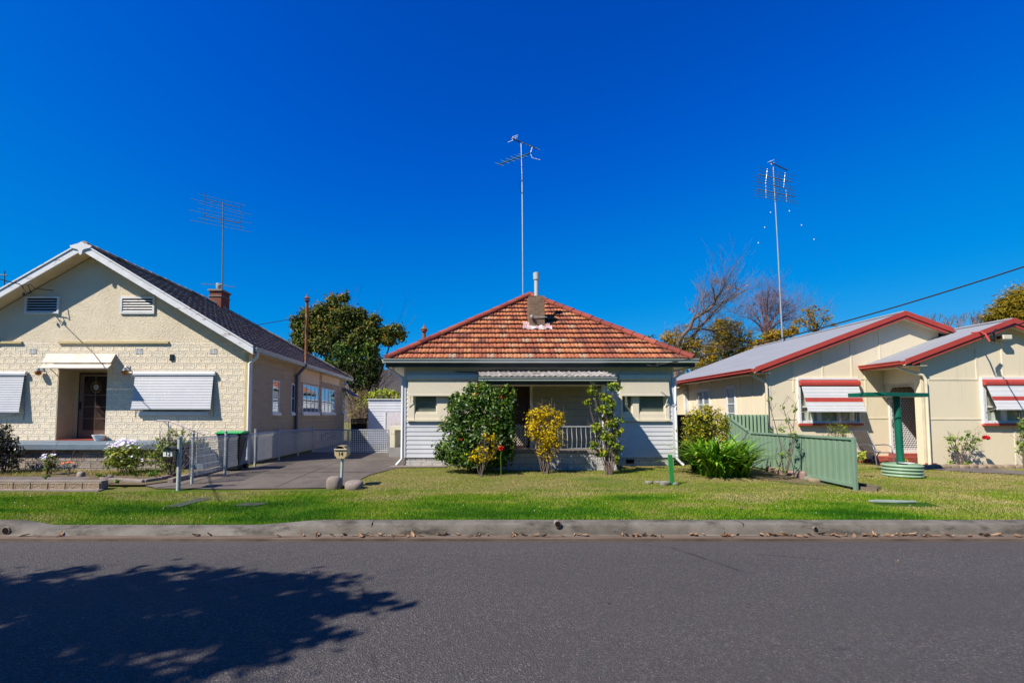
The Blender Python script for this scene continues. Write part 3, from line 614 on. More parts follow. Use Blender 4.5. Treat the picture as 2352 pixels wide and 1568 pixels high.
x1_t = W(384, 1030, 12.62).x+.05; zw = zu(xr)-.03; xc = XR+(ZR-.16-.02-zt)/pitch; holes(g, XLw, xr, .1, zw, YL, YL+.24, cuts); g.prism([(XLw, YL, zw), (xr, YL, zw), (xc, YL, zt), (2*XR-xc, YL, zt)], (0, .24, 0)); FW = g.build('front_wall', m['cream_joint'], H); blockface(XR-4.6, xr, tz-.002, zt, YL, m['cream_block'], None, FW, cuts=cuts, lim=lambda z: XR+(ZR-.18-z)/pitch, seed=1); blockface(x1_t, xr, .2, tz-.01, YL, m['cream_block'], None, FW, seed=2)
g = MB(); g.prism([(2*XR-xc, YL, zt), (xc, YL, zt), (XR, YL, zu(XR)-.02)], (0, .2, 0)); g.build('gable', m['roughcast'], H)
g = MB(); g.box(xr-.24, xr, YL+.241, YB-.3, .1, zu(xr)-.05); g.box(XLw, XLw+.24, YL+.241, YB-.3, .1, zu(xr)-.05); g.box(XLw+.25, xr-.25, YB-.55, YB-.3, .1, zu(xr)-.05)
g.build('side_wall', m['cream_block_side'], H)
# pale lining panels above the rear side windows
g = MB()
for a, b in ((692, 735), (741, 781)):
    p, q = WX(a, 790, xr+.012), WX(b, 800, xr+.012); zb = WX(a, 877, xr).z; g.box(xr, xr+.012, p.y, q.y, zb, zu(xr)-.12)
g.build('wall_panel', m['cream_reveal'], H)
# cream ledge strips
g = MB(); zz = zt
for a, b in ((-200, 239), (624, 1001)):
    p, q = l(a/2.8/1.6327, 787), l(min(b, 1000)/2.8/1.6327+(0 if b < 500 else 170), 787)
    g.box(max(p.x, XLw), min(q.x, xr-.02), YL-.06, YL, zz-.03, zz+.04)
g.build('ledge', m['cream_trim'], H)
# roof
U = (0, 1, 0)
for sgn in (1, -1):
    ex = XR+sgn*(XE-XR+.02); sl = math.hypot(XE-XR, ZR-ZE); Vd = Vector((-sgn*(XE-XR)/sl, 0, (ZR-ZE)/sl)); Nn = Vector((sgn*(ZR-ZE)/sl, 0, (XE-XR)/sl))
    Ln = YB-(YL-.45); run = 5.3
    dark = lambda t: .012*(1 if .42 < t < .58 else 0)
    tiles((ex, YL-.44, ZE), U, Vd, Nn, sl, lambda v: 0, lambda v, sl=sl: Ln-run*v/sl, .335, .33, dark, m['tile_dark'], 'roof_slope', H, 3+sgn, .034, 5, .5)
    g = MB(); g.prism([(ex-sgn*.03, YL-.40, ZE-.05), (XR, YL-.40, ZR-.03), (XR, YL-.40, ZR-.12), (ex-sgn*.03, YL-.40, ZE-.14)], (0, Ln-run, 0)); g.build('eave_lining', m['cream_reveal'], H)
sl = math.hypot(5.3, ZR-ZE); Vd = Vector((0, -5.3/sl, (ZR-ZE)/sl)); Nn = Vector((0, (ZR-ZE)/sl, 5.3/sl)); hw = XE-XR
tiles((XR-hw, YB, ZE), (1, 0, 0), Vd, Nn, sl, lambda v: hw*v/sl, lambda v: 2*hw-hw*v/sl, .335, .33, lambda t: 0, m['tile_dark'], 'rear_hip', H, 9, .03, 3, .5)
caps((XE+.02, YB, ZE+.06), (XR, YB-5.3, ZR+.05), .09, .4, m['tile_dark'], 'hip_cap', H, 4); caps((XR, YL-.4, ZR+.04), (XR, YB-5.3, ZR+.04), .09, .4, m['tile_dark'], 'ridge_cap', H, 5)
# barge boards and finial
for sgn in (1, -1):
    x1 = XR+sgn*(XE-XR+.06); z1 = ZR-(XE-XR+.06)*pitch; g = MB()
    g.prism([(XR+sgn*.001, YL-.49, ZR+.07), (x1, YL-.49, z1+.07), (x1, YL-.49, z1-.19), (XR+sgn*.001, YL-.49, ZR-.19)], (0, .045, 0))
    g.prism([(XR+sgn*.001, YL-.515, ZR+.085), (x1, YL-.515, z1+.085), (x1, YL-.515, z1+.035), (XR+sgn*.001, YL-.515, ZR+.035)], (0, .023, 0))
    g.build('barge_board', m['peel_white'], H)
    g = MB(); zs = lambda x: ZR-abs(x-XR)*pitch-.145
    g.prism([(XR+sgn*.002, YL-.444, zs(XR)), (x1, YL-.444, zs(x1)), (x1, YL-.444, zs(x1)-.012), (XR+sgn*.002, YL-.444, zs(XR)-.012)], (0, .444, 0)); g.build('gable_soffit', m['cream_reveal'], H)
g = MB(); z0 = ZR+.03
pts = [(-.34, -.05), (-.3, -.12), (-.17, -.15), (-.10, -.17), (-.055, -.22), (-.05, -.30), (0, -.345), (.05, -.30), (.055, -.22), (.10, -.17), (.17, -.15), (.3, -.12), (.34, -.05), (0, .04)]
g.prism([(XR+a, YL-.53, z0+b-.02) for a, b in pts], (0, .035, 0)); g.build('finial', m['peel_white'], H)
# louvred gable vents and the little wall vents
def vent(u0, u1, va, vb):
    a, b = l(u0, va), l(u1, vb); g = MB(); rframe(g, a.x, b.x, b.z, a.z, YL-.05, YL+.0, .06); f = g.build('gable_vent', m['peel_white'], H)
    g = MB(); g.box(a.x+.06, b.x-.06, YL-.006, YL-.001, b.z+.06, a.z-.06); g.build('opening', m['dark_in'], f)
    g = MB(); n = 5
    for i in range(n):
        z = b.z+.075+(a.z-b.z-.14)*i/n; g.prism([(a.x+.055, YL-.045, z), (a.x+.055, YL-.04, z), (a.x+.055, YL-.012, z+.034), (a.x+.055, YL-.02, z+.034)], (b.x-a.x-.11, 0, 0))
    g.build('louvre', m['peel_white'], f)
vent(60, 137, 681, 721); vent(279, 356, 682, 721)
for u0, u1, va, vb in ((68, 84, 801, 812), (312, 328, 801, 812), (482, 499, 801, 812), (484, 505, 1061, 1077)):
    a, b = l(u0, va), l(u1, vb); g = MB(); g.box(a.x, b.x, YL-.004, YL, b.z, a.z); f = g.build('air_vent', m['dark_in'], H); g = MB()
    for i in range(4): z = b.z+(a.z-b.z)*(i+.1)/4; g.box(a.x, b.x, YL-.014, YL-.004, z, z+.02)
    g.box((a.x+b.x)/2-.008, (a.x+b.x)/2+.008, YL-.015, YL-.004, b.z, a.z); g.build('grille', m['white'], f)
a, b = l(392, 814), l(400, 828); MB().box(a.x, b.x, YL-.04, YL, b.z, a.z).build('meter_tag', m['bin_dark'], H)
# entrance recess
DD = .62; g = MB(); g.box(d0-.02, d0, YL+.241, YL+DD+.1, tz, dt); g.box(d1, d1+.02, YL+.241, YL+DD+.1, tz, dt); g.box(d0, d1, YL+DD, YL+DD+.1, tz, dt); g.box(d0, d1, YL+.24, YL+DD+.1, dt, dt+.02)
g.box(d0, d0+.012, YL+.003, YL+.239, tz+.03, dt); g.build('entry_recess', m['cream_reveal'], H)
g = MB(); g.box(d0, d1, YL+.005, YL+DD, tz-.02, tz+.025); g.build('door_sill', m['brick_base'], H)
yd = YL+DD-.05; a = W(186, 858, yd); b = W(252, 1007, yd); zb = tz+.03
D = MB(); rframe(D, a.x-.05, b.x+.05, zb, a.z+.03, yd, yd+.05, .06); D = D.build('door', m['door_brown'], H)
g = MB(); g.box(a.x+.01, b.x-.01, yd+.03, yd+.048, zb+.02, a.z-.04); g.build('door_leaf', m['dark_in'], D)
g = MB(); rframe(g, a.x+.01, b.x-.01, zb+.01, a.z-.03, yd-.02, yd, .13, .06, .26)
px = [a.x+.14+(b.x-a.x-.28)*i/2 for i in range(3)]
for i in range(1, 2): g.box(px[i]-.012, px[i]+.012, yd-.018, yd, zb+.27, a.z-.09)
for i in range(1, 4): z = zb+.27+(a.z-zb-.36)*i/4.6; g.box(a.x+.14, b.x-.14, yd-.019, yd-.001, z-.012, z+.012)
g.build('screen_frame', m['mesh_brown'], D)
g = MB(); zc = zb+(a.z-zb)*.79; cx = (a.x+b.x)/2+.03
ring = [(cx+.17*math.cos(t), yd-.03, zc+.17*math.sin(t)) for t in np.linspace(0, 6.2832, 25)]; g.tube(ring, .016, 6, False); g.tube([(cx+.10*math.cos(t), yd-.03, zc+.10*math.sin(t)) for t in np.linspace(0, 6.2832, 25)], .012, 6, False); g.build('round_grille', m['brass'], D, smooth=True)
g = MB(); g.lathe((0, 0, 0), [(.09, 0), (.09, .01)], 20); g.v = [(cx+p, yd-.024-r, zc+q) for p, q, r in g.v]; g.build('round_pane', m['blind'], D)
g = MB()
for i in range(-14, 22):
    for s in (1, -1):
        x = a.x+.02+i*.05; pts = [(x+k*.05*s*.5, yd-.026, zb+.03+k*.05) for k in range(0, 40)]; pts = [p for p in pts if a.x+.02 < p[0] < b.x-.02 and p[2] < a.z-.05]
        if len(pts) > 1: g.bar(pts[0], pts[-1], .005, .003, up=(0, -1, 0))
g.build('security_mesh', m['mesh_brown'], D)
MB().box(a.x+.03, a.x+.07, yd-.06, yd-.02, zb+.95, zb+1.2).build('handle', m['black'], D)
# door awning
g = MB(); p0, p1 = l(108, 814), l(266, 814); q0, q1 = W(90, 846, YL-.72), W(248, 846, YL-.72); mid = .62
pa, pb = p0.lerp(q0, mid), p1.lerp(q1, mid)
g.prism([p0, p1, pb, pa], (0, -.005, .022)); g.prism([pa+Vector((0, .02, -.05)), pb+Vector((0, .02, -.05)), q1, q0], (0, -.005, .02))
aw = g.build('door_awning', m['awning_old'], H)
for a_, q in ((p0, q0), (p1, q1)): g = MB(); g.bar((a_.x+(-.0 if a_ is p0 else -.2)+.1, YL-.01, a_.z-.42), q+Vector((.1 if a_ is p0 else -.1, .05, -.01)), .018, .018); g.bar(a_+Vector((.1 if a_ is p0 else -.1, 0, -.02)), q+Vector((.1 if a_ is p0 else -.1, .02, -.02)), .02, .02); g.build('bracket', m['awning_old'], aw)
# wall lanterns
for u, v in ((88, 852), (287, 851)):
    p = W(u, v, YL-.13); g = MB(); g.lathe(p+Vector((0, 0, .0)), [(.02, .1), (.045, .09), (.05, .03), (.085, .02), (.09, .0)], 14); g.tube([p+Vector((0, 0, .1)), p+Vector((0, .03, .16)), p+Vector((.02, .12, .1))], .013, 6); g.box(p.x-.03, p.x+.07, YL-.02, YL, p.z+.02, p.z+.16)
    o = g.build('wall_lantern', m['steel'], H, smooth=True); g = MB(); g.lathe(p, [(.05, .0), (.088, -.02), (.092, -.06), (.06, -.12), (.02, -.135)], 14); g.build('lamp_glass', m['amber'], o, smooth=True)
# roller awnings over the front windows
def awning(P, xa, xb, ztop, zbot, yw, proj, n, mats, boxh=.13, stripe=None, box_mat=None, white_box=False, arms=True, top_d=.10):
    g = MB(); y = yw-.02
    pr = [(0, 0), (0, -boxh), (-.03, -boxh-.005), (-top_d*.9, -boxh), (-top_d, -boxh*.6), (-top_d*.8, -.02), (-top_d*.4, 0)]
    g.prism([(xa, y+p, ztop+q) for p, q in pr], (xb-xa, 0, 0)); hd = g.build('roller_awning', box_mat or mats[0], P, smooth=True)
    g = MB(); za = ztop-boxh+.01; A = (xa+.05, y-top_d*.5, za); B = (xb-.05, y-top_d*.5, za); Cc = (xa+.05, y-proj, zbot); slats(g, A, B, Cc, n, (0, -(za-zbot), -(proj-top_d*.5)) if False else (0, -1, -.3), .004, stripe)
    g.build('slat_curtain', mats, hd); g = MB(); g.box(xa+.04, xb-.04, y-proj-.014, y-proj+.014, zbot-.035, zbot+.01); g.build('bottom_rail', mats[0], hd)
    if arms:
        for x in (xa+.06, xb-.06): g = MB(); g.tube([(x, y, zbot+(za-zbot)*.2-.22), (x, y-proj+.01, zbot)], .009, 6); g.tube([(x, y+.01, zbot-.28), (x, y+.01, za)], .01, 6); g.build('arm', m['steel'], hd)
    return hd
def lwin(xa, xb, za, zb_):
    g = MB(); rframe(g, xa, xb, za, zb_, YL+.02, YL+.08, .06); n = 3
    for i in range(1, n): x = xa+(xb-xa)*i/n; g.box(x-.025, x+.025, YL+.02, YL+.08, za+.06, zb_-.06)
    f = g.build('window', m['white'], H); MB().box(xa+.06, xb-.06, YL+.10, YL+.11, za+.06, zb_-.06).build('blind', m['curtain'], f)
    MB().box(xa+.05, xb-.05, YL+.05, YL+.056, za+.05, zb_-.05).build('pane', m['glass'], f)
    g = MB(); g.box(xa-.04, xb+.04, YL-.06, YL+.03, za-.11, za); g.build('window_sill', m['peel_white'], f)
lwin(w0, w1, wb, wt_); lwin(v0, v1, wb, wt_)
a, b = l(311, 853), l(497, 858); awning(H, a.x, b.x, a.z, W(400, 937, YL-.16).z, YL, .17, 21, [m['white_metal']])
a, b = l(-130, 853), l(65, 858); awning(H, a.x, b.x, l(30, 853).z, W(30, 944, YL-.16).z, YL, .17, 21, [m['white_metal']])
# terrace and its steps
yf = 12.62; x1 = W(384, 1030, yf).x; g = MB(); g.box(-22, x1, yf, YL-.001, tz-.17, tz-.005); g.build('terrace_slab', m['terrace'], H, bevel=.015)
g = MB(); g.box(-22, x1-.12, yf+.14, YL-.002, 0, tz-.171); T_ = g.build('terrace_wall', m['grey_joint'], H); blockface(-16, x1-.13, .16, tz-.175, yf+.14, m['grey_block'], None, T_, .36, .195, seed=3)
g = MB()
for u in (27, 35): a = W(u, 1052, yf+.14); b = W(u+4, 1066, yf+.14); g.box(a.x, a.x+.055, yf+.118, yf+.14, b.z, a.z)
g.build('vent_slot', m['dark_in'], T_)
for i in range(3):
    z = tz-.2*(i+1); g = MB(); g.box(x1+.24*i+.001, x1+.24*(i+1), yf+.5, YL-.05, 0, z); g.build('step', m['terrace'], H)
g = MB(); yy = yf+.25; a, b, c = W(360, 966, yy), W(387, 966, yy), W(470, 998, yy); g.tube([a, b, c], .02, 8); g.tube([b, (b.x, yy, tz-.01)], .016, 6); c2 = b.lerp(c, .8); g.tube([c2, (c2.x, yy, .5)], .016, 6); g.build('handrail', paint('pinkish handrail', (.50, .42, .42), rough=.4), H, smooth=True)
# eaves gutter, down pipes and the rusty flue
g = MB(); ogee_gutter(g, (XE+.02, YL-.42, ZE+.0), (XE+.02, YB, ZE+.0), (1, 0, 0), .13); g.build('gutter', m['gutter_grey'], H)
g = MB(); g.box(xr+.002, XE+.0, YL-.40, YB-.2, zu(XE)+.03, zu(XE)+.042); g.build('eave_soffit', m['cream_reveal'], H)
g = MB(); xq = xr-.02; g.tube([(XE+.06, YL-.2, ZE-.1), (XE+.06, YL-.2, ZE-.28), (xr+.06, YL-.07, ZE-.45), (xr+.06, YL-.07, .4)], .048, 8); g.build('downpipe', m['pipe_white'], H, smooth=True)
g = MB(); g.box(xr-.10, xr+.004, YL-.03, YL-.001, .3, zu(xr)-.06); g.build('corner_strip', m['cream_trim'], H)
p = WX(683, 830, xr+.09); y = p.y; g = MB(); g.tube([(xr+.09, y, .4), (xr+.09, y, WX(672, 860, xr+.09).z), (XE+.12, y+.1, ZE-.1), (XE+.12, y+.1, ZE+.1)], .065, 10); g.build('side_downpipe', m['pipe_dark'], H, smooth=True)
q = W(687, 690, y+.1); xx = XE+.12; g = MB(); g.tube([(xx, y+.1, ZE+.1), (xx, y+.1, q.z)], .06, 10); f = g.build('flue', m['rust'], H, smooth=True)
g = MB(); g.lathe((xx, y+.1, q.z), [(.11, -.03), (.115, .0), (.06, .01)], 12); g.lathe((xx, y+.1, q.z+.08), [(.13, 0), (.07, .06), (.03, .12), (.004, .22)], 12)
for t in range(4): g.tube([(xx+.09*math.cos(t*1.57), y+.1+.09*math.sin(t*1.57), q.z), (xx+.09*math.cos(t*1.57), y+.1+.09*math.sin(t*1.57), q.z+.09)], .012, 4)
g.build('flue_cap', m['rust'], f, smooth=True)
g = MB(); a = (xx, y+.1, q.z-.65); g.tube([a, (XR+3.6, y-1.6, ZR-3.55*pitch+.06)], .012, 5); g.build('stay_wire', m['dark_metal'], f)
for u in (661, 663): pass
# side windows
def swin(u0, u1, va, vb, n, name='side_window', rows=(.35,), sill=True):
    p, q = WX(u0, (va+vb)/2, xr), WX(u1, (va+vb)/2, xr); za, zb_ = WX(u0, va, xr).z, WX(u0, vb, xr).z
    g = MB()
    def bx(y0, y1, z0, z1, d=.03): g.box(xr+.002, xr+d, y0, y1, z0, z1)
    bx(p.y, p.y+.05, zb_, za); bx(q.y-.05, q.y, zb_, za); bx(p.y+.05, q.y-.05, za-.05, za); bx(p.y+.05, q.y-.05, zb_, zb_+.05)
    for i in range(1, n): yy = p.y+(q.y-p.y)*i/n; bx(yy-.015, yy+.015, zb_+.05, za-.05)
    for r_ in rows: z = zb_+(za-zb_)*r_; bx(p.y+.05, q.y-.05, z-.015, z+.015, .028)
    f = g.build(name, m['white'], H); g = MB(); g.box(xr+.003, xr+.008, p.y+.04, q.y-.04, zb_+.04, za-.04); g.build('room_beyond', m['dark_in'], f)
    g = MB(); g.box(xr+.012, xr+.017, p.y+.04, q.y-.04, zb_+.04, za-.04); g.build('pane', m['glass_side'], f)
    if sill: g = MB(); g.box(xr+.001, xr+.09, p.y-.05, q.y+.05, zb_-.10, zb_-.002); g.build('window_sill', m['white'], f)
swin(624, 640, 872, 947, 1, rows=(.5,)); swin(668, 676, 880, 948, 1, rows=(.5,)); swin(694, 731, 881, 948, 4); swin(737, 768, 890, 948, 4); swin(786, 791, 900, 946, 1, rows=(.5,))
p = WX(785, 890, xr); g = MB(); g.prism([(xr, p.y, p.z), (xr+.65, p.y, p.z-.45), (xr+.65, p.y, p.z-.48), (xr, p.y, p.z-.03)], (0, 1.5, 0)); g.build('window_hood', m['pipe_dark'], H)
for u0, u1 in ((692, 726), (738, 772)):
    p, q = WX(u0, 1010, xr), WX(u1, 1010, xr); g = MB(); g.box(xr, xr+.012, p.y, q.y, .62, .98); f = g.build('subfloor_vent', m['dark_in'], H)
    g = MB(); [g.box(xr+.012, xr+.022, p.y, q.y, .64+.07*i, .67+.07*i) for i in range(5)]; g.build('grille', m['cream_reveal'], f)
# chimney on the ridge
cy = 20.9; a, b = W(479, 700, cy), W(508.5, 700, cy); zt_ = W(495, 665, cy).z; zb = W(495, 706, cy).z-.55; wd = b.x-a.x; cx = (a.x+b.x)/2
g = MB(); g.box(a.x+.02, b.x-.02, cy, cy+.75, zb, zt_-.06); ch = g.build('chimney', m['brick_red'], H)
g = MB(); g.box(a.x-.04, b.x+.04, cy-.06, cy+.81, zt_-.06, zt_+.02); g.box(a.x-.01, b.x+.01, cy-.03, cy+.78, zt_-.32, zt_-.28); g.build('chimney_cap', m['concrete'], ch)
g = MB(); g.lathe((cx+.02, cy+.3, zt_), [(.1, 0), (.11, .12), (.15, .17), (.15, .36), (.13, .37)], 14); g.build('flue_pot', m['gutter_grey'], ch, smooth=True)
g = MB(); g.box(b.x-.06, b.x+.05, cy-.06, cy+.8, zb+.2, zb+.5); g.box(a.x+.1, b.x+.04, cy-.06, cy-.001, zb+.1, zb+.42); g.build('flashing', m['pipe_white'], ch)
# television aerial on the chimney
ay = cy+.05; A0 = W(511, 655, ay); A1 = W(512.5, 464, ay)
AN = thing('television_aerial', 'tall aerial with two stacked wide dark grids beside the red brick chimney', 'aerial', (A0.x, ay, A0.z))
g = MB(); g.tube([A0-Vector((0, 0, .3)), A1], .026, 8); g.build('mast', m['aerial_grey'], AN, smooth=True)
def ap(u, v, dy=0): return W((680+u/3.41)/1.6327, (700+v/3.41)/1.6327, ay+dy)
for e in (((297, 153), (755, 275)), ((290, 372), (755, 468))):
    g = MB(); g.tube([ap(*e[0]), ap(*e[1])], .016, 6); g.build('boom', m['dark_metal'], AN)
g = MB()
for a_, b_ in (((212, 92), (832, 247)), ((115, 150), (908, 364)), ((212, 210), (818, 370)), ((200, 275), (822, 408)), ((90, 296), (905, 473)), ((208, 398), (825, 527)), ((105, 427), (902, 584))):
    g.tube([ap(*a_, -.05), ap(*b_, -.05)], .0095, 4)
g.build('element', m['aerial_grey'], AN)
g = MB()
for a_, b_ in (((294, 70), (303, 232)), ((513, 130), (516, 288)), ((750, 198), (753, 350)), ((293, 290), (295, 452)), ((513, 360), (515, 490)), ((752, 392), (753, 545))): g = MB(); g.tube([ap(*a_, -.03), ap(*b_, -.03)], .011, 4); g.build('strut', m['aerial_grey'], AN)
g = MB()
for a_ in ((385, 200), (482, 230), (600, 243), (385, 396), (482, 428), (597, 440), (697, 462)): p = ap(*a_); g.tube([p-Vector((.08, 0, 0)), p+Vector((.08, 0, -.01))], .014, 4)
g.build('clip', m['aerial_grey'], AN)
g = MB(); g.tube([ap(255, 1245), ap(520, 1255)], .01, 4); g.tube([ap(255, 1238), ap(420, 1248)], .008, 4); g.tube([ap(520, 1248), ap(695, 1285)], .01, 4); g.tube([ap(540, 1265), ap(695, 1292)], .008, 4); g.tube([ap(470, 1262), ap(520, 1245)], .02, 6); g.build('lower_element', m['aerial_grey'], AN)
# ================================================================== the weatherboard cottage with the tiled roof
YC = 13.9
def c(u, v, dy=0): return W(u, v, YC+dy)
xl, xr2 = c(928, 960).x, c(1548, 960).x; zg = .2; zp = c(1000, 1050).z; zs = c(1200, 843).z
K = thing('weatherboard_cottage', 'grey white weatherboard cottage under a hipped orange terracotta tile roof', 'house', ((xl+xr2)/2, YC, .3))
dl, dr, dtop = c(1153, 950).x, c(1217, 950).x, c(1180, 884).z; pz = W(1300, 1034, 12.9).z
wl0, wl1, wr0, wr1 = c(937, 930).x, c(1092, 930).x, c(1424, 930).x, c(1536, 930).x; wz0, wz1 = c(1000, 964).z, c(1000, 880).z
pl, pr = W(1095, 1050, 12.9).x, W(1417, 1050, 12.9).x
g = MB(); holes(g, xl, xr2, zp, zs, YC, YC+.15, [(dl, dr, pz, dtop), (wl0+.05, wl1-.05, wz0+.05, wz1), (wr0+.05, wr1-.05, wz0+.05, wz1)])
YE = 33; g.box(xl, xl+.15, YC+.151, YE, zp, zs); g.box(xr2-.15, xr2, YC+.151, YE, zp, zs); g.box(xl+.16, xr2-.16, YE-.15, YE, zp, zs); g.build('wall', m['board'], K)
def bands(x0, x1, z0, z1, cuts):
    zs_ = sorted({z0, z1, *[q for k in cuts for q in k[2:] if z0 < q < z1]}); out = []
    for a, b in zip(zs_, zs_[1:]):
        segs = [(x0, x1)]
        for k in cuts:
            if k[2] < (a+b)/2 < k[3]: segs = [s for (p, q) in segs for s in ((p, min(q, k[0])), (max(p, k[1]), q)) if s[1]-s[0] > .01]
        out += [(p, q, a, b) for p, q in segs]
    return out
g = MB()
for p, q, a, b in bands(xl+.06, xr2-.06, zp, zs, [(dl-.07, dr+.07, 0, dtop+.07), (wl0, wl1, wz0, 9), (wr0, wr1, wz0, 9)]): wboards(g, p, q, a, b, YC, .131, .018)
for p, q in ((wl0, wl1), (wr0, wr1)): wboards(g, p, q, wz1, zs, YC, .131, .018)
wboards(g, YC+.01, YE, zp, zs, xl, .131, .016, 'y', -1); wboards(g, YC+.01, YE, zp, zs, xr2, .131, .016, 'y', 1)
g.build('weatherboards', m['board'], K)
g = MB(); g.box(dr+.07, wr0-.25, YC-.028, YC-.02, pz, zs-.3); 
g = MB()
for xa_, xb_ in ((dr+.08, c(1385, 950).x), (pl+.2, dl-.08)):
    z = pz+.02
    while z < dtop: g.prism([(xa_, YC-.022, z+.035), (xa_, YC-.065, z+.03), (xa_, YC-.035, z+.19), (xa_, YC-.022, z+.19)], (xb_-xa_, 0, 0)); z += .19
g.build('porch_boards', m['board_porch_shade'], K)
for x, w_ in ((xl, 1), (xr2, -1)):
    g = MB(); g.box(min(x, x+w_*.055)-.006*(w_ > 0), max(x, x+w_*.055)+.006*(w_ < 0), YC-.03, YC+.02, zp, zs); g.build('corner_board', m['board'], K)
g = MB(); g.box(xl+.03, xr2-.03, YC+.02, YC+.16, zg-.1, zp); g.box(xl+.03, xl+.2, YC+.161, YE, zg-.1, zp); g.box(xr2-.2, xr2-.03, YC+.161, YE, zg-.1, zp); PL = g.build('plinth', m['plinth_joint'], K); blockface(xl+.03, xr2-.03, .13, zp, YC+.02, m['plinth_block'], None, PL, .33, .165, seed=4)
a, b = c(1434, 1053, .02), c(1452, 1062, .02); g = MB(); g.box(a.x+.05, b.x+.05, YC-.002, YC+.02, b.z-.02, a.z-.02); g.build('vent', m['dark_in'], PL)
# windows, blinds, roller shutters
def cwin(x0, x1, panes):
    g = MB(); y0, y1 = YC-.045, YC+.06; z0, z1 = wz0, wz1+.02
    xs_ = [x0]+[q for p in panes for q in p]+[x1]
    for a, b in zip(xs_[0::2], xs_[1::2]): g.box(a, b, y0, y1, z0, z1)
    pz0 = c(1000, 948.5).z
    for a, b in panes: g.box(a, b, y0+.012, y1, z0, pz0-.02); g.box(a, b, y0+.03, y1, pz0-.02, pz0+.015)
    f = g.build('window', m['frame_cream'], K)
    for a, b in panes:
        g = MB(); rframe(g, a, b, pz0+.015, z1, YC-.01, YC+.03, .035); g.build('sash', m['frame_cream'], f)
        g = MB(); slats(g, (a+.02, YC+.045, z1), (b-.02, YC+.045, z1), (a+.02, YC+.045, pz0-.01), 22, (0, -1, .2), .004); g.build('blind', m['blind'], f)
        MB().box(a+.02, b-.02, YC+.012, YC+.018, pz0, z1).build('pane', m['glass'], f)
    g = MB(); g.box(x0-.03, x1+.03, YC-.085, YC-.044, z0-.035, z0+.012); g.build('sill', m['frame_cream'], f)
X_ = lambda u: c(u, 930).x
cwin(wl0, wl1, [(X_(952), X_(1004)), (X_(1028), X_(1080))]); cwin(wr0, wr1, [(X_(1428), X_(1452)), (X_(1466), X_(1527))])
for a, b in ((X_(935), X_(1100)), (X_(1420), X_(1537))):
    awning(K, a, b, c(1000, 860).z, c(1000, 906.5, -.13).z, YC-.02, .12, 15, [m['cream_slat']], boxh=.16, arms=False, top_d=.13)
p = W(960, 909, YC-.1); q = c(953, 935, -.06)
for x in (wl0+.09, wr1-.09):
    MB().bar((x-.04, YC-.05, q.z), (x+.02, YC-.15, p.z), .015, .015).build('shutter_arm', m['frame_cream'], K)
# door
g = MB(); y0, y1 = YC-.05, YC+.1; g.box(dl-.07, dl, y0, y1, pz, dtop+.07); g.box(dr, dr+.08, y0, y1, pz, dtop+.07); g.box(dl, dr, y0, y1, dtop, dtop+.07); D = g.build('door', m['frame_cream'], K)
MB().box(dl, dr, YC+.09, YC+.1, pz, dtop).build('door_leaf', m['door_brown'], D)
g = MB(); xm = dl+(dr-dl)*.30; rframe(g, xm, dr-.01, pz+.02, dtop-.01, YC+.02, YC+.05, .05); g.build('screen_frame', m['door_brown'], D)
g = MB(); x0_, x1_, z0_, z1_ = xm+.05, dr-.06, pz+.08, pz+.72
for i in range(-8, 10):
    for s in (1, -1):
        pts = [(x0_+i*.075+k*.01*s, YC+.03, z0_+k*.0133) for k in range(0, 60)]; pts = [p for p in pts if x0_ <= p[0] <= x1_ and p[2] <= z1_]
        if len(pts) > 3: g.bar(pts[0], pts[-1], .012, .008, up=(0, -1, 0))
g.build('screen_lattice', m['cream_slat'], D)
# porch
g = MB(); g.box(pl-.03, pr+.03, 12.87, YC-.03, pz-.075, pz); g.build('porch_floor', m['concrete'], K, bevel=.01)
g = MB(); g.box(pl, pr, 12.9, YC-.001, .1, pz-.076); PW = g.build('porch_wall', m['plinth_joint'], K); blockface(pl, pr, .09, pz-.078, 12.9, m['plinth_block'], None, PW, .34, .185, seed=5)
YP = 12.5; a, b = W(1101, 868, YP), W(1414, 868, YP); ze = W(1250, 866, YP).z; rise = .27; run = YC-.02-YP; sl = math.hypot(rise, run)
wave = lambda t: .02*(.5+.5*math.cos(6.283*t*2))+.018*(t > .9)
tiles((a.x, YP+.03, ze+.01), (1, 0, 0), (0, run/sl, rise/sl), (0, -rise/sl, run/sl), sl, lambda v: 0, lambda v: b.x-a.x, .33, .3, wave, m['tile_pale'], 'porch_roof', K, 6, .035, 9)
g = MB(); ogee_gutter(g, (a.x-.02, YP+.04, ze-.005), (b.x+.02, YP+.04, ze-.005), (0, -1, 0), .11); g.build('porch_gutter', m['gutter_grey'], K)
zf = W(1250, 883, YP+.1).z; g = MB(); g.box(a.x+.04, b.x-.04, YP+.05, YP+.10, zf, ze); g.box(a.x+.04, a.x+.09, YP+.101, YC-.03, zf, ze+.02); g.box(b.x-.09, b.x-.04, YP+.101, YC-.03, zf, ze+.02); g.build('porch_beam', m['fascia_shade'], K)
g = MB(); g.box(a.x+.095, b.x-.095, YP+.11, YC-.03, zf+.03, zf+.045); g.build('porch_ceiling', m['soffit'], K)
for u in (1127, 1386):
    p = W(u, 950, 12.98); g = MB(); g.tube([(p.x, 12.98, pz), (p.x, 12.98, zf+.03)], .045, 10); g.build('porch_post', m['pipe_white'], K, smooth=True)
x0_, x1_ = W(1130, 980, 12.95).x, W(1411, 980, 12.95).x; zr0, zr1 = W(1300, 1031, 12.95).z, W(1300, 979, 12.95).z
g = MB(); g.box(x0_, x1_, 12.93, 12.97, zr1-.015, zr1+.012); g.box(x0_, x1_, 12.94, 12.96, zr0+.02, zr0+.035); RL = g.build('railing', m['pipe_grey'], K)
n = 27
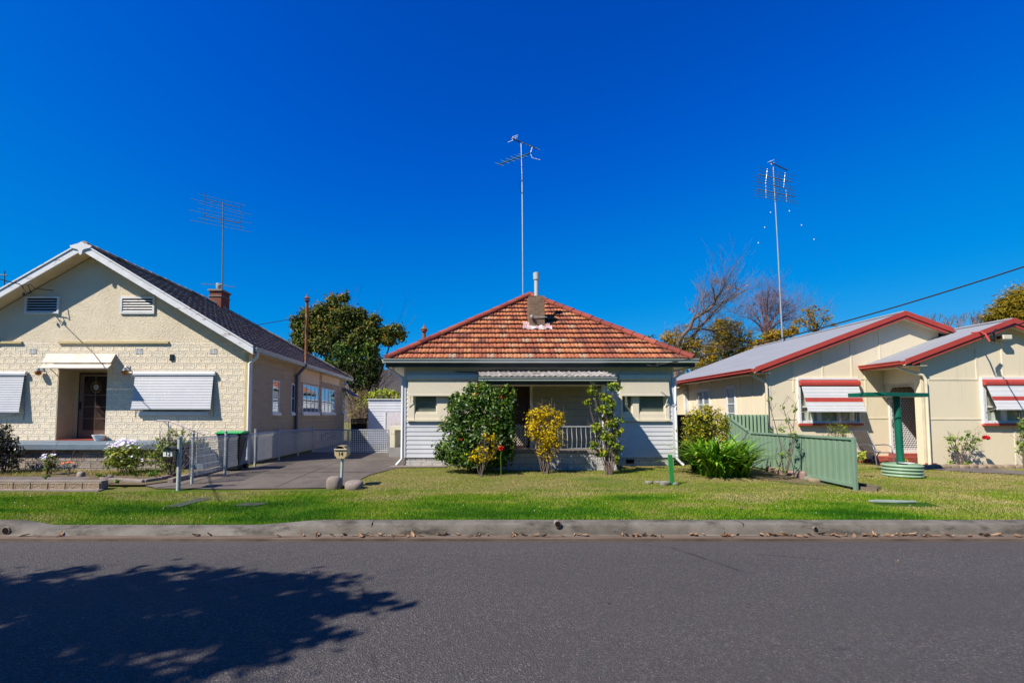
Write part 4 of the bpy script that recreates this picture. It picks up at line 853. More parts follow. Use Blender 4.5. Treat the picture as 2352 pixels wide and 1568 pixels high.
for i in range(n):
    x = x0_+.02+(x1_-x0_-.04)*i/(n-1); g = MB(); hgt = zr1-zr0-.05; pts = [(x, 12.95-.05*math.sin(max(0, (t-.25)/.75)*math.pi)**2*(1-.0*t) if t < .9 else 12.95, zr1-.01-hgt*t) for t in np.linspace(0, 1, 9)]; g.tube(pts, .009, 5); g.build('baluster', m['pipe_grey'], RL, smooth=True)
# main roof
YF = 13.55; e0, e1 = W(886, 826, YF), W(1596, 826, YF); zE = e0.z+.0; AX, AY = 2.42, 17.3; AZ = W(1217, 680, AY).z; YR = 30.3; YBk = 34.4
xa, xb = e0.x, e1.x; rise = AZ-zE; runF = AY-YF; slF = math.hypot(rise, runF); Lf, Rf = AX-xa, xb-AX
wv = lambda t: .024*abs(math.sin(6.283*t))**.8+.02*(1 if t > .88 else 0)-.012*(1 if .44 < t < .56 else 0)
tiles((xa, YF, zE), (1, 0, 0), (0, runF/slF, rise/slF), (0, -rise/slF, runF/slF), slF, lambda v: Lf*v/slF+.02, lambda v: (xb-xa)-Rf*v/slF-.02, .325, .232, wv, m['tile_red'], 'roof_front', K, 2, .050, 9, 0, .26, .016)
for sgn, ex, run_ in ((-1, xa, Lf), (1, xb, Rf)):
    s_ = math.hypot(rise, run_); V_ = (-sgn*run_/s_, 0, rise/s_); N_ = (sgn*rise/s_, 0, run_/s_); LL = YBk-YF
    tiles((ex, YF, zE), (0, 1, 0), V_, N_, s_, lambda v, s_=s_: runF*v/s_+.02, lambda v, s_=s_: LL-(YBk-YR)*v/s_, .325, .232, lambda t: .02*abs(math.sin(6.283*t)), m['tile_red'], 'roof_side', K, 20+sgn, .03, 5, 0, .27)
s_ = math.hypot(rise, YBk-YR); tiles((xa, YBk, zE), (1, 0, 0), (0, -(YBk-YR)/s_, rise/s_), (0, rise/s_, (YBk-YR)/s_), s_, lambda v: Lf*v/s_, lambda v: (xb-xa)-Rf*v/s_, .325, .232, lambda t: .01, m['tile_red'], 'roof_rear', K, 31, .03, 4)
A = Vector((AX, AY, AZ+.05))
caps((xa+.05, YF+.03, zE+.06), A, .105, .40, m['tile_cap'], 'hip_cap', K, 3); caps((xb-.05, YF+.03, zE+.06), A, .105, .40, m['tile_cap'], 'hip_cap', K, 8); caps(A, (AX, YR, AZ+.05), .105, .4, m['tile_cap'], 'ridge_cap', K, 9)
g = MB(); ogee_gutter(g, (xa-.06, YF-.005, zE+.02), (xb+.06, YF-.005, zE+.02), (0, -1, 0), .125); ogee_gutter(g, (xa-.005, YF, zE+.02), (xa-.005, YBk, zE+.02), (-1, 0, 0), .125); ogee_gutter(g, (xb+.005, YF, zE+.02), (xb+.005, YBk, zE+.02), (1, 0, 0), .125); g.build('gutter', m['gutter_grey'], K)
g = MB(); zf = c(1200, 843, -.33).z; g.box(xa, xb, YF, YF+.03, zf, zE); g.box(xa, xa+.03, YF+.031, YBk, zf, zE); g.box(xb-.03, xb, YF+.031, YBk, zf, zE); g.build('fascia', m['fascia_shade'], K)
g = MB(); g.box(xa+.031, xb-.031, YF+.031, YC-.02, zf+.02, zf+.035); g.box(xa+.031, xl-.002, YC-.019, YBk, zf+.02, zf+.035); g.box(xr2+.002, xb-.031, YC-.019, YBk, zf+.02, zf+.035); g.build('soffit', m['soffit'], K)
for x, sg in ((xl, -1), (xr2, 1)):
    g = MB(); xo = x+sg*.05; g.tube([(xo+sg*.28, YF+.25, zf+.02), (xo+sg*.25, YF+.3, zf-.12), (xo, YC-.02, zf-.3), (xo, YC-.02, .52), (xo+sg*.16, YC-.1, .33)], .042, 8); g.build('downpipe', m['pipe_white'], K, smooth=True)
# chimney
ct = .763; y0 = 15.15; a, b = W(1215.5, 700, y0), W(1251, 700, y0); zt_ = W(1230, 679, y0).z; zb = zE+rise*(y0-YF)/runF
g = MB(); g.box(a.x, b.x, y0, y0+.5, zb-.25, zt_); ch = g.build('chimney', m['brick_brown'], K)
p = W(1232, 650, y0+.25); g = MB(); zq = W(1232, 643, y0+.25).z; zq2 = W(1232, 627, y0+.25).z; g.lathe((p.x, y0+.25, 0), [(.075, zt_-.02), (.075, zq), (.105, zq+.01), (.11, zq2), (.09, zq2+.01)], 16); g.build('flue', m['gutter_grey'], ch, smooth=True)
g = MB(); nv = Vector((0, -rise, runF)).normalized(); vv = Vector((0, runF, rise)).normalized()
for q0, q1, w0_, w1_ in (((a.x-.24, -.14), (b.x+.22, .07), 0, 0), ((a.x-.2, .03), (a.x+.0, .36), 0, 0), ((b.x, .03), (b.x+.17, .25), 0, 0)):
    base = Vector((0, y0, zb))
    def f(s, t, q0=q0, q1=q1): 
        r_ = .11+.02*math.sin(s*17+t*5)+.015*math.sin(s*31)-.05*(t-.5)**2*4; return base+Vector((q0[0]+(q1[0]-q0[0])*s, 0, 0))+vv*(q0[1]+(q1[1]-q0[1])*t+.015*math.sin(s*23))+nv*r_
    g.grid(f, 14, 5)
g.build('flashing', m['mortar_pink'], ch, smooth=True)
g = MB(); p = W(1221, 727, y0-.05); g.tube([p, p+Vector((.52, .03, -.01))], .012, 6); g.lathe(p-Vector((0, .03, .05)), [(.03, 0), (.05, .03), (.05, .08), (.02, .1)], 10); g.build('stay_bracket', m['gutter_grey'], ch)
MB().bar(p+Vector((.02, -.02, -.02)), p+Vector((.32, .0, -.42)), .02, .02).build('stay_rod', m['dark_metal'], ch)
# rear flue showing beside the roof
y = 18.5; p = W(974, 800, y); q = W(974, 753, y); g = MB(); g.tube([(p.x, y, p.z-.8), (p.x, y, q.z-.15)], .075, 10); f = g.build('rear_flue', m['rust'], K, smooth=True)
g = MB(); g.lathe((p.x, y, q.z-.16), [(.12, 0), (.13, .06), (.15, .1), (.09, .16), (.03, .22), (.004, .34)], 12); g.build('flue_cap', m['rust'], f, smooth=True)
# service bracket, porch light, loose cable
p = W(1511, 838, 13.2); g = MB(); g.lathe(p, [(.02, -.07), (.04, -.04), (.04, .03), (.02, .05)], 8); g.tube([p, p+Vector((-.18, 0, -.02)), p+Vector((-.28, .1, .02))], .014, 5); g.tube([p, p+Vector((-.08, 0, -.16)), p+Vector((.02, 0, -.18)), p+Vector((.06, 0, 0))], .008, 5); g.build('service_bracket', m['black'], K)
p = W(1127, 869, 12.62); g = MB(); g.lathe(p-Vector((0, 0, .09)), [(.03, 0), (.05, .03), (.05, .1), (.03, .12)], 10); g.build('porch_light', m['white'], K, smooth=True)
p, q = c(1045, 853, -.04), c(1100, 855, -.04); g = MB(); g.tube([p, q, c(1150, 850, -.04)], .012, 5); g.build('conduit', m['dark_metal'], K)
# ------------------------------------------------------------------ aerial above the cottage
ay = 17.35; B0, B1 = W(1201.5, 690, ay), W(1197, 330, ay)
AN = thing('television_aerial', 'tallest aerial behind the brick chimney with one black and one green boom', 'aerial', (B0.x, ay, B0.z))
g = MB(); k1 = W(1199.5, 420, ay)
g.tube([(B0.x, ay, AZ-.1), B0, k1], .028, 8); g.tube([k1, B1], .021, 8); g.build('mast', m['steel'], AN, smooth=True)
def ap(u, v, dy=0): return W((1840+u/5.6)/1.6327, (480+v/5.6)/1.6327, ay+dy)
g = MB(); g.tube([ap(412, 200), ap(992, 445)], .022, 6); g.build('black_boom', m['dark_metal'], AN)
g = MB(); g.tube([ap(172, 770), ap(835, 525)], .024, 6); g.build('green_boom', m['aerial_green'], AN)
g = MB()
for a_, b_, d_ in (((465, 180), (460, 265), 0), ((470, 185), (570, 148), .2), ((365, 300), (462, 262), -.2), ((520, 215), (572, 170), .2), ((520, 220), (572, 225), .2), ((450, 220), (530, 235), 0), ((430, 228), (560, 190), -.1)): g.tube([ap(*a_), ap(*b_, d_)], .010, 5)
g.build('reflector', m['plastic_white'], AN)
g = MB()
for i, (u, v) in enumerate(((185, 765), (310, 715), (415, 672), (510, 635), (600, 600), (680, 578))): g.tube([ap(u-95, v-35, .3), ap(u+95, v+30, -.3)], .009, 4)
for i, (u, v) in enumerate(((640, 300), (720, 335), (800, 365), (930, 410), (985, 440))): g.tube([ap(u-48, v-14, .3), ap(u+52, v+20, -.3)], .008, 4)
g.build('element', m['aerial_grey'], AN)
g = MB(); g.tube([ap(878, 395), ap(840, 520)], .013, 6); g.tube([ap(840, 550), ap(875, 630), ap(1040, 672)], .011, 6); g.build('corner_reflector', m['plastic_white'], AN)
for q_, r_ in (([ap(655, 1030, -.05), ap(605, 1130, -.05), ap(600, 1230, -.05), ap(655, 1370, -.05)], .009), ([ap(500, 270), ap(560, 290), ap(640, 300)], .008), ([ap(740, 590), ap(755, 620), ap(690, 650)], .01)): g = MB(); g.tube(q_, r_, 5); g.build('cable', m['black'], AN)
# ================================================================== cream fibro house with red trim
YA, Y2 = 15.0, 13.75
def ra(u, v, dy=0): return W(u, v, YA+dy)
def rb(u, v, dy=0): return W(u, v, Y2+dy)
F = thing('fibro_house', 'cream fibro house with two red trimmed gables and a grey corrugated roof', 'house', (12.5, YA, .3))
x0 = ra(1762, 950).x; P_ = W(2080, 717, YA-.28); E_ = W(1738, 845, YA-.28); PX, PZ, EX, EZ = P_.x, P_.z, E_.x, E_.z; pa = (PZ-EZ)/(PX-EX)
Q_ = W(2329, 734, Y2-.28); QE = W(2083, 827, Y2-.28); QX, QZ, QEX, QEZ = Q_.x, Q_.z, QE.x, QE.z; pb = (QZ-QEZ)/(QX-QEX)
bx_ = rb(2119, 950).x; BACK = 22.6; gz = .3
uA = lambda x: PZ-abs(x-PX)*pa-.10; uB = lambda x: QZ-abs(x-QX)*pb-.10
dx0, dx1 = ra(2043, 950).x, ra(2112, 950).x; dtz = ra(2080, 884).z; dbz = ra(2080, 1040).z
wa0, wa1, waz0, waz1 = ra(1838, 950).x, ra(1970, 950).x, ra(1900, 968).z, ra(1900, 872).z
wb0, wb1, wbz0, wbz1 = rb(2262, 950).x, rb(2440, 950).x, rb(2300, 968).z, rb(2300, 872).z
g = MB(); ztop = uA(x0)-.02
holes(g, x0, 15.6, gz-.1, ztop, YA, YA+.12, [(dx0, dx1, dbz, dtz), (wa0, wa1, waz0, waz1)])
g.prism([(x0, YA, ztop), (15.6, YA, ztop), (15.6, YA, uA(15.6)-.02), (PX, YA, uA(PX)-.02)], (0, .12, 0))
g.box(x0, x0+.12, YA+.121, BACK-.3, gz-.1, ztop-.01); g.build('wall', m['cream_wall'], F)
rx1 = 2*QX-bx_; zt2 = uB(bx_)-.02; g = MB()
holes(g, bx_, rx1, gz-.1, zt2, Y2, Y2+.12, [(wb0, wb1, wbz0, wbz1)])
g.prism([(bx_, Y2, zt2), (rx1, Y2, zt2), (rx1, Y2, uB(rx1)-.02), (QX, Y2, uB(QX)-.02)], (0, .12, 0))
g.box(rx1-.12, rx1, Y2+.121, BACK, gz-.1, zt2-.01); yo = Y2+.22; zl = W(2020, 882, YA-.1).z
g.box(bx_, bx_+.10, Y2+.121, yo, gz-.1, zt2-.01); g.box(bx_, bx_+.10, yo, YA-.005, zl, zt2-.01)
g.box(dx1+.35, dx1+.45, Y2+.125, YA-.005, gz-.1, zt2-.01); g.build('front_room_wall', m['cream_wall'], F)
# battens
t = .014
def vb(u, va, vb_, Yw, w=.05): p = W(u, va, Yw); q = W(u, vb_, Yw); g = MB(); g.box(p.x-w/2, p.x+w/2, Yw-t, Yw, min(p.z, q.z), max(p.z, q.z)); g.build('batten', m['cream_lite'], F)
def hb(ua, ub, v, Yw, w=.045): p = W(ua, v, Yw); q = W(ub, v, Yw); g = MB(); g.box(p.x, q.x, Yw-t*.8, Yw, p.z-w/2, p.z+w/2); g.build('batten', m['cream_lite'], F)
for u, va in ((1823, 822), (1890, 800), (1957, 775), (2025, 750)): p = ra(u, va); vb(u, 900 if u < 1830 or u > 2000 else 872, va-2, YA)
vb(1773, 1060, 838, YA, .07); vb(1766, 1060, 838, YA, .02); hb(1775, 1832, 870, YA); hb(1977, 2012, 870, YA); hb(1764, 1830, 962, YA); hb(1980, 2040, 960, YA); hb(1995, 2022, 843, YA)
vb(1992, 975, 845, YA)
vb(2126, 1066, 850, Y2, .08); hb(2132, 2246, 871, Y2); hb(2134, 2255, 962, Y2); vb(2244, 870, 800, Y2); vb(2304, 870, 745, Y2); vb(2365, 870, 745, Y2); vb(2335, 1066, 978, Y2)
# corrugated roofs
def iron(name, O, U, V, N, ln, sl, y1f=None, pitch_=.076):
    O, U, V, N = (np.array(q, float) for q in (O, U, V, N)); n = int(ln/pitch_*4); s_ = np.arange(n+1)*pitch_/4; h_ = .009*np.sin(s_/pitch_*6.2832)
    rows = np.array([0, .5, 1.])*sl; Vv = np.concatenate([O+s_[:, None]*U+r_*V+h_[:, None]*N for r_ in rows]); k = n+1
    i = np.arange(n); Fc = np.concatenate([np.stack([j*k+i, j*k+i+1, (j+1)*k+i+1, (j+1)*k+i], 1) for j in range(2)])
    return fastmesh(name, Vv, Fc, m['roof_iron'], F, None, smooth=True)
for sg in (-1, 1):
    ex = PX+sg*(PX-EX+.05); r_ = PX-EX+.05; s_ = math.hypot(r_, r_*pa); N_ = (sg*r_*pa/s_, 0, r_/s_); V_ = (-sg*r_/s_, 0, r_*pa/s_)
    iron('roof_slope', (ex, YA-.24, PZ-r_*pa), (0, 1, 0), V_, N_, BACK-YA+.24, s_)
for sg in (-1, 1):
    r_ = QX-QEX+.05; ex = QX+sg*r_; s_ = math.hypot(r_, r_*pb); N_ = (sg*r_*pb/s_, 0, r_/s_); V_ = (-sg*r_/s_, 0, r_*pb/s_)
    iron('front_roof_slope', (ex, Y2-.24, QZ-r_*pb), (0, 1, 0), V_, N_, (YA+.12 if sg < 0 else BACK)-Y2+.24, s_*(1 if sg > 0 else 1))
# valley side: rest of the left slope behind the front gable of the main house
r_ = QX-15.55; s_ = math.hypot(r_, r_*pb); iron('valley_slope', (15.55, YA+.13, QZ-r_*pb), (0, 1, 0), (r_/s_, 0, r_*pb/s_), (-r_*pb/s_, 0, r_/s_), BACK-YA-.1, s_)
g = MB(); g.tube([(PX, YA-.26, PZ+.02), (PX, BACK, PZ+.02)], .05, 6); g.tube([(QX, Y2-.26, QZ+.02), (QX, BACK, QZ+.02)], .05, 6); g.build('ridge_cap', m['roof_iron'], F)
# barge boards (two stepped boards each side)
def barge(Px, Pz, pit, x1, yf, name='barge_board'):
    sg = 1 if x1 > Px else -1; z1 = Pz-abs(x1-Px)*pit; a_ = Px+sg*.001
    g = MB(); g.prism([(a_, yf, Pz+.05), (x1, yf, z1+.05), (x1, yf, z1-.10), (a_, yf, Pz-.10)], (0, .03, 0)); x2 = x1-sg*.22; z2 = Pz-abs(x2-Px)*pit
    g.prism([(a_, yf+.031, Pz-.07), (x2, yf+.031, z2-.07), (x2, yf+.031, z2-.205), (a_, yf+.031, Pz-.205)], (0, .03, 0)); g.build(name, m['red_trim'], F)
    g = MB(); g.prism([(a_, yf+.063, Pz-.12), (x1, yf+.063, z1-.12), (x1, yf+.063, z1-.135), (a_, yf+.063, Pz-.135)], (0, .25, 0)); g.build('gable_soffit', m['cream_lite'], F)
barge(PX, PZ, pa, EX-.05, YA-.30); barge(PX, PZ, pa, W(2192, 760, YA-.3).x, YA-.30); barge(QX, QZ, pb, QEX-.05, Y2-.30); barge(QX, QZ, pb, 2*QX-QEX, Y2-.30)
# gutters, fascias and bent down pipes
def eave(ex, ez, xw, y0, y1):
    g = MB(); ogee_gutter(g, (ex-.02, y0, ez-.0), (ex-.02, y1, ez-.0), (-1, 0, 0), .12); g.build('gutter', m['red_paint'], F)
    g = MB(); g.box(ex, ex+.03, y0, y1, ez-.17, ez-.01); g.build('fascia', m['red_paint'], F)
    g = MB(); g.box(ex+.031, xw-.002, y0, y1, ez-.16, ez-.145); g.build('eave_soffit', m['cream_wall'], F)
eave(EX-.02, EZ+.0, x0, YA-.22, BACK-.2); eave(QEX-.02, QEZ+.0, bx_, Y2-.22, YA-.01)
def rdp(ex, ez, xw, yw):
    g = MB(); g.tube([(ex+.06, yw+.05, ez-.17), (ex+.12, yw+.0, ez-.24), (xw-.12, yw-.05, ez-.42), (xw-.04, yw-.06, ez-.55), (xw-.04, yw-.06, .35)], .042, 8); g.build('downpipe', m['cream_lite'], F, smooth=True)
rdp(EX-.02, EZ, x0+.02, YA+.02); rdp(QEX-.05, QEZ, bx_+.1, Y2-.02)
# windows with striped roller awnings
def fwin(x0_, x1_, z0_, z1_, yw, n, xs_box, curtain=True):
    a_, b_, zt_, zb_ = xs_box; g = MB(); g.box(a_, x0_, yw-.07, yw-.001, zb_, zt_); g.box(x1_, b_, yw-.07, yw-.001, zb_, zt_); g.box(x0_, x1_, yw-.07, yw-.001, z1_, zt_); g.box(x0_, x1_, yw-.05, yw-.001, zb_, z0_)
    for i in range(1, n): x = x0_+(x1_-x0_)*i/n; g.box(x-.035, x+.035, yw-.04, yw+.06, z0_, z1_)
    g.box(x0_, x1_, yw-.03, yw+.05, z0_+(z1_-z0_)*.34, z0_+(z1_-z0_)*.34+.04)
    f = g.build('window', m['white'], F); w_ = (x1_-x0_)/n
    for i in range(n):
        q = x0_+w_*i; g = MB(); rframe(g, q+.036, q+w_-.036, z0_+.001, z0_+(z1_-z0_)*.34, yw-.01, yw+.04, .03); g.build('sash', m['white'], f)
    g = MB(); nn = 60; g.grid(lambda s, t_: (x0_+(x1_-x0_)*s, yw+.05+.015*math.sin(s*70), z0_+(z1_-z0_)*t_), nn, 1); g.build('curtain', m['curtain'], f)
    MB().box(x0_, x1_, yw+.02, yw+.026, z0_, z1_).build('pane', m['glass'], f)
    g = MB(); g.box(a_-.03, b_+.03, yw-.12, yw-.071, zb_-.05, zb_+.02); g.box(a_, b_, yw-.071, yw-.001, zb_-.05, zb_-.001); g.build('window_sill', m['red_paint'], f)
p, q = ra(1829, 868), ra(1974, 973); fwin(wa0, wa1, waz0, waz1, YA, 3, (p.x, q.x, p.z, q.z))
p, q = rb(2249, 866), rb(2455, 973); fwin(wb0, wb1, wbz0, wbz1, Y2, 4, (p.x, q.x, p.z, q.z))
st_ = lambda s: .47 < s < .62
p, q = W(1834, 873, YA-.08), W(1972, 890, YA-.08); bt = W(1900, 943, YA-.38); awning(F, p.x, q.x, p.z, bt.z, YA-.06, .30, 18, [m['scuffed'], m['red_paint']], .17, lambda s: st_(s) or s < .05, m['red_paint'])
p = W(2256, 871, Y2-.08); bt = W(2300, 938, Y2-.38); awning(F, p.x, rb(2452, 900).x, p.z, bt.z, Y2-.06, .30, 18, [m['scuffed'], m['red_paint']], .17, st_, m['red_paint'])
g = MB(); r = ra(1833, 930)
# door with diamond screen, lace trim, step
D = MB(); rframe(D, dx0-.02, dx1+.02, dbz, dtz+.03, YA-.03, YA+.03, .08, .1, .12); D = D.build('door', m['white'], F)
MB().box(dx0, dx1, YA+.08, YA+.1, dbz, dtz).build('door_leaf', m['door_brown'], D)
g = MB(); a_, b_, z0_, z1_ = dx0+.06, dx1-.06, dbz+.12, dtz-.08; st = .085; hh = z1_-z0_
for i in range(-30, 30):
    for s in (1, -1):
        xs0 = a_+i*st; pts = []
        for k in range(0, int(hh/.01)): 
            x = xs0+s*k*.01*.62; z = z0_+k*.01
            if a_ <= x <= b_: pts.append((x, YA-.005, z))
        if len(pts) > 4: g.bar(pts[0], pts[-1], .028, .01, up=(0, -1, 0))
g.build('diamond_screen', m['white'], D)
MB().box(dx0+.01, dx0+.045, YA-.06, YA-.03, dbz+.9, dbz+1.1).build('handle', m['steel'], D)
g = MB(); ya, yb_ = YA-.02, yo; n = 22
for i in range(n):                                  # scalloped lace hanging under the entry beam
    s = (i+.5)/n; y = ya+(yb_-ya)*s; drop = .07+.42*max(0, 1-s/.28)**1.6+.16*max(0, (s-.84)/.16)**1.6; g.box(bx_+.03, bx_+.045, y-.02, y+.02, zl-drop, zl-.001)
    g.tube([(bx_+.03, y, zl-drop-.02), (bx_+.046, y, zl-drop-.02)], .035, 8)
g.build('lace_trim', m['cream_slat'], F)
g = MB(); g.box(bx_-.45, dx1+.3, YA-.55, YA-.001, .1, dbz-.09); g.box(dx0-.1, dx1+.2, YA-.3, YA-.002, dbz-.089, dbz-.001); g.build('entry_step', m['brick_base'], F)
g = MB(); g.box(x0+.02, bx_-.5, YA-.012, YA-.001, .15, .40); g.box(bx_-.02, bx_+.3, Y2-.05, Y2-.001, .15, .40); g.box(bx_+.31, rx1, Y2-.02, Y2-.001, .15, .30); g.build('base_course', m['brick_base'], F)
# side wall windows and vents of the long side
def fside(u0, u1, va, vb_, n):
    p, q = WX(u1, (va+vb_)/2, x0), WX(u0, (va+vb_)/2, x0); za, zb_ = p.z, p.z; za = WX((u0+u1)/2, va, x0).z; zb_ = WX((u0+u1)/2, vb_, x0).z; g = MB()
    for y in np.linspace(p.y, q.y, n+1): g.box(x0-.03, x0-.001, y-.04, y+.04, zb_, za)
    g.box(x0-.028, x0-.001, p.y, q.y, za-.08, za+.06); 
    for s in (.3, .55): g.box(x0-.026, x0-.001, p.y, q.y, zb_+(za-zb_)*s-.015, zb_+(za-zb_)*s+.015)
    f = g.build('side_window', m['white'], F); MB().box(x0-.012, x0-.004, p.y, q.y, zb_, za).build('pane', m['glass_side'], f); MB().box(x0-.004, x0-.002, p.y, q.y, zb_, za).build('curtain', m['curtain'], f)
fside(1671, 1690, 888, 975, 1); fside(1603, 1631, 895, 970, 2)
for u, v in ((1608, 879), (1636, 874), (1664, 868)):
    p = WX(u, v, x0); g = MB(); g.box(x0-.01, x0-.001, p.y-.1, p.y+.1, p.z-.1, p.z+.08); g.build('air_vent', m['cream_trim'], F)
for u in (1580, 1640, 1700, 1728): p = WX(u, 900, x0); g = MB(); g.box(x0-.012, x0-.001, p.y-.03, p.y+.03, .3, EZ-.17); g.build('side_batten', m['cream_lite'], F)
# flood light, service bracket with conduit
p = W(2303, 775, Y2-.12); g = MB(); g.box(p.x-.12, p.x+.14, Y2-.25, Y2-.05, p.z-.07, p.z+.06); g.box(p.x-.03, p.x+.05, Y2-.06, Y2-.001, p.z-.03, p.z+.03); f = g.build('flood_light', m['cream_slat'], F, bevel=.015); MB().box(p.x-.14, p.x-.121, Y2-.22, Y2-.08, p.z-.05, p.z+.04).build('lens', m['door_brown'], f)
a_, b_ = W(2254, 762, Y2-.35), W(2272, 774, Y2-.55); g = MB(); g.tube([a_+Vector((-.02, .25, .02)), a_, a_.lerp(b_, .5)+Vector((0, 0, .015)), b_+Vector((.01, 0, -.13))], .022, 7); cb = g.build('conduit', m['red_paint'], F, smooth=True)
q = b_+Vector((.1, 0, .0)); g = MB(); g.lathe(q, [(.02, -.12), (.045, -.08), (.05, .05), (.03, .12)], 8); g.tube([q+Vector((.0, 0, .1)), q+Vector((.12, 0, .22))], .035, 6); g.tube([q, q+Vector((-.05, 0, -.18)), q+Vector((.03, -.02, -.2)), q+Vector((.06, 0, 0))], .01, 5); g.build('cable_terminal', m['black'], cb)
# lean-to at the back of the long side
AXF = MB(); y = 20.3; p = W(1556, 950, y); r = W(1601, 950, y)
AXF.prism([(p.x, y, .3), (r.x+1, y, .3), (r.x+1, y, W(1601, 876, y).z+.0), (r.x, y, W(1601, 876, y).z), (p.x, y, W(1556, 895, y).z)], (0, 2.2, 0)); AX_ = AXF.build('lean_to', m['cream_wall'], F)
g = MB(); a_, b_ = W(1571, 899, y-.02), W(1589, 960, y-.02); rframe(g, a_.x, b_.x, b_.z-.6, a_.z, y-.04, y-.001, .06); f = g.build('door_frame', m['white'], AX_)
MB().box(a_.x+.06, b_.x-.06, y-.02, y-.002, b_.z-.6, a_.z-.06).build('door_leaf', m['shed_board'], AX_)
g = MB(); g.prism([(p.x-.3, y-.15, W(1556, 895, y).z-.05), (p.x-.3, y-.15, W(1556, 895, y).z+.0), (r.x, y-.15, W(1601, 876, y).z+.09), (r.x, y-.15, W(1601, 876, y).z+.02)], (0, 2.5, 0)); g.build('lean_to_roof', m['cream_trim'], F)
# ------------------------------------------------------------------ aerial on the ridge
ay = 20.2; B0, B1 = W(1797, 772, ay), W(1776, 384, ay)
AN = thing('television_aerial', 'lattice aerial with many cross rods on the ridge of the red trimmed house', 'aerial', (B0.x, ay, B0.z))
k1 = W(1793, 700, ay); k2 = W(1786, 560, ay)
g = MB(); g.tube([B0-Vector((0, 0, .3)), k1], .036, 8); g.tube([k1, k2], .030, 8); g.tube([k2, B1], .025, 8); g.build('mast', m['steel'], AN, smooth=True)
def ap(u, v, dy=0): return W((2780+u/4.356)/1.6327, (580+v/4.356)/1.6327, ay+dy)
g = MB(); g.tube([ap(470, 122), ap(758, 260)], .026, 6); g.build('black_boom', m['dark_metal'], AN)
g = MB()
for a_, b_ in (((430, 128), (478, 108)), ((490, 105), (537, 88)), ((480, 100), (490, 165)), ((490, 155), (540, 130))): g.tube([ap(*a_), ap(*b_)], .010, 5)
g.build('reflector', m['plastic_white'], AN)
for e in (((282, 325), (828, 447)), ((252, 565), (873, 688))):
    g = MB(); g.tube([ap(*e[0]), ap(*e[1])], .024, 6); g.build('boom', m['aerial_grey'], AN)
g = MB()
for a_, b_ in (((282, 208), (882, 352)), ((262, 262), (858, 404)), ((205, 355), (735, 463)), ((238, 402), (845, 530)), ((228, 436), (890, 598)), ((228, 446), (850, 566)), ((222, 502), (897, 648)), ((200, 588), (785, 712)), ((220, 628), (918, 767)), ((218, 674), (922, 803))): g.tube([ap(*a_, -.06), ap(*b_, -.06)], .0125, 4)
g.build('element', m['aerial_grey'], AN)
g = MB()
for a_, b_ in (((425, 230), (395, 480)), ((715, 298), (690, 535)), ((400, 480), (404, 712)), ((727, 545), (742, 770))): g = MB(); g.tube([ap(*a_, -.04), ap(*b_, -.04)], .009, 4); g.build('strut', m['steel'], AN)
for q_, r_ in (([ap(495, 165), ap(510, 225), ap(560, 245)], .012), ([ap(585, 655), ap(555, 690), ap(565, 730), ap(582, 738)], .014), ([ap(600, 300, -.1), ap(605, 410, -.1), ap(600, 640, -.1)], .01)): g = MB(); g.tube(q_, r_, 4); g.build('cable', m['black'], AN)
GI = [ap(480, 942), ap(785, 920), ap(382, 1187), ap(984, 1150), ap(278, 1439), ap(1188, 1382)]
for tri, foot in (((0, 2, 4), W(1690, 840, ay)), ((1, 3, 5), W(1945, 757, ay-3))):
    g = MB(); top = ap(575, 760); pts = [top]+[GI[i] for i in tri]; g.tube(pts+[pts[-1]+(pts[-1]-pts[-2])*2.2], .0018, 3); o = g.build('guy_wire', m['aerial_grey'], AN)
    for i in tri: g = MB(); g.lathe(GI[i]-Vector((0, 0, .045)), [(.008, .012), (.02, .022), (.023, .045), (.014, .066)], 8); g.build('insulator', m['plastic_white'], o, smooth=True)
# ================================================================== fences, letterboxes, garden things
# wire mesh fence along the driveway
FX = -6.26
def fp(u, v): return WX(u, v, FX)
pu = [(447, 1008), (521, 983), (590, 977), (657, 970), (686.5, 965), (719, 960), (753, 958), (777, 955)]
ys = [FX*FPX*1.0/((447-UX)), ]; ys = [WX(u, 1000, FX).y for u, v in [(444, 0), (520, 0), (588.5, 0), (642, 0)]]
ys = [10.45, 11.95, 13.6, 15.3, 17.0, 18.75]; ys = [WX(u, 1000, FX).y for u in (444, 519, 587, 641, 685, 718)]
MF = thing('mesh_fence', 'low silver wire mesh fence with pipe posts running along the driveway', 'fence', (FX, ys[0], .25))
ztop = 1.30; zbase = [float(hz(FX, y))+.02 for y in ys]
for y, zb in zip(ys, zbase):
    g = MB(); g.tube([(FX, y, zb-.1), (FX, y, ztop+.10)], .033, 10); p = g.build('post', m['steel_rust'], MF, smooth=True)
    g = MB(); g.lathe((FX, y, ztop+.10), [(.036, -.03), (.037, 0), (.02, .015)], 10); g.build('post_cap', m['steel'], p)
for i in range(len(ys)-1):
    y0, y1 = ys[i]-(.16 if i == 0 else 0)+.0, ys[i+1]; g = MB(); n = int((y1-y0)/.052); zb = .5*(zbase[i]+zbase[i+1])+.16
    for k in range(n+1):
        y = y0+(y1-y0)*k/n; x = FX+.035
        g.tube([(x, y, zb), (x, y, ztop-.13), (x+.045, y, ztop-.05), (x, y, ztop)], .0062, 4)
    for z in [zb+.02+(ztop-zb-.16)*j/11 for j in range(12)]+[ztop, ztop-.05]:
        x = FX+.035+(.045 if z == ztop-.05 else 0); g.tube([(x, y0, z), (x, y1, z)], .005 if z < ztop else .008, 4)
    g.build('mesh_panel', m['wire'], MF)
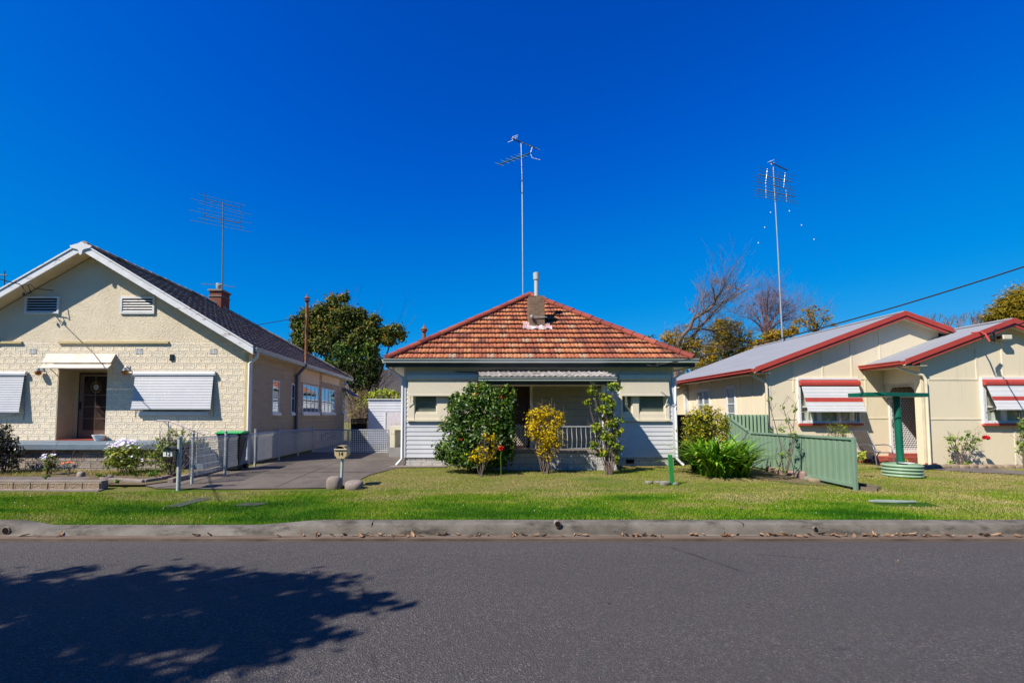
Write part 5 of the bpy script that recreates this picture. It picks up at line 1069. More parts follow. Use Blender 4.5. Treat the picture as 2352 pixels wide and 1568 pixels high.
# double driveway gate
YG = WX(718, 1000, FX).y+.1; GT = thing('driveway_gate', 'pair of low silver mesh driveway gates closed across the drive', 'gate', (-4.6, YG, .3))
zt_ = W(840, 987, YG).z; zb = W(840, 1038, YG).z
for u0, u1 in ((721, 799), (802, 893)):
    a, b = W(u0, 1000, YG).x, W(u1, 1000, YG).x; g = MB(); r = .025
    g.tube([(a, YG, zt_), (b, YG, zt_)], r, 8); g.tube([(a, YG, zb), (b, YG, zb)], r, 8); g.tube([(a, YG, zb), (a, YG, zt_)], r, 8); g.tube([(b, YG, zb), (b, YG, zt_)], r, 8); lf = g.build('gate_leaf', m['steel'], GT, smooth=True)
    g = MB(); n = 19; k = 12
    for i in range(1, n): x = a+(b-a)*i/n; g.tube([(x, YG, zb), (x, YG, zt_)], .008, 4)
    for i in range(1, k): z = zb+(zt_-zb)*i/k; g.tube([(a, YG-.012, z), (b, YG-.012, z)], .009, 4)
    g.build('gate_mesh', m['pipe_white'], lf)
# rendered niche pier beside the cottage
yp = 16.6; a, b = W(895, 1000, yp), W(924, 1000, yp); zt2 = W(905, 978, yp).z; zb = .22; xb = -1.98
g = MB(); g.box(a.x, a.x+.18, yp, yp+.5, zb+.45, zt2-.14); g.box(a.x, xb, yp, yp+.5, zt2-.139, zt2); g.box(a.x+.181, xb, yp+.42, yp+.5, zb+.45, zt2-.14)
PR = solo(g, 'niche_pier', m['pier'], 'cream rendered pier with an open niche between the mesh gates and the cottage', 'pier', (a.x, yp, zb))
g = MB(); g.box(a.x-.02, xb, yp-.02, yp+.52, zb-.1, zb+.449); g.build('pier_base', m['plinth_joint'], PR)
text('14', .15, (a.x+.10, yp-.004, zt2-.26), (R(90), 0, 0), m['white'], 'house_number', PR)
# garage behind the gate
yg = 24; a, b = W(846, 950, yg), W(940, 950, yg); zt3 = W(880, 917.5, yg).z; zd = W(880, 944, yg).z; xd = W(884, 950, yg).x
GA = thing('garage', 'small pale weatherboard garage with a peeling door behind the driveway gates', 'garage', ((a.x+b.x)/2, yg, .3))
g = MB(); g.box(a.x, min(b.x+1.2, -2.15), yg+.02, yg+5, .2, zt3-.02); g.build('wall', m['shed_board'], GA)
g = MB(); wboards(g, a.x, min(b.x+1.2, -2.15), zd, zt3, yg+.019, .15, .02); wboards(g, a.x, xd, .25, zd-.04, yg+.019, .13, .018); g.build('weatherboards', m['shed_board'], GA)
g = MB(); g.box(xd+.05, min(b.x+1.2, -2.15), yg-.0, yg+.018, .25, zd-.05); g.build('door', m['shed_peel'], GA); g = MB(); g.box(xd, xd+.05, yg-.03, yg+.018, .25, zd-.04); g.box(a.x-.05, min(b.x+1.2, -2.15), yg-.06, yg+5.1, zt3, zt3+.04); g.build('trim', m['pipe_white'], GA)
# lattice panel at the end of the drive
y = 25.5; a, b = W(806, 961, y), W(842, 974, y); g = MB(); rframe(g, a.x, b.x, b.z, a.z, y, y+.04, .04); n = 9; wv_ = b.x-a.x; hh = a.z-b.z
for i in range(-4, n+1):
    for s in (1, -1):
        p0 = Vector((a.x+wv_*(i+(0 if s > 0 else 4))/n, y-.01, b.z)); p1 = p0+Vector((s*hh, 0, hh)); t0 = 0; t1 = 1
        pts = [p0.lerp(p1, k/30) for k in range(31)]; pts = [q for q in pts if a.x <= q.x <= b.x]
        if len(pts) > 2: g.bar(pts[0], pts[-1], .035, .012, up=(0, -1, 0))
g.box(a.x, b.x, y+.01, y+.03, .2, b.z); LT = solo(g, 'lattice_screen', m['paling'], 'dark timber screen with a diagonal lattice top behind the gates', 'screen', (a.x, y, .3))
# sheet steel boundary fence between the cottage and the fibro house
XF = 8.33; yA, yB_, yC = WX(1963, 1060, XF).y, WX(1829.6, 1060, XF).y, WX(1725, 1030, XF).y; yD = yC+1.25
SF = thing('steel_fence', 'pale green ribbed steel boundary fence ending in the lawn', 'fence', (XF, yA, .25)); zf = 1.31; z2 = 1.82
zg_ = lambda y: float(hz(XF, y))
def sheet(y0, y1, zt0, zt1, name='steel_panel'):
    g = MB(); n = int((y1-y0)/.028); pts = []
    pr = [0, 0, .55, .6, .55, 0]
    for i in range(n+1):
        y = y0+(y1-y0)*i/n; s = i/n; x = XF+.012*pr[i % 6]; pts.append((x, y, zg_(y)+.09-.04*0)); pts.append((x, y, zt0+(zt1-zt0)*s-.02))
    g.add(pts, [(2*i, 2*i+2, 2*i+3, 2*i+1) for i in range(n)]); return g.build(name, m['green_fence'], SF)
for y0, y1, za, zb_ in ((yA, yB_, zf, zf), (yB_, yC, zf, zf), (yC, yD, zf, z2)):
    sheet(y0+.03, y1-.03, za, zb_); g = MB(); g.bar((XF, y0, za), (XF, y1, zb_), .055, .05); g.build('top_rail', m['green_rail'], SF)
    g = MB(); g.bar((XF, y0+.03, zg_(y0)+.10), (XF, y1-.03, zg_(y1)+.09), .05, .07); g.build('bottom_rail', m['green_rail'], SF)
for y, z in ((yA, zf+.028), (yB_, zf+.028), (yC, zf+.03), (yD, z2+.03)): g = MB(); g.box(XF-.03, XF+.03, y-.035, y+.035, zg_(y)-.1, z); g.build('fence_post', m['green_rail'], SF, bevel=.004)
# taller corrugated return to the house
g = MB(); yy = yD+.05; xe = x0-.1; n = 130; pts = []
for i in range(n+1): x = XF+.04+(xe-XF-.04)*i/n; d = .03*math.sin(i/n*(xe-XF)/.125*6.283); pts += [(x, yy+d, .28), (x, yy+d, z2+.02)]
g.add(pts, [(2*i, 2*i+2, 2*i+3, 2*i+1) for i in range(n)]); solo(g, 'corrugated_fence', m['green_iron'], 'weathered green corrugated iron fence across the gap beside the fibro house', 'fence', (XF, yy, .3), smooth=True)
# dark paling fence between the houses
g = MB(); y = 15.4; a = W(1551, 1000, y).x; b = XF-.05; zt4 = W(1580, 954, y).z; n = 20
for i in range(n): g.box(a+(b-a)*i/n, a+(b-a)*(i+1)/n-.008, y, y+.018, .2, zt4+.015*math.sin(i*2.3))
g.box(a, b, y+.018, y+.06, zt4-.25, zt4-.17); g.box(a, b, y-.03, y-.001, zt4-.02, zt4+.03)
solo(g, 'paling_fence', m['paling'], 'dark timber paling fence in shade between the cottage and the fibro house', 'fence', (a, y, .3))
# letterbox 12
p = G(409.5, 1126); yl = p.y; PO = W(410, 1003, yl)
B12 = thing('letterbox', 'black arched letterbox numbered 12 on the first rusting pipe post', 'letterbox', (p.x, p.y, p.z))
g = MB(); g.tube([(p.x, yl, p.z-.1), (p.x, yl, PO.z)], .043, 12); q = g.build('post', m['steel_rust'], B12, smooth=True); g = MB(); g.lathe((p.x, yl, PO.z), [(.046, -.04), (.047, 0), (.03, .012)], 12); g.build('post_cap', m['steel'], q)
a, b = W(386, 1025, yl-.02), W(406, 1047, yl-.02); zc = W(395, 1033, yl).z; xm = (a.x+b.x)/2; hw = (b.x-a.x)/2+.01; g = MB()
arc = [(xm+hw*math.cos(t), zc+(a.z-zc)*math.sin(t)) for t in np.linspace(math.pi, 0, 11)]
g.prism([(x, yl-.17, z) for x, z in arc]+[(xm+hw, yl-.17, zc-.0), (xm-hw, yl-.17, zc-.0)][::1], (0, .34, 0)); g.prism([(xm-hw-.01, yl-.19, zc+.012), (xm+hw+.01, yl-.19, zc+.012), (xm+hw+.01, yl-.19, zc), (xm-hw-.01, yl-.19, zc)], (0, .03, 0)); g.box(xm+hw-.01, p.x, yl-.05, yl+.05, zc-.02, zc+.03); g.build('lid', m['mailbox_dark'], B12, smooth=True)
g = MB(); g.box(xm-hw+.008, xm+hw-.008, yl-.165, yl+.16, b.z, zc-.001); bo = g.build('box', m['mailbox'], B12)
g = MB(); g.box(xm-hw+.01, xm+hw-.012, yl-.172, yl-.166, b.z+.006, zc-.012); g.build('number_plate', m['white'], bo); text('12', .115, (xm+.005, yl-.175, (b.z+zc)/2-.005), (R(90), 0, 0), m['black'], 'house_number', bo)
# letterbox 14 on its pole
p = G(785, 1119); yl = p.y+.02; ZZ = lambda v: W(784, v, yl).z
B14 = thing('letterbox', 'beige octagonal letterbox numbered 14 on a pole between two boulders', 'letterbox', (p.x, yl, p.z))
g = MB(); g.tube([(p.x-.02, yl, p.z-.05), (p.x+.0, yl, ZZ(1050))], .032, 10); g.build('pole', m['gutter_grey'], B14, smooth=True)
xm = p.x-.0; hw = W(802, 1030, yl).x-W(773, 1030, yl).x; hw = .135; zt5, zb5 = ZZ(1023), ZZ(1051); h5 = zt5-zb5
oc = [(-.55, 0), (.55, 0), (1, .28), (1, .72), (.55, 1), (-.55, 1), (-1, .72), (-1, .28)]
oc = [(xm+a_*hw, zb5+h5*b_) for a_, b_ in oc]
def ring(y, s=1): return [(xm+(x-xm)*s, y, zb5+h5/2+(z-zb5-h5/2)*s) for x, z in oc]
g = MB(); A_, B_ = ring(yl-.16), ring(yl+.16); g.add(A_+B_, [(i, (i+1) % 8, 8+(i+1) % 8, 8+i) for i in range(8)]+[tuple(range(8, 16))])
g.add([A_[7], A_[0], A_[1], A_[2]], [(0, 1, 2, 3)]); zz = zb5+h5*.66; xl_ = hw
g.add([A_[7], A_[2], (A_[2][0], yl-.16, zz), (A_[7][0], yl-.16, zz)], [(0, 1, 2, 3)]); bx = g.build('box', m['mailbox'], B14)
g = MB(); C_ = ring(yl-.06, .96); g.add(C_, [tuple(range(8))]); g.build('inside', m['dark_in'], bx)
g = MB(); g.box(xm-hw-.005, xm+hw+.005, yl-.185, yl-.15, zz+.012, zz+.032); g.build('lip', m['frame_cream'], bx); g = MB(); g.prism([(xm-.5*hw, yl-.165, zt5), (xm+.5*hw, yl-.165, zt5), (xm+.95*hw, yl-.165, zb5+h5*.73), (xm+.0*hw, yl-.13, zt5-.01)], (0, .004, 0)); g.build('flap', m['mailbox'], bx)
text('14', .12, (xm+.0, yl-.163, zb5+h5*.36), (R(90), 0, 0), m['black'], 'house_number', bx)
# boulders and stones
def rock(name, mat, c_, r_, label, cat, group=None, seed=0, flat_=.0, nz=.12):
    rg = np.random.default_rng(seed); g = MB(); nu, nv_ = 18, 12; k = rg.normal(0, 1, (6, 3)); ph = rg.uniform(0, 6, 6)
    for j in range(nv_+1):
        for i in range(nu):
            t, f_ = 2*math.pi*i/nu, math.pi*j/nv_; d = np.array([math.sin(f_)*math.cos(t), math.sin(f_)*math.sin(t), math.cos(f_)])
            e = np.sign(d)*np.abs(d)**.72; s = 1+nz*sum(math.sin(float(k[q]@d)*1.6+ph[q]) for q in range(6))/2.4
            g.v.append((c_[0]+e[0]*r_[0]*s, c_[1]+e[1]*r_[1]*s, c_[2]+e[2]*r_[2]*s))
    g.f = [(j*nu+i, (j+1)*nu+i, (j+1)*nu+(i+1) % nu, j*nu+(i+1) % nu) for j in range(nv_) for i in range(nu)]; g.m = [0]*len(g.f)
    return solo(g, name, mat, label, cat, (c_[0], c_[1], c_[2]-r_[2]*.6), smooth=True, group=group)
q = G(769, 1120); rock('boulder', m['rock'], (q.x-.01, q.y-.06, q.z+.09), (.165, .17, .165), 'taller grey boulder at the foot of the letterbox pole', 'boulder', 'boulders at the letterbox', 1)
q = G(814, 1121); rock('boulder', m['rock'], (q.x-.01, q.y-.06, q.z+.06), (.215, .16, .13), 'longer low grey boulder beside the letterbox pole', 'boulder', 'boulders at the letterbox', 5)
for i, (u, v, rx, rz_, lab) in enumerate(((1490, 1110, .09, .05, 'small round pale stone farthest from the green post'), (1510, 1109, .075, .045, 'small blue grey stone second from the green post'), (1527, 1113, .13, .075, 'biggest pale stone touching the foot of the green post'), (1550, 1113, .085, .06, 'grey stone on the shadow side of the green post'))):
    q = G(u, v); rock('stone', m['stone_grey'], (q.x, q.y, q.z+rz_*.4), (rx*.85, .09, rz_*.8), lab, 'stone', 'stones around the green post', 20+i)
p = G(1545, 1114); a = W(1540, 1044, p.y); g = MB(); g.prism([(a.x-.045, p.y, a.z), (a.x+.045, p.y, a.z), (p.x+.055, p.y, p.z-.05), (p.x-.045, p.y, p.z-.05)], (0, .05, 0)); GP_ = solo(g, 'marker_post', m['green_post'], 'short bright green painted post standing among pale stones on the lawn', 'post', p, bevel=.006)
# edging stones of the fence bed
pth = [(1764, 1083), (1775, 1085), (1785, 1087), (1792, 1089), (1799, 1091), (1806, 1091), (1814, 1093), (1823, 1094), (1831, 1096), (1838, 1098), (1845, 1100)]
rr = random.Random(9)
for i, (u, v) in enumerate(pth):
    q = G(u, v); rock('edging_stone', m['stone_pink'], (q.x, q.y, q.z+.05), (rr.uniform(.05, .075), .06, rr.uniform(.09, .13)), 'upright pinkish stone edging the bed along the green steel fence', 'stone', 'upright edging stones of the fence bed', 40+i, nz=.2)
for i, (u, v, rx) in enumerate(((1858, 1102, .10), (1868, 1106, .14), (1880, 1104, .09), (1894, 1105, .17), (1911, 1106, .1), (1923, 1105, .12))):
    q = G(u, v); rock('flat_stone', m['sandstone'] if i % 2 else m['stone_grey'], (q.x, q.y, q.z+.02), (rx, .1, .07), 'flat rounded stone at the end of the bed by the steel fence', 'stone', 'flat stones at the end of the fence bed', 60+i)
for i in range(11):
    u = 2128+i*21; q = W(u, 1078, 13.28); q.z = float(hz(q.x, 13.28)); rock('garden_stone', m['sandstone'], (q.x, 13.28, q.z+.03), (.15, .09, .085), 'tan stone edging the rose bed under the fibro house wall', 'stone', 'tan stones edging the rose bed', 80+i, nz=.16)
flat('rose_bed', [(bx_+.35, 13.3), (24, 13.3), (24, 13.72), (bx_+.35, 13.72)], m['soil'], .03)
flat('fence_bed', [(7.05, 11.9), (7.2, 11.2), (7.6, 10.55), (8.3, 10.4), (8.3, 13.3), (6.4, 13.2)], m['soil'], .012)
# sleepers beside the fence end, pit lids
q0, q1 = G(1966, 1122), G(2020, 1127)
for i, (a_, b_) in enumerate((((1972, 1124), (2016, 1129)), ((1975, 1116), (2020, 1124)))):
    p_, q_ = G(*a_), G(*b_); g = MB(); g.bar(p_+Vector((0, 0, .03)), q_+Vector((0, 0, .03)), .1, .08); solo(g, 'sleeper', m['timber'], ['weathered timber sleeper nearest the road beside the end of the steel fence', 'weathered timber sleeper lying behind the other at the fence end'][i], 'sleeper', p_, group='sleepers by the fence end')
a = [G(1994, 1152), G(2012, 1150.5), G(2100, 1153), G(2108, 1155), G(2060, 1156), G(2005, 1154)]; g = MB(); g.prism([(v_.x, v_.y, v_.z+.012) for v_ in a][::-1], (0, 0, .022)); solo(g, 'pit_lid', paint('pale green pit lid', (.27, .33, .27), (.2, .25, .2), 4), 'flat pale green pit lid set in the verge grass', 'pit lid', a[0])
for i, (poly, lab) in enumerate(((PATCH[0], 'worn dark paving slab sunk in the verge grass in line with the fence'), (PATCH[1], 'overgrown paving slab almost hidden in the verge grass before the driveway'))):
    g = MB(); g.prism([(x, y, float(hz(x, y))+.004) for x, y in poly], (0, 0, .012)); solo(g, 'paving_slab', m['slab_dark'], lab, 'slab', (*poly[0], .2), group='sunken paving slabs')
# low ornamental block edging, kerbing of the garden corner
yb = 9.9; a, b = W(-260, 1110, yb).x, W(233, 1110, yb).x; zt6 = W(100, 1104, yb).z; g = MB(); g.box(a, b, yb, yb+.19, .1, zt6); EB = solo(g, 'block_edging', m['concrete'], 'low brown ornamental block wall edging the garden at the verge', 'garden wall', (b, yb, .2), bevel=.008); blockface(-16, b, .2, zt6-.03, yb, m['brown_block'], None, EB, .37, max(.12, zt6-.225), seed=6, d=.02)
g = MB(); g.box(a, b+.05, yb-.14, yb-.001, .1, float(hz(-9, 9.8))+.02); g.build('footing', m['concrete'], EB)
g = MB(); p, q = W(60, 1095, 10.35), W(186, 1093, 10.5); g.box(p.x-.4, q.x, 10.25, 10.42, .15, .33); solo(g, 'concrete_edging', m['concrete'], 'straight weathered concrete edging strip behind the block wall', 'edging', (p.x, 10.3, .2), bevel=.03)
pts = [G(250, 1108), G(286, 1109), G(330, 1112), G(365, 1106), G(398, 1098)]; g = MB()
for p, q in zip(pts, pts[1:]): g.bar(p+Vector((0, 0, .03)), q+(q-p)*.04+Vector((0, 0, .03)), .13, .17)
solo(g, 'garden_kerb', m['concrete'], 'curved mossy concrete kerb around the bare garden corner', 'edging', pts[0], bevel=.03)
q = G(246, 1104); rock('edge_rock', m['rock'], (q.x, q.y, q.z+.05), (.13, .12, .1), 'loose brown rock at the end of the block edging', 'rock', None, 99)
q = G(186, 1096); rock('edge_rock', m['rock'], (q.x, q.y, q.z+.05), (.09, .09, .09), 'small dark rock lying on the concrete edging strip', 'rock', None, 97)
# long concrete kerb under the mesh fence
g = MB(); g.bar((FX-.55, 10.6, .27), (FX-.55, 14.2, .36), .14, .2); solo(g, 'side_kerb', m['concrete'], 'straight concrete kerb behind the wire mesh fence', 'edging', (FX-.55, 10.6, .2), bevel=.02)
# tap on the path, white bowl on the terrace
q = G(353, 1091); 
p = W(376/1.0, 1005, 14.2); q = W(229, 1012, 14.25); g = MB(); g.lathe((q.x, 14.2, tz), [(.09, .0), (.10, .02), (.15, .13), (.17, .165), (.175, .185), (.15, .18), (.09, .06)], 18); solo(g, 'planter_bowl', m['plastic_white'], 'white bowl planter standing on the terrace beside the front door', 'bowl', (q.x, 14.2, tz), smooth=True)
# wheelie bin
by = 12.75; p = W(536, 1000, by); zt7 = W(536, 990, by).z; zb7 = float(hz(p.x, by))
BN = thing('wheelie_bin', 'dark wheelie bin with a bright green lid at the corner of the block house', 'bin', (p.x, by, zb7), R(8)); hh = zt7-zb7-.06
g = MB(); w0_, w1_ = .23, .30; d0_, d1_ = .26, .34
lo_ = [(-w0_, -d0_, .05), (w0_, -d0_, .05), (w0_, d0_, .05), (-w0_, d0_, .05)]; hi_ = [(-w1_, -d1_, hh), (w1_, -d1_, hh), (w1_, d1_, hh), (-w1_, d1_, hh)]
g.add(lo_+hi_, [(3, 2, 1, 0), (4, 5, 6, 7), (0, 1, 5, 4), (1, 2, 6, 5), (2, 3, 7, 6), (3, 0, 4, 7)]); g.box(-w1_-.02, w1_+.02, -d1_-.02, d1_+.02, hh-.04, hh-.001); g.build('bin_body', m['bin_dark'], BN, local=True, bevel=.02)
g = MB(); g.prism([(-w1_-.04, -d1_-.05, hh+.0), (-w1_-.04, -d1_-.05, hh+.03), (-w1_-.04, -.1, hh+.075), (-w1_-.04, d1_, hh+.06), (-w1_-.04, d1_, hh+.0)], (2*w1_+.08, 0, 0)); g.build('lid', m['bin_lid'], BN, local=True, bevel=.012)
g = MB(); g.tube([(-w1_, d1_+.06, hh-.02), (w1_, d1_+.06, hh-.02)], .018, 8); g.build('handle', m['bin_dark'], BN, local=True)
for sg in (-1, 1): g = MB(); g.tube([(sg*.24, d0_+.03, .1), (sg*.30, d0_+.03, .1)], .1, 14); g.build('wheel', m['black'], BN, local=True, smooth=True)
# green T shaped stand in the corrugated round planter
p = G(2072, 1098); yt = p.y+.35; zz0 = p.z
p.x = W(2072, 1080, yt).x; TK = thing('round_planter', 'round sage green corrugated steel planter on the lawn', 'planter', (p.x, yt, zz0)); rt = W(2109, 1080, yt).x-W(2072, 1080, yt).x; zt8 = W(2072, 1064, yt).z-zz0; pr = []
for i in range(49): z = zt8*i/48; pr.append((rt-.016+.02*math.sin(i/48*4*6.283-1.2), z))
g = MB(); nn = 40; k = len(pr)
for r_, z in pr+[(rt-.05, zt8), (rt-.05, zt8-.1)]:
    for j in range(nn): t_ = 6.2832*j/nn; g.v.append((r_*math.cos(t_), r_*math.sin(t_), z))
g.f = [(i*nn+j, i*nn+(j+1) % nn, (i+1)*nn+(j+1) % nn, (i+1)*nn+j) for i in range(k+1) for j in range(nn)]; g.m = [0]*len(g.f); g.build('tank_wall', m['tank_green'], TK, local=True, smooth=True)
g = MB(); g.lathe((0, 0, 0), [(rt-.06, zt8-.06), (.01, zt8-.05)], 24); g.build('soil', m['soil'], TK, local=True)
b0 = Vector((W(2068.5, 1066, yt).x, yt, zz0+zt8-.06)); b1 = W(2058.5, 910, yt); TS = thing('bird_table', 'dark green T shaped post standing in the round corrugated planter', 'bird table', b0)
g = MB(); g.tube([b0, b1], .078, 14); g.build('post', m['teal'], TS, smooth=True)
g = MB(); a1, a2 = W(1989, 911, yt-.28), W(2135, 906.5, yt+.05); mid = W(2035, 905, yt-.32); d_ = Vector((0, .55, 0)); zz = Vector((0, 0, .045))
top = [a1, mid, a2, a2+d_*.6, a1+d_*1.0]; zc = b1.z; top = [Vector((v_.x, v_.y, zc-.01)) for v_ in top]; g.prism(top[::-1], (0, 0, .10)); g.build('table_board', m['teal'], TS, bevel=.008)
g = MB(); g.lathe((p.x+.02, yt-.1, zz0+zt8+.02), [(.16, 0), (.165, .012), (.15, .014)], 18); g.build('white_rim', m['plastic_white'], TS)
# sling chair against the wall
ych = 14.1; p = W(2012, 1062, ych); zc = float(hz(p.x, ych)); CH = thing('garden_chair', 'taupe sling garden chair with grey metal arms beside the front door', 'chair', (p.x, ych, zc), R(5))
g = MB(); g.grid(lambda s, t: (-.26+.52*s, -.28+.52*t, .42-.03*math.sin(t*3.14)), 4, 6); g.build('seat', m['chair_cloth'], CH, local=True)
g = MB(); g.grid(lambda s, t: (-.26+.52*s, .24+.26*t, .42+.60*t+.02*math.sin(t*3.14)), 4, 6); g.build('backrest', m['chair_cloth'], CH, local=True)
for sg in (-1, 1):
    x = sg*.29; g = MB(); g.tube([(x, -.30, 0), (x, -.26, .40), (x, -.20, .60), (x, -.05, .635), (x, .28, .60)], .016, 8); g.build('front_leg', m['chair_frame'], CH, local=True, smooth=True)
    g = MB(); g.tube([(x, .42, 0), (x, .12, .42), (x, .26, .46), (x, .51, 1.03)], .015, 8); g.build('rear_leg', m['chair_frame'], CH, local=True, smooth=True)
for y_, z_ in ((-.27, .41), (.51, 1.03)): g = MB(); g.tube([(-.29, y_, z_), (.29, y_, z_)], .014, 8); g.build('crossbar', m['chair_frame'], CH, local=True)
# overhead cables
def cable(label, pts, r, sag, n=24, mat='black'):
    a, b = Vector(pts[0]), Vector(pts[1]); g = MB(); g.tube([a.lerp(b, i/n)-Vector((0, 0, sag*4*(i/n)*(1-i/n))) for i in range(n+1)], r, 5); return solo(g, 'overhead_cable', m[mat], label, 'cable', a)
pz_ = W(1511, 838, 13.2)
e_ = W(2352, 567, 9.0); e2 = Vector(pz_)+(e_-Vector(pz_))*1.6; cable('thick black service cable rising from the cottage gutter across the sky', (pz_, e2), .016, .42)
a = W(45, 652, YL-.5); b = W(0, 633, YL-3.0); b = a+(b-a)*3; cable('black service cable running to the gable of the block house', (a, b), .014, .1)
qb_ = cb and W(2272, 772, Y2-.55); e_ = W(2352, 740, Y2-2.4); e2 = qb_+(e_-qb_)*3; cable('black service cable reaching the gable of the red trimmed fibro house', (qb_+Vector((.1, 0, .1)), e2), .016, .06)
p = W(50, 655, YL-.5); g = MB(); g.tube([p, p+Vector((.08, 0, -.14)), p+Vector((.17, 0, -.28)), p+Vector((.26, 0, -.16)), p+Vector((.2, 0, .0))], .012, 5); g.tube([p, p+Vector((.28, -.03, .02)), p+Vector((.42, 0, -.1)), p+Vector((.7, .3, -.08))], .014, 5); g.lathe(p+Vector((.06, 0, -.32)), [(.01, 0), (.04, .03), (.03, .09), (.01, .1)], 8); g.lathe(p+Vector((.26, 0, -.25)), [(.01, 0), (.04, .03), (.03, .09), (.01, .1)], 8); g.build('service_terminal', m['black'], H)
p, q = W(0, 632, YL-.3), W(17, 632, YL-.3); g = MB(); g.tube([p-Vector((.5, 0, 0)), q], .02, 5); p2 = W(11, 622, YL-.3); q2 = W(10, 665, YL-.3); g.tube([p2, q2], .014, 5); solo(g, 'far_aerial', m['dark_metal'], 'dark tip of an aerial above the far roof edge of the block house', 'aerial', q2)
# house behind, seen under the cottage eave
# ================================================================== vegetation
def D4(x, y, s, ox, oy): return (ox+x/s)/1.6327, (oy+y/s)/1.6327
def blob(u, v, ru, rv, Y, dep=None, dy=0.):
    c_ = W(u, v, Y+dy); k = Y/FPX; return (c_.x, c_.y, c_.z, ru*k, dep if dep else (ru+rv)/2*k*.9, rv*k)
def leafy(name, blobs, dens, size, mat, parent, seed=0, clump=.32, per=26, tint=(.1, .9), aspect=.45, upw=.5, shell=.55, minz=None, tilt=0):
    rg = np.random.default_rng(seed); PP, TN, OUT = [], [], []
    for (x, y, z, rx, ry, rz) in blobs:
        area = (rx*ry+rx*rz+ry*rz)*4.2; n = max(30, int(area*dens)); nc = max(4, n//per)
        d = rg.normal(0, 1, (nc, 3)); d /= np.linalg.norm(d, axis=1, keepdims=True); rr_ = rg.uniform(shell, 1, nc)[:, None]**.7
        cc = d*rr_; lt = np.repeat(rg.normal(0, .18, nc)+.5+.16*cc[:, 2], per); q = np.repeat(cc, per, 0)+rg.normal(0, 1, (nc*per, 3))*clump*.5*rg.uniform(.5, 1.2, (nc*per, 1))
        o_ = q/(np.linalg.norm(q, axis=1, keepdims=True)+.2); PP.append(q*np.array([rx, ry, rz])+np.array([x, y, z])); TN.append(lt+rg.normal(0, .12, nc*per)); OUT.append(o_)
    P_ = np.concatenate(PP); t_ = np.concatenate(TN); o_ = np.concatenate(OUT)
    ok = np.ones(len(P_), bool) if minz is None else P_[:, 2] > minz
    P_, t_, o_ = P_[ok], t_[ok], o_[ok]; n = len(P_)
    N_ = o_+rg.normal(0, .7, (n, 3))+np.array([0, -.1, upw]); T_ = rg.normal(0, 1, (n, 3))+o_*.8+np.array([0, 0, -.25+tilt])
    ln = size*rg.uniform(.45, 1.45, n); V, F_, tt = cards(P_, N_, T_, ln, ln*aspect, np.clip(tint[0]+(tint[1]-tint[0])*t_, 0, 1))
    return fastmesh(name, V, F_, mat, parent, tt)
def grow(g, p, d, ln, r, depth, rg, spread=.6, up=.15, shrink=.72, seg=3, kids=(2, 3), tips=None, flat_=1.0):
    pts = [Vector(p)]; d = Vector(d).normalized()
    for i in range(seg):
        d = (d+Vector((rg.uniform(-1, 1)*.16, rg.uniform(-1, 1)*.16*flat_, rg.uniform(-1, 1)*.12+up*.25))).normalized(); pts.append(pts[-1]+d*ln/seg)
    g.tube(pts, [r*(1-.38*i/seg) for i in range(seg+1)], 5 if r > .02 else 3, False)
    if depth <= 0:
        if tips is not None: tips.append(pts[-1])
        return
    for k in range(rg.randint(*kids)):
        b = pts[-1] if k < 2 else pts[rg.randint(1, seg)]
        nd = (d+Vector((rg.uniform(-1, 1)*spread, rg.uniform(-1, 1)*spread*flat_, rg.uniform(-.6, 1)*spread*.6+up))).normalized()
        grow(g, b, nd, ln*shrink*rg.uniform(.75, 1.2), r*.62, depth-1, rg, spread, up, shrink, seg, kids, tips, flat_)
def limb(g, pts, r0, r1, twigs=0, rg=None, tl=1.0, td=2, spread=.7, tips=None, up=.1, frm=.3):
    pts = [Vector(p) for p in pts]; m_ = len(pts); g.tube(pts, [r0+(r1-r0)*i/(m_-1) for i in range(m_)], 7, False)
    for k in range(twigs):
        s = rg.uniform(frm, 1)*(m_-1); i = min(int(s), m_-2); q = pts[i].lerp(pts[i+1], s-i); d = (pts[i+1]-pts[i]).normalized()
        nd = (d+Vector((rg.uniform(-1, 1)*spread, rg.uniform(-1, 1)*spread, rg.uniform(-.5, 1)*spread))).normalized(); rr_ = r0+(r1-r0)*s/(m_-1)
        grow(g, q, nd, tl*rg.uniform(.6, 1.2), max(.005, rr_*.22), td, rg, .6, up, .7, 3, (2, 3), tips)
# ---- big evergreen behind the driveway
Yt = 34; sc4 = lambda x, y, rx, ry: blob(*D4(x, y, 3.267, 1080, 1080), rx/5.334, ry/5.334, Yt, None, 0)
rg = random.Random(5)
b_top = [(690, 115, 70, 62), (565, 185, 80, 95), (680, 320, 165, 115), (430, 290, 115, 100), (260, 330, 100, 85), (130, 440, 90, 90), (250, 520, 140, 110), (420, 470, 120, 110), (620, 500, 130, 110), (830, 420, 110, 100), (880, 540, 90, 80), (1070, 410, 80, 85), (1050, 560, 80, 100), (1300, 530, 120, 75), (1225, 640, 100, 70), (1385, 590, 55, 60), (230, 680, 150, 90), (440, 690, 160, 110), (1090, 650, 60, 60), (520, 590, 110, 90), (850, 620, 130, 90), (720, 650, 120, 80), (330, 580, 100, 80), (540, 340, 100, 90), (980, 470, 80, 90), (330, 430, 90, 80), (1000, 700, 100, 80), (1180, 560, 80, 80), (130, 620, 80, 90), (880, 320, 80, 70)]
b_low = [(700, 760, 190, 110), (980, 760, 125, 105), (600, 890, 140, 90), (760, 880, 130, 90)]
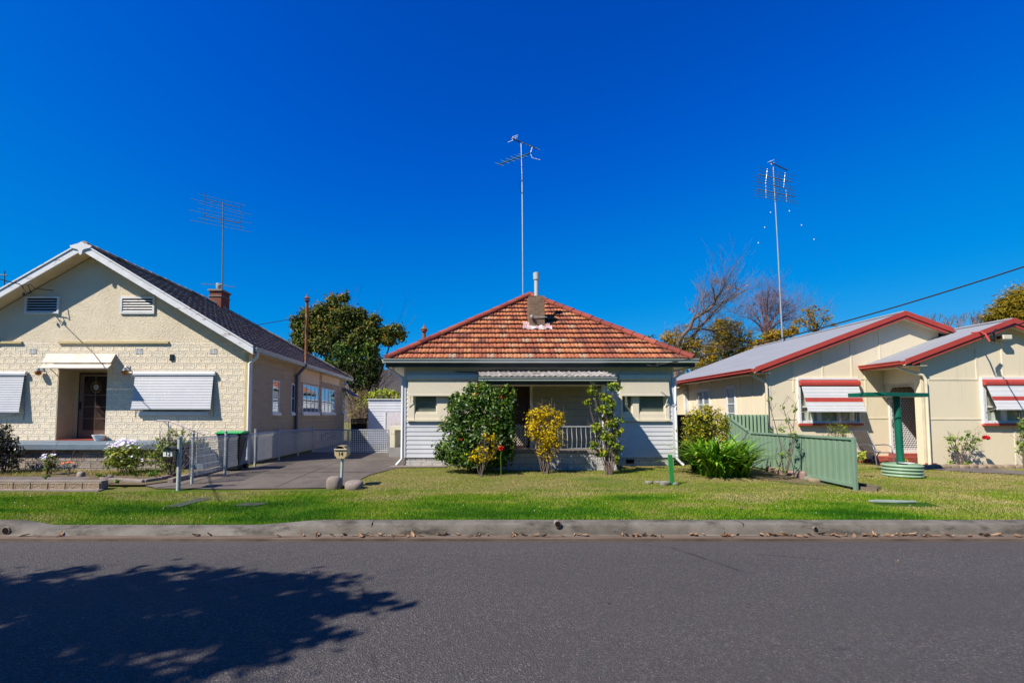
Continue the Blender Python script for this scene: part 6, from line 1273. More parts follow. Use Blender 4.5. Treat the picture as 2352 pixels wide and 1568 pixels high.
b_drk = [(1000, 1010, 130, 110), (1010, 1100, 110, 90), (830, 1060, 120, 110), (640, 960, 110, 80), (850, 960, 200, 110), (1050, 900, 120, 110), (900, 1130, 140, 130), (760, 1060, 120, 90), (880, 1010, 120, 120)]
q = W(560*1.5, 950, Yt); T1 = thing('evergreen_tree', 'big dense evergreen tree with bronze tipped crown behind the driveway', 'tree', (q.x, Yt, .35))
leafy('crown', [sc4(*b) for b in b_top], 400, .20, L['tree'], T1, 1, .55, 30, (.05, 1.0), .5, .5, .5)
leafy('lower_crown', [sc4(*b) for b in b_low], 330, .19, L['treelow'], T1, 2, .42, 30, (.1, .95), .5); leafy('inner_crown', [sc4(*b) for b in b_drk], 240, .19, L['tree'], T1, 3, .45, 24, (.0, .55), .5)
g = MB(); base = Vector((q.x, Yt, .3))
for tx, ty in ((690, 180), (430, 360), (200, 450), (880, 520), (1070, 480), (1290, 560), (620, 640)):
    u, v = D4(tx, ty, 3.267, 1080, 1080); e = W(u, v, Yt+rg.uniform(-1, 1)); md = base.lerp(e, .45)+Vector((0, 0, .6)); limb(g, [base, base.lerp(md, .5), md, e], .2, .04, 10, rg, 1.6, 2, .8, None, .1, .35)
g.build('trunk', m['bark'], T1)
# a second, darker tree to its right edge is part of the same crown line: low twiggy growth beneath
Yd = 29; T = thing('dry_scrub', 'dry brown twiggy scrub behind the end of the block house', 'shrub', (W(825, 940, Yd).x, Yd, .35))
leafy('foliage', [blob(u, v, a, b, Yd) for u, v, a, b in ((815, 935, 24, 28), (832, 920, 20, 28), (845, 950, 18, 30), (822, 960, 26, 20), (808, 915, 12, 16))], 90, .14, L['dry'], T, 4, .4, 22, (.0, 1), .3)
g = MB(); [grow(g, (W(u, 985, Yd).x, Yd+rg.uniform(-.4, .4), .3), (rg.uniform(-.3, .3), 0, 1), 1.1, .025, 2, rg, .5, .3) for u in range(803, 850, 4)]; g.build('stems', m['bark_grey'], T)
T = thing('yellow_shrub', 'bright yellow green shrub rising behind the garage roof', 'shrub', (W(875, 940, 31).x, 31, .35))
leafy('foliage', [blob(u, v, a, b, 31) for u, v, a, b in ((880, 906, 30, 13), (855, 915, 22, 12), (905, 912, 18, 14), (870, 930, 45, 16))], 120, .16, L['shrub'], T, 6, .4, 22, (.1, 1), .5)
g = MB(); [grow(g, (W(u, 960, 31).x, 31, .3), (rg.uniform(-.3, .3), 0, 1), 1.3, .03, 2, rg, .5, .3) for u in (860, 875, 892, 905)]; g.build('stems', m['bark_grey'], T)
# far scrubby slope
g = MB(); nx = 120; g.grid(lambda s, t_: (-160+320*s, 95+t_*90, -1+(14.5+3.5*math.sin(s*19)+2*math.sin(s*47+1)+1.2*math.sin(s*113))*math.sin(t_*1.57)*(1-.55*float(sm(.40, .62, s)))), nx, 12); tag(g.build('hill', m['hill'], smooth=True), kind='structure')
T = thing('bare_tree', 'leafless grey brown tree between the evergreen and the cottage eave', 'tree', (W(918, 950, 40).x, 40, .35)); g = MB(); rg = random.Random(8)
for u in (905, 921, 896): grow(g, (W(u, 960, 40).x, 40, .3), (rg.uniform(-.2, .2), 0, 1), 1.15, .07, 4, rg, .6, .2)
g.build('trunk', m['bark_mauve'], T)
# ---- jacarandas between the cottage and the fibro house
def z1(x, y): return D4(x, y, 3.095, 2480, 980)
def P1(x, y, Y): return W(*z1(x, y), Y)
Yj = 30; rg = random.Random(21); q = P1(170, 1300, Yj)
T2 = thing('jacaranda', 'leaning half bare jacaranda with long sweeping limbs behind the cottage roof', 'tree', (q.x, Yj, .35)); g = MB(); tips = []
root = Vector((q.x, Yj, .2))
J = lambda pts, dz=0: [P1(x, y, Yj+dz*i/len(pts)) for i, (x, y) in enumerate(pts)]
limb(g, [root]+J([(165, 1060), (195, 960), (240, 870), (330, 770), (375, 665), (500, 590), (610, 510), (640, 420), (720, 310), (740, 205)], -2), .19, .02, 54, rg, 1.25, 2, .75, tips, .12, .42)
limb(g, [root+Vector((.4, .1, 0))]+J([(240, 1040), (350, 890), (470, 740), (560, 640), (700, 480), (880, 390), (1000, 310)], 2), .15, .018, 50, rg, 1.2, 2, .75, tips, .08, .35)
limb(g, J([(320, 790), (400, 775), (600, 800), (780, 770), (880, 800)], 1), .09, .015, 18, rg, 1.0, 2, .8, tips, .0, .1)
limb(g, J([(270, 1010), (430, 980), (560, 990), (700, 985)], -1), .06, .015, 10, rg, .9, 2, .8, tips, .0, .1)
limb(g, J([(380, 650), (370, 560), (350, 520)], 0), .03, .01, 6, rg, .5, 1, .8, tips, .1, .3); limb(g, J([(510, 580), (480, 440), (470, 300)], 1), .05, .012, 12, rg, .7, 2, .7, tips, .2, .2); limb(g, J([(620, 480), (610, 380), (580, 250)], -1), .05, .012, 12, rg, .7, 2, .7, tips, .2, .2)
limb(g, J([(870, 390), (870, 330), (860, 260)], 0), .035, .01, 8, rg, .6, 2, .7, tips, .2, .2)
g.build('trunk', m['bark_grey'], T2)
b1 = lambda x, y, rx, ry, Y: blob(*z1(x, y), rx/5.05, ry/5.05, Y)
leafy('feathery_leaves', [b1(*b, Yj) for b in ((120, 860, 120, 90), (60, 930, 60, 50), (90, 900, 110, 90), (150, 960, 130, 80), (330, 950, 170, 110), (520, 1040, 150, 80), (300, 900, 130, 80), (420, 660, 50, 40), (480, 950, 150, 80), (250, 790, 90, 60), (200, 1000, 120, 70), (560, 1130, 170, 70), (420, 1150, 160, 60), (650, 850, 60, 60))], 40, .26, L['golden'], T2, 12, .5, 12, (.1, 1), .2)
leafy('fine_twigs', [b1(*b, Yj) for b in ((640, 260, 110, 80), (800, 360, 150, 110), (520, 420, 90, 110), (640, 560, 150, 110), (450, 780, 200, 130), (800, 720, 140, 120), (180, 820, 150, 110), (880, 560, 100, 90))], 34, .55, m['bark_grey'], T2, 33, .6, 14, (0, 1), .03, .5, .3)
leafy('seed_leaves', [b1(*b, Yj) for b in ((350, 560, 50, 50), (640, 220, 80, 30), (780, 330, 90, 60), (900, 300, 80, 40))], 18, .2, L['bronze'], T2, 13, .5, 10, (.1, 1), .25)
Yo = 33; T3 = thing('ochre_tree', 'dense olive brown tree between the two bare jacarandas', 'tree', (P1(740, 1200, Yo).x, Yo, .35))
leafy('crown', [b1(*b, Yo) for b in ((120, 900, 100, 70), (250, 960, 130, 80), (380, 1020, 130, 90), (600, 760, 60, 60), (900, 760, 60, 60), (1000, 880, 90, 70), (820, 980, 130, 90), (200, 1080, 150, 80), (700, 690, 90, 55), (760, 760, 110, 90), (650, 820, 70, 90), (740, 930, 130, 110), (830, 870, 80, 90), (760, 1080, 150, 90), (700, 850, 130, 150), (960, 940, 80, 90), (560, 1000, 120, 90), (470, 1120, 150, 80), (620, 1060, 100, 90), (880, 1030, 90, 70), (560, 1180, 200, 70), (350, 1240, 150, 80), (840, 730, 60, 40))], 95, .24, L['ochre'], T3, 14, .6, 16, (.0, 1), .26)
g = MB(); rg = random.Random(4)
for tx, ty in ((700, 720), (800, 800), (640, 900), (860, 960), (760, 1020)): e = P1(tx, ty, Yo); limb(g, [(P1(740, 1200, Yo).x, Yo, .3), P1(740, 1150, Yo), e], .12, .02, 12, rg, 1.3, 2, .8, None, .1, .4)
g.build('trunk', m['bark'], T3)
Yb = 42; T4 = thing('mauve_tree', 'round leafless tree with mauve twigs behind the ridge aerial', 'tree', (P1(1215, 1000, Yb).x, Yb, .35)); g = MB(); rg = random.Random(31); tips = []
base = P1(1215, 880, Yb); g.tube([(base.x, Yb, .2), base], [.26, .2], 7, False)
for tx, ty in ((1240, 340), (1130, 400), (1320, 370), (1010, 520), (1460, 470), (1560, 560), (1000, 650), (1200, 480), (1380, 520), (1530, 650)):
    e = P1(tx, ty, Yb+rg.uniform(-2, 2)); a = base+(e-base)*.35+Vector((0, 0, .5)); b = base+(e-base)*.7+Vector((0, 0, .3)); limb(g, [base, a, b, e], .10, .018, 26, rg, 1.25, 2, .75, tips, .16, .35)
g.build('trunk', m['bark_mauve'], T4)
leafy('fine_twigs', [b1(*b, Yb) for b in ((1150, 450, 130, 90), (1300, 400, 140, 90), (1450, 520, 130, 110), (1080, 600, 140, 110), (1280, 580, 180, 130), (1500, 640, 120, 100), (1150, 760, 170, 90), (1400, 720, 170, 90))], 26, .7, m['bark_mauve'], T4, 34, .6, 14, (0, 1), .03, .5, .3)
Yg = 38; T5 = thing('golden_tree', 'loose golden and bronze tree above the corrugated roof', 'tree', (P1(1750, 900, Yg).x, Yg, .35))
leafy('crown', [b1(*b, Yg) for b in ((1590, 720, 60, 60), (1700, 680, 70, 90), (1680, 560, 40, 30), (1760, 560, 60, 40), (1740, 740, 70, 70))], 70, .28, L['golden'], T5, 15, .5, 14, (.1, 1), .22); leafy('sparse_crown', [b1(*b, Yg) for b in ((1850, 680, 90, 90), (1880, 560, 60, 50), (1940, 640, 70, 60), (1960, 740, 70, 40))], 30, .26, L['ochre'], T5, 16, .5, 12, (.2, 1), .22)
g = MB(); rg = random.Random(17); base = Vector((P1(1780, 900, Yg).x, Yg, .3)); fk = P1(1790, 850, Yg)
g.tube([base, fk], [.16, .12], 6, False)
for tx, ty in ((1680, 540), (1760, 540), (1880, 520), (1960, 620), (1840, 620), (1620, 680), (2000, 720)): e = P1(tx, ty, Yg+rg.uniform(-1, 1)); limb(g, [fk, fk.lerp(e, .5)+Vector((0, 0, .2)), e], .06, .012, 12, rg, .8, 2, .7, None, .15, .35)
g.build('trunk', m['bark_grey'], T5)
T6 = thing('golden_shrubbery', 'low rich golden foliage showing over the middle of the corrugated roof', 'tree', (P1(1330, 1000, 36).x, 36, .35))
leafy('crown', [b1(*b, 36) for b in ((1340, 850, 110, 60), (1440, 840, 90, 50), (1250, 920, 120, 60), (1140, 970, 110, 60), (1520, 800, 60, 50), (1060, 1030, 90, 50), (960, 1060, 80, 50))], 160, .3, L['golden'], T6, 18, .45, 20, (.1, 1), .25); leafy('green_tips', [b1(1130, 900, 60, 45, 36), b1(930, 1060, 60, 40, 36)], 100, .28, L['treelow'], T6, 19, .5, 16, (.2, 1), .3)
g = MB(); grow(g, (P1(1330, 1000, 36).x, 36, .3), (0, 0, 1), 2.2, .14, 3, random.Random(3), .6, .2); g.build('trunk', m['bark'], T6)
T7 = thing('feathery_tree', 'dense golden feathery tree at the right edge beyond the fibro house', 'tree', (W(2340, 900, 40).x, 40, .35))
leafy('crown', [blob(u, v, a, b, 40) for u, v, a, b in ((2325, 700, 32, 24), (2360, 690, 45, 34), (2285, 722, 26, 14), (2310, 735, 40, 18), (2380, 730, 60, 30), (2345, 720, 40, 25))], 170, .30, L['ochre'], T7, 20, .45, 22, (.0, .95), .25)
g = MB(); grow(g, (W(2350, 900, 40).x, 40, .3), (0, 0, 1), 3.6, .2, 3, random.Random(5), .6, .3); g.build('trunk', m['bark'], T7)
for i, (u, v) in enumerate(((2140, 728), (2170, 735), (2206, 733), (2238, 728), (2262, 728))):
    q = W(u, v, 60); T = thing('winter_tree', ['thin leafless treetop nearest the first red gable', 'small leafless treetop second from the first red gable', 'middle leafless treetop of the row behind the front roof', 'tall leafless treetop left of the golden feathery tree', 'leafless treetop touching the golden feathery tree'][i], 'tree', (q.x, 60, .4), 0, 'leafless treetops behind the fibro house'); g = MB(); rg = random.Random(60+i)
    g.tube([(q.x, 60, .3), (q.x, 60, q.z-3.2)], [.2, .12], 6, False)
    for k in range(5): grow(g, (q.x, 60, q.z-3.2), (rg.uniform(-.5, .5), rg.uniform(-.3, .3), 1), 1.6, .07, 3, rg, .4, .3, .66)
    g.build('trunk', m['bark_grey'], T)
q = W(1490, 778, 40); T = thing('palm', 'dark palm top just showing over the right slope of the tiled roof', 'palm', (q.x, 40, .35)); g = MB(); rg = random.Random(2)
for i in range(26):
    a_ = rg.uniform(0, 6.28); l_ = rg.uniform(.5, .9); h_ = rg.uniform(.1, .7); d_ = Vector((math.cos(a_), math.sin(a_), 0)); s_ = Vector((-d_.y, d_.x, 0))*.07
    p0, p1, p2 = q, q+d_*l_*.55+Vector((0, 0, h_*.6)), q+d_*l_+Vector((0, 0, h_*.2)); g.add([p0-s_*.4, p0+s_*.4, p1+s_, p1-s_, p2], [(0, 1, 2, 3), (3, 2, 4)])
g.build('crown', L['treelow'], T, col=[(.3, .3, .3, 1)]*len(g.v)); g = MB(); g.tube([(q.x, 40, .3), q], .12, 8); g.build('trunk', m['bark'], T)
# ---- garden shrubs
def shrub(name, label, cat, Y, base_u, blobs, dens, size, mat, seed, stems=6, per=20, clump=.4, tint=(.05, 1), aspect=.5, shell=.45, bark='bark_grey', stem_r=.012, tl=.5, bv=None, tilt=0):
    bx = W(base_u, 1070, Y).x; bz = float(hz(bx, Y)); T = thing(name, label, cat, (bx, Y, bz))
    bl = [blob(*b[:4], Y, b[4] if len(b) > 4 else None) for b in blobs]
    f_ = leafy('foliage', bl, dens, size, mat, T, seed, clump, per, tint, aspect, .45, shell, bz+.01, tilt)
    g = MB(); rg = random.Random(seed)
    for k in range(stems):
        b = bl[k % len(bl)]; e = Vector((b[0]+rg.uniform(-.4, .4)*b[3], b[1], b[2]+rg.uniform(-.2, .7)*b[5])); s0 = Vector((bx+rg.uniform(-.1, .1), Y+rg.uniform(-.06, .06), bz-.02)); md = s0.lerp(e, .5)+Vector((rg.uniform(-.06, .06), 0, .05)); limb(g, [s0, md, e], stem_r, stem_r*.4, 4, rg, tl*.5, 1, .8, None, .2, .3)
    g.build('stems', m[bark], T); return T
cam_b = [(1070, 1040, 34, 28), (1148, 1052, 22, 22), (1105, 1066, 44, 12), (1105, 912, 48, 32), (1065, 942, 40, 36), (1130, 945, 48, 42), (1052, 985, 42, 36), (1038, 1035, 36, 34), (1100, 995, 60, 50), (1150, 955, 32, 52), (1166, 1000, 22, 56), (1075, 1050, 55, 26), (1012, 1042, 14, 20), (1125, 1045, 42, 28), (1090, 890, 26, 14), (1168, 905, 18, 20), (1045, 915, 14, 14)]
CM = shrub('camellia_bush', 'large glossy dark green bush covering the left of the cottage porch', 'bush', 12.3, 1090, cam_b, 700, .085, L['camellia'], 101, 12, 22, .36, (.0, .92), .48, .35, 'bark', .018)
g = MB(); rg = random.Random(1)
for u, v in ((1087, 980), (1152, 913), (1093, 905), (1060, 1010), (1138, 960)): p = W(u, v, 11.95); g.lathe(p, [(.01, -.02), (.03, 0), (.025, .025), (.005, .03)], 7)
g.build('blossom', m['red_petal'], CM)
shrub('golden_privet', 'small yellow leaved shrub at the foot of the dark glossy bush', 'shrub', 11.75, 1108, [(1112, 1040, 24, 20), (1128, 1014, 15, 14), (1096, 1055, 18, 13), (1138, 1032, 10, 8), (1116, 1000, 8, 10)], 300, .07, L['gold'], 102, 6, 14, .42, (.0, 1), .5, .3)
T = shrub('golden_shrub', 'upright yellow leaved shrub in front of the porch railing', 'shrub', 12.2, 1253, [(1250, 985, 40, 32), (1238, 955, 26, 24), (1264, 1005, 30, 30), (1224, 985, 17, 26), (1285, 965, 15, 22), (1254, 1035, 20, 24), (1258, 950, 20, 20), (1275, 1020, 16, 16)], 360, .075, L['gold'], 103, 14, 12, .5, (.0, 1), .5, .2, 'bark_grey', .012, .6)
g = MB(); rg = random.Random(5)
for u, v in ((1245, 915), (1262, 920), (1275, 925), (1285, 940), (1222, 935), (1268, 912), (1240, 925), (1296, 945)): e = W(u, v, 12.2); g.tube([W(u+(1253-u)*.6, 990, 12.2), W(u+(1253-u)*.2, 950, 12.2), e], [.008, .006, .004], 4)
g.build('bare_twig', m['bark_grey'], T)
vine = [(1360, 900, 10, 14), (1352, 925, 9, 9), (1385, 912, 18, 12), (1412, 888, 14, 14), (1380, 940, 20, 13), (1400, 962, 22, 17), (1416, 985, 14, 18), (1374, 982, 16, 13), (1395, 1003, 24, 16), (1360, 1020, 13, 9), (1416, 1028, 17, 13), (1385, 1038, 20, 11), (1408, 1052, 14, 12), (1425, 965, 8, 8), (1405, 925, 10, 18)]
shrub('climbing_shrub', 'leggy yellow green climber up the right porch post', 'climber', 12.15, 1396, vine, 480, .09, L['lime'], 104, 22, 12, .5, (.1, 1), .5, .2, 'bark_grey', .014, .4)
shrub('nandina', 'bronze and yellow tinged shrub between the cottage and the steel fence', 'shrub', 13.3, 1620, [(1620, 962, 42, 24), (1600, 975, 34, 20), (1645, 975, 32, 26), (1612, 1000, 40, 24), (1580, 962, 16, 9), (1655, 1005, 26, 26), (1590, 1015, 24, 20), (1630, 940, 24, 10)], 420, .09, L['nandina'], 105, 14, 16, .45, (.05, 1), .35, .3, 'bark_grey', .012, .7)
# strap leaved clump
p = G(1655, 1078); Ya = 12.0; rg = random.Random(12); T = thing('agapanthus', 'big clump of arching strap leaved green agapanthus beside the steel fence', 'plant', (W(1655, 1075, Ya).x, Ya, float(hz(6.6, Ya)))); g = MB(); col = []
for i in range(460):
    cu = rg.uniform(-1, 1); bxu = 1658+cu*48; b = Vector((W(bxu, 1070, Ya).x, Ya+rg.uniform(-.45, .5), .26)); a_ = rg.uniform(0, 6.283); ln_ = rg.uniform(.8, 1.45); el = rg.uniform(.85, 1.5)
    d_ = Vector((math.cos(a_)*.9+cu*.35, math.sin(a_)*.8-.12, 0)); d_.normalize(); w_ = rg.uniform(.024, .040); pts = []; tv = min(1, max(0, rg.gauss(.5, .26)))
    th_ = el; q = b.copy(); k0 = len(g.v); n = 6; sd = Vector((-d_.y, d_.x, 0))
    for j in range(n+1):
        ww = w_*(1-.25*j/n) if j < n else .003; tw = Vector((0, 0, 0)); g.v.append(tuple(q-sd*ww+Vector((0, 0, .25*ww)))); g.v.append(tuple(q+sd*ww+Vector((0, 0, .25*ww)))); col += [(tv*.75+.25*tv*j/n,)*3+(1,)]*2
        q = q+(d_*math.cos(th_)+Vector((0, 0, math.sin(th_))))*ln_/n; th_ -= rg.uniform(.08, .36)
        q.z = max(q.z, .27)
    g.f += [(k0+2*j, k0+2*j+1, k0+2*j+3, k0+2*j+2) for j in range(n)]; g.m += [0]*n
g.build('strap_leaf', L['aga'], T, col=col)
g = MB()
for u, v, bu in ((1578, 1000, 1620), (1722, 985, 1700)): e = W(u, v, Ya-.2); s0 = W(bu, 1060, Ya-.2); g = MB(); g.tube([s0, s0.lerp(e, .5)+Vector((-.05, 0, .08)), e], .006, 4); g.build('flower_stalk', m['bark_grey'], T)
# rose canes in the fence bed
Yr_ = 11.15; T = thing('rose_canes', 'tall nearly leafless rose canes in front of the steel fence', 'rose bush', (W(1803, 1085, Yr_).x, Yr_, .26)); g = MB(); rg = random.Random(9); tips = []
def canes(g, pts, r): g.tube([W(u, v, Yr_) for u, v in pts], [r*(1-.55*i/(len(pts)-1)) for i in range(len(pts))], 5, False)
C_ = [[(1800, 1088), (1797, 1050), (1793, 1020), (1783, 985), (1772, 945), (1766, 915)], [(1805, 1088), (1812, 1050), (1820, 1015), (1822, 985), (1826, 950), (1828, 928)], [(1806, 1088), (1815, 1060), (1823, 1020), (1815, 985), (1805, 955), (1797, 930)], [(1798, 1088), (1797, 1060), (1794, 1040)], [(1808, 1086), (1811, 1065), (1812, 1045)], [(1795, 1085), (1786, 1065), (1780, 1050)]]
for c_ in C_: canes(g, c_, .014)
for c_ in C_:
    for u, v in c_[1:]: 
        for k in range(2): grow(g, W(u, v, Yr_), (rg.uniform(-1, 1), rg.uniform(-.3, .3), .7), .16, .005, 1, rg, .7, .1)
g.build('stems', m['bark_grey'], T)
leafy('foliage', [blob(*b, Yr_) for b in ((1766, 915, 8, 6), (1783, 990, 16, 7), (1822, 995, 18, 10), (1800, 985, 10, 8), (1826, 935, 6, 10), (1797, 935, 5, 6), (1797, 1045, 8, 8), (1812, 1045, 6, 8), (1795, 1080, 14, 6), (1808, 960, 5, 12))], 200, .055, L['rose'], T, 106, .5, 6, (.1, 1), .55)
shrub('upright_shrub', 'small feathery upright shrub behind the steel fence under the striped awning', 'shrub', 14.3, 1922, [(1922, 990, 24, 16), (1905, 985, 10, 18), (1938, 985, 10, 18), (1925, 975, 8, 14), (1946, 995, 8, 10), (1920, 1010, 26, 10)], 260, .055, L['lime'], 107, 10, 10, .5, (.0, .8), .3, .2)
T = shrub('rose_bush', 'leggy rose bush with one red bloom against the fibro wall', 'rose bush', 13.45, 2208, [(2195, 1008, 18, 9), (2180, 1012, 10, 12), (2220, 1000, 20, 9), (2235, 1010, 12, 8), (2212, 1020, 16, 8), (2250, 1006, 10, 5), (2200, 1030, 14, 8), (2232, 1030, 14, 10), (2190, 1062, 16, 6), (2215, 1062, 14, 6)], 150, .075, L['rose'], 108, 12, 8, .5, (.1, 1), .6, .2, 'bark_grey', .012, .4)
def bloom(c_, r_, name, mat, par, seed=0):
    rg = np.random.default_rng(seed); n = 26; d = rg.normal(0, 1, (n, 3)); d /= np.linalg.norm(d, axis=1, keepdims=True); d[:, 2] = np.abs(d[:, 2])*.8-.1
    V, F_, tt = cards(np.array(c_)+d*r_*.55, d+.3*rg.normal(0, 1, (n, 3)), rg.normal(0, 1, (n, 3)), np.full(n, r_*1.5), np.full(n, r_*1.3), np.full(n, .5), .5); return fastmesh(name, V, F_, mat, par, tt)
bloom(W(2265, 1005, 13.3), .085, 'bloom', m['red_petal'], T, 3)
T = thing('single_rose', 'single red rose bud on a thin stem before the porch wall', 'rose', (W(1151, 1078, 11.7).x, 11.7, .27)); g = MB(); e = W(1152, 1030, 11.7); g.tube([(W(1151, 1078, 11.7).x, 11.7, .25), W(1150, 1050, 11.7), e], .009, 5); g.build('stem', L['rose'], T, col=[(.3, .3, .3, 1)]*len(g.v)); bloom(e, .075, 'bloom', m['red_petal'], T, 5)
T = shrub('edge_rose', 'leafy rose cut by the right edge of the view under the window', 'rose bush', 13.2, 2350, [(2347, 975, 9, 10), (2352, 995, 10, 14), (2345, 1020, 7, 10), (2358, 1040, 12, 20), (2365, 980, 16, 20)], 320, .075, L['rose'], 109, 6, 10, .5, (.1, 1), .6, .2)
# ---- left garden
shrub('dark_shrub', 'dark purple leaved shrub at the left edge before the terrace', 'shrub', 11.95, 5, [(0, 1000, 26, 26), (22, 1020, 22, 22), (-15, 1030, 36, 40), (30, 1040, 16, 14), (10, 1060, 26, 20), (45, 1042, 12, 7), (40, 1065, 10, 10), (-50, 1020, 40, 50)], 420, .075, L['darkleaf'], 110, 10, 14, .42, (.0, .9), .55, .35, 'bark')
def daisies(par, bl, n, size, mat, seed, name='flower'):
    rg = np.random.default_rng(seed); VV, FF = [], []; k = 0
    for i in range(n):
        x, y, z, rx, ry, rz = bl[rg.integers(len(bl))]; a_ = rg.uniform(0, 6.283); q_ = rg.uniform(0, 1)**.6; c_ = np.array([x+rx*q_*math.cos(a_), y+ry*q_*math.sin(a_)*.9-.05, z+rz*math.sqrt(max(0, 1-q_*q_))*rg.uniform(.75, 1.08)])
        nn = np.array([rg.normal(0, .35), rg.normal(-.35, .3), 1]); nn /= np.linalg.norm(nn); u_ = np.cross(nn, [0, 1, 0]); u_ /= np.linalg.norm(u_); w_ = np.cross(nn, u_); r_ = size*rg.uniform(.7, 1.15)
        VV.append(c_)
        for j in range(10): t_ = j*math.pi/5; rr_ = r_*(1 if j % 2 == 0 else .6); VV.append(c_+rr_*(math.cos(t_)*u_+math.sin(t_)*w_)-nn*.004)
        FF += [(k, k+1+j, k+1+(j+1) % 10) for j in range(10)]; k += 11
    o = fastmesh(name, np.array(VV), np.array(FF), mat, par); o['kind'] = 'stuff'; return o
Yd_ = 11.9; DB = [(290, 1040, 42, 26), (270, 1048, 30, 24), (318, 1050, 28, 22), (290, 1060, 46, 18)]
T = shrub('daisy_bush', 'rounded bush covered in white daisies before the terrace', 'flower bush', Yd_, 290, DB, 420, .075, L['daisy'], 111, 10, 14, .42, (.0, 1), .45, .35)
daisies(T, [blob(283, 1030, 40, 22, Yd_), blob(270, 1036, 28, 18, Yd_), blob(300, 1028, 26, 18, Yd_)], 120, .042, m['lilac'], 2)
daisies(T, [blob(258, 1055, 16, 10, Yd_-.2), blob(300, 1060, 30, 16, Yd_-.3)], 12, .038, m['lilac'], 3, 'stray_flower')
Yp = 11.95; T = shrub('daisy_plant', 'small upright green plant with pale pink daisies against the block terrace wall', 'flower', Yp, 114, [(114, 1060, 14, 14), (112, 1072, 14, 10), (120, 1050, 10, 8)], 520, .065, L['daisy'], 112, 5, 12, .4, (.0, .7), .5, .3)
daisies(T, [blob(115, 1047, 18, 6, Yp-.1), blob(105, 1056, 14, 8, Yp-.1)], 16, .04, m['lilac'], 5)
T = shrub('gazania', 'low silver leaved plant with orange flowers by the block terrace wall', 'flower', 11.85, 160, [(160, 1072, 12, 6), (152, 1074, 8, 5), (168, 1072, 8, 6)], 700, .07, L['silver'], 113, 3, 12, .4, (.1, 1), .25, .2)
daisies(T, [blob(161, 1064, 14, 4, 11.8)], 12, .04, m['orange'], 7)
Ys = 11.3; LS = [(372, 1010, 12, 12), (390, 995, 12, 10), (405, 1000, 10, 10), (360, 1030, 16, 16), (380, 1040, 22, 18), (420, 992, 8, 8), (350, 1045, 12, 10), (365, 1058, 16, 12), (395, 1020, 18, 16), (440, 1000, 10, 9), (462, 1008, 8, 8), (475, 1018, 8, 8), (425, 1015, 12, 10), (450, 1025, 10, 10), (385, 1070, 20, 10), (345, 1060, 10, 8)]
shrub('leggy_shrub', 'leggy olive shrub with bare pale branches behind the numbered black letterbox', 'shrub', Ys, 395, LS, 480, .06, L['daisy'], 114, 34, 10, .5, (.0, .95), .45, .2, 'bark_grey', .011, .5)
for i, (u, v, r_, lab) in enumerate(((412//4+4, 0, 0, ''),)): pass
for i, (u, v, Y, w_, lab) in enumerate(((352, 1088, 10.9, 14, 'low green weed tuft on the bare garden corner nearest the letterbox'), (310, 1092, 10.6, 10, 'low green weed tuft in the middle of the bare garden corner'), (268, 1105, 10.15, 8, 'bright green weed growing beside the end of the block edging'), (232, 1094, 10.3, 9, 'flat green weed on the edging strip near the path'), (106, 1096, 10.3, 8, 'small weed sprouting between path and block edging'), (2072, 1062, 11.9, 8, 'green sprouts around the post in the round planter'), (1978, 1048, 11.5, 9, 'young leafy plant just behind the end of the steel fence'))):
    q = W(u, v, Y); T = thing('weed_tuft', lab, 'weed', (q.x, Y, q.z-.03)); leafy('foliage', [blob(u, v-3, w_, w_*.55 if i < 5 else w_*1.2, Y)], 700, .07, L['shrub' if i > 4 else 'treelow'], T, 130+i, .5, 10, (.3, 1), .45)
pts = [(RNG.uniform(-9, 12), RNG.uniform(7.5, 9.9)) for k in range(46)]; V_, F_ = [], []
for x, y in pts:
    z = float(hz(x, y))+.045; k = len(V_); V_.append((x, y, z+.006)); V_ += [(x+.009*math.cos(t), y+.009*math.sin(t), z) for t in np.linspace(0, 6.283, 7)[:6]]; F_ += [(k, k+1+j, k+1+(j+1) % 6) for j in range(6)]
tag(fastmesh('clover_flowers', np.array(V_), np.array(F_), m['plastic_white']), 'tiny white clover flowers dotted over the green verge grass', 'flowers', kind='stuff')
# ---- street tree on the near verge: only its shade falls into the picture
T = thing('street_tree', 'leafy street tree on the near verge shading the road', 'tree', (-9.1, -1.0, .1)); rg = random.Random(3)
SB = [(-8.9, .2, 6.2, 1.7, 1.5, 1.1), (-7.3, .75, 6.3, 1.35, 1.0, .8), (-10.6, .2, 6.2, 1.6, 1.4, 1.2), (-6.35, .9, 6.0, 1.0, .65, .55), (-8.0, -.6, 6.4, 1.5, 1.1, .9), (-6.7, .1, 6.1, .9, .7, .5), (-9.8, 1.4, 6.0, 1.2, .8, .8), (-8.2, 1.45, 6.0, 1.2, .55, .6), (-10, -1, 6.6, 1.5, 1.2, 1)]
leafy('crown', SB[:4]+SB[7:8], 170, .17, L['street'], T, 120, .26, 44, (.1, 1), .6, .5, .25); leafy('thin_crown', SB[4:7]+SB[8:], 62, .17, L['street'], T, 121, .26, 40, (.1, 1), .6, .5, .25)
g = MB(); base = Vector((-9.1, -1.0, 0)); fk = Vector((-9.0, -.7, 3.2)); g.tube([base, (-9.05, -.9, 1.6), fk], [.22, .17, .15], 9, False)
for b in SB: e = Vector(b[:3]); limb(g, [fk, fk.lerp(e, .5)+Vector((0, 0, .2)), e], .08, .02, 10, rg, .8, 2, .8, None, .1, .3)
g.build('trunk', m['bark'], T)

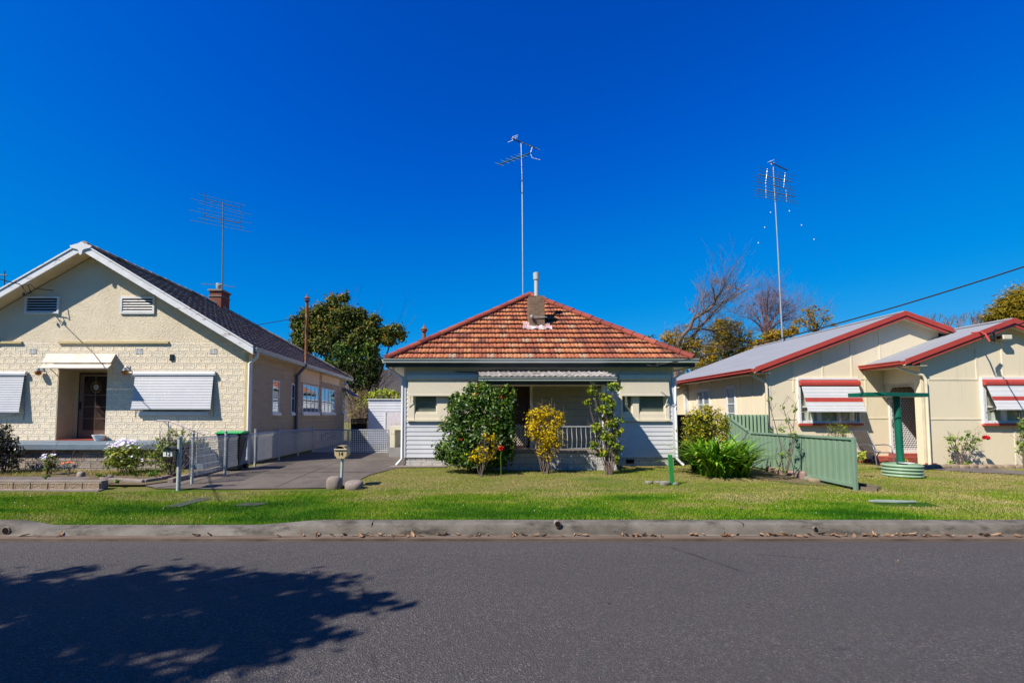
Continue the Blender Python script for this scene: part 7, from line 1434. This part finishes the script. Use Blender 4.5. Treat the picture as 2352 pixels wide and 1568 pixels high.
# ---- trees added unseen behind the viewpoint to darken panes and shut out low sky
T = thing('added_tree_row', 'added dense row of tall trees, unseen behind the viewer, blocking the low sky', 'tree row', (2, -17, .1))
g = MB(); g.grid(lambda s_, t_: (-70+150*s_, -17+1.6*math.cos(t_*3.1416)+.5*math.sin(s_*150), .1+(8.2+1.6*math.sin(s_*47)+.8*math.sin(s_*131))*abs(math.sin(t_*3.1416))**.6), 260, 12); g.build('foliage', L['treelow'], T, col=[(.35+.3*math.sin(i*1.7)*math.sin(i*.37),)*3+(1,) for i in range(len(g.v))])
SKY_GRADE = ((.0013, 4.4), (.345, 1.33), (2.086, .55)); SKY_STR, EXPO = .082, .66
# ================================================================== light, sky, camera
S = Vector((1.35, 1, -1.75)).normalized()
sd = bpy.data.lights.new('sun', 'SUN'); sd.energy = 5.0; sd.angle = R(.5); sd.color = (1, .93, .82)
so = bpy.data.objects.new('sun', sd); C.objects.link(so); so.rotation_euler = S.to_track_quat('-Z', 'Y').to_euler(); so.location = (-20, -15, 30)
w = bpy.data.worlds.new('World'); bpy.context.scene.world = w; w.use_nodes = True
nt = w.node_tree; nt.nodes.clear(); out = nt.nodes.new('ShaderNodeOutputWorld'); bg = nt.nodes.new('ShaderNodeBackground')
sk = nt.nodes.new('ShaderNodeTexSky'); sk.sky_type = 'NISHITA'; sk.sun_disc = False
sk.sun_elevation = math.asin(-S.z); sk.sun_rotation = math.atan2(-S.x, -S.y)
sk.altitude = 0; sk.air_density = 1.0; sk.dust_density = .2; sk.ozone_density = 4.0
sc1 = nt.nodes.new('ShaderNodeVectorMath'); sc1.operation = 'SCALE'; sc1.inputs['Scale'].default_value = .1; nt.links.new(sk.outputs[0], sc1.inputs[0])
cv = nt.nodes.new('ShaderNodeRGBCurve'); nt.links.new(sc1.outputs[0], cv.inputs['Color'])          # deep blue of a polarising filter
for c_, pts in enumerate((((0, 0), (.2, 0), (.26, .009), (.34, .034), (.6, .14), (1, .32)), ((0, 0), (.10, .04), (.124, .053), (.166, .083), (.25, .150), (.38, .222), (.51, .28), (1, .46)), ((0, 0), (.15, .22), (.247, .355), (.32, .46), (.42, .53), (.55, .59), (.64, .615), (1, .72)))):
    cu = cv.mapping.curves[c_]
    cu.points[0].location = pts[0]; cu.points[1].location = pts[-1]
    for q in pts[1:-1]: cu.points.new(*q)
cv.mapping.update()
sc2 = nt.nodes.new('ShaderNodeVectorMath'); sc2.operation = 'SCALE'; sc2.inputs['Scale'].default_value = 10; nt.links.new(cv.outputs[0], sc2.inputs[0])
nt.links.new(sc2.outputs[0], bg.inputs['Color']); bg.inputs['Strength'].default_value = SKY_STR
nt.links.new(bg.outputs[0], out.inputs['Surface'])
cd = bpy.data.cameras.new('camera'); cd.sensor_fit = 'HORIZONTAL'; cd.sensor_width = 36; cd.lens = FPX/2352*36
cd.shift_x = (1176-UX)/2352; cd.shift_y = (VY-784)/2352; cd.clip_start = .05; cd.clip_end = 3000
co = bpy.data.objects.new('camera', cd); C.objects.link(co); co.location = (0, 0, EYE); co.rotation_euler = (R(90)+TH, 0, 0)
sc = bpy.context.scene; sc.camera = co
sc.view_settings.view_transform = 'Standard'; sc.view_settings.look = 'None'; sc.view_settings.exposure = EXPO; sc.view_settings.gamma = 1
sc.cycles.max_bounces = 6; sc.cycles.transparent_max_bounces = 12; sc.cycles.use_denoising = True
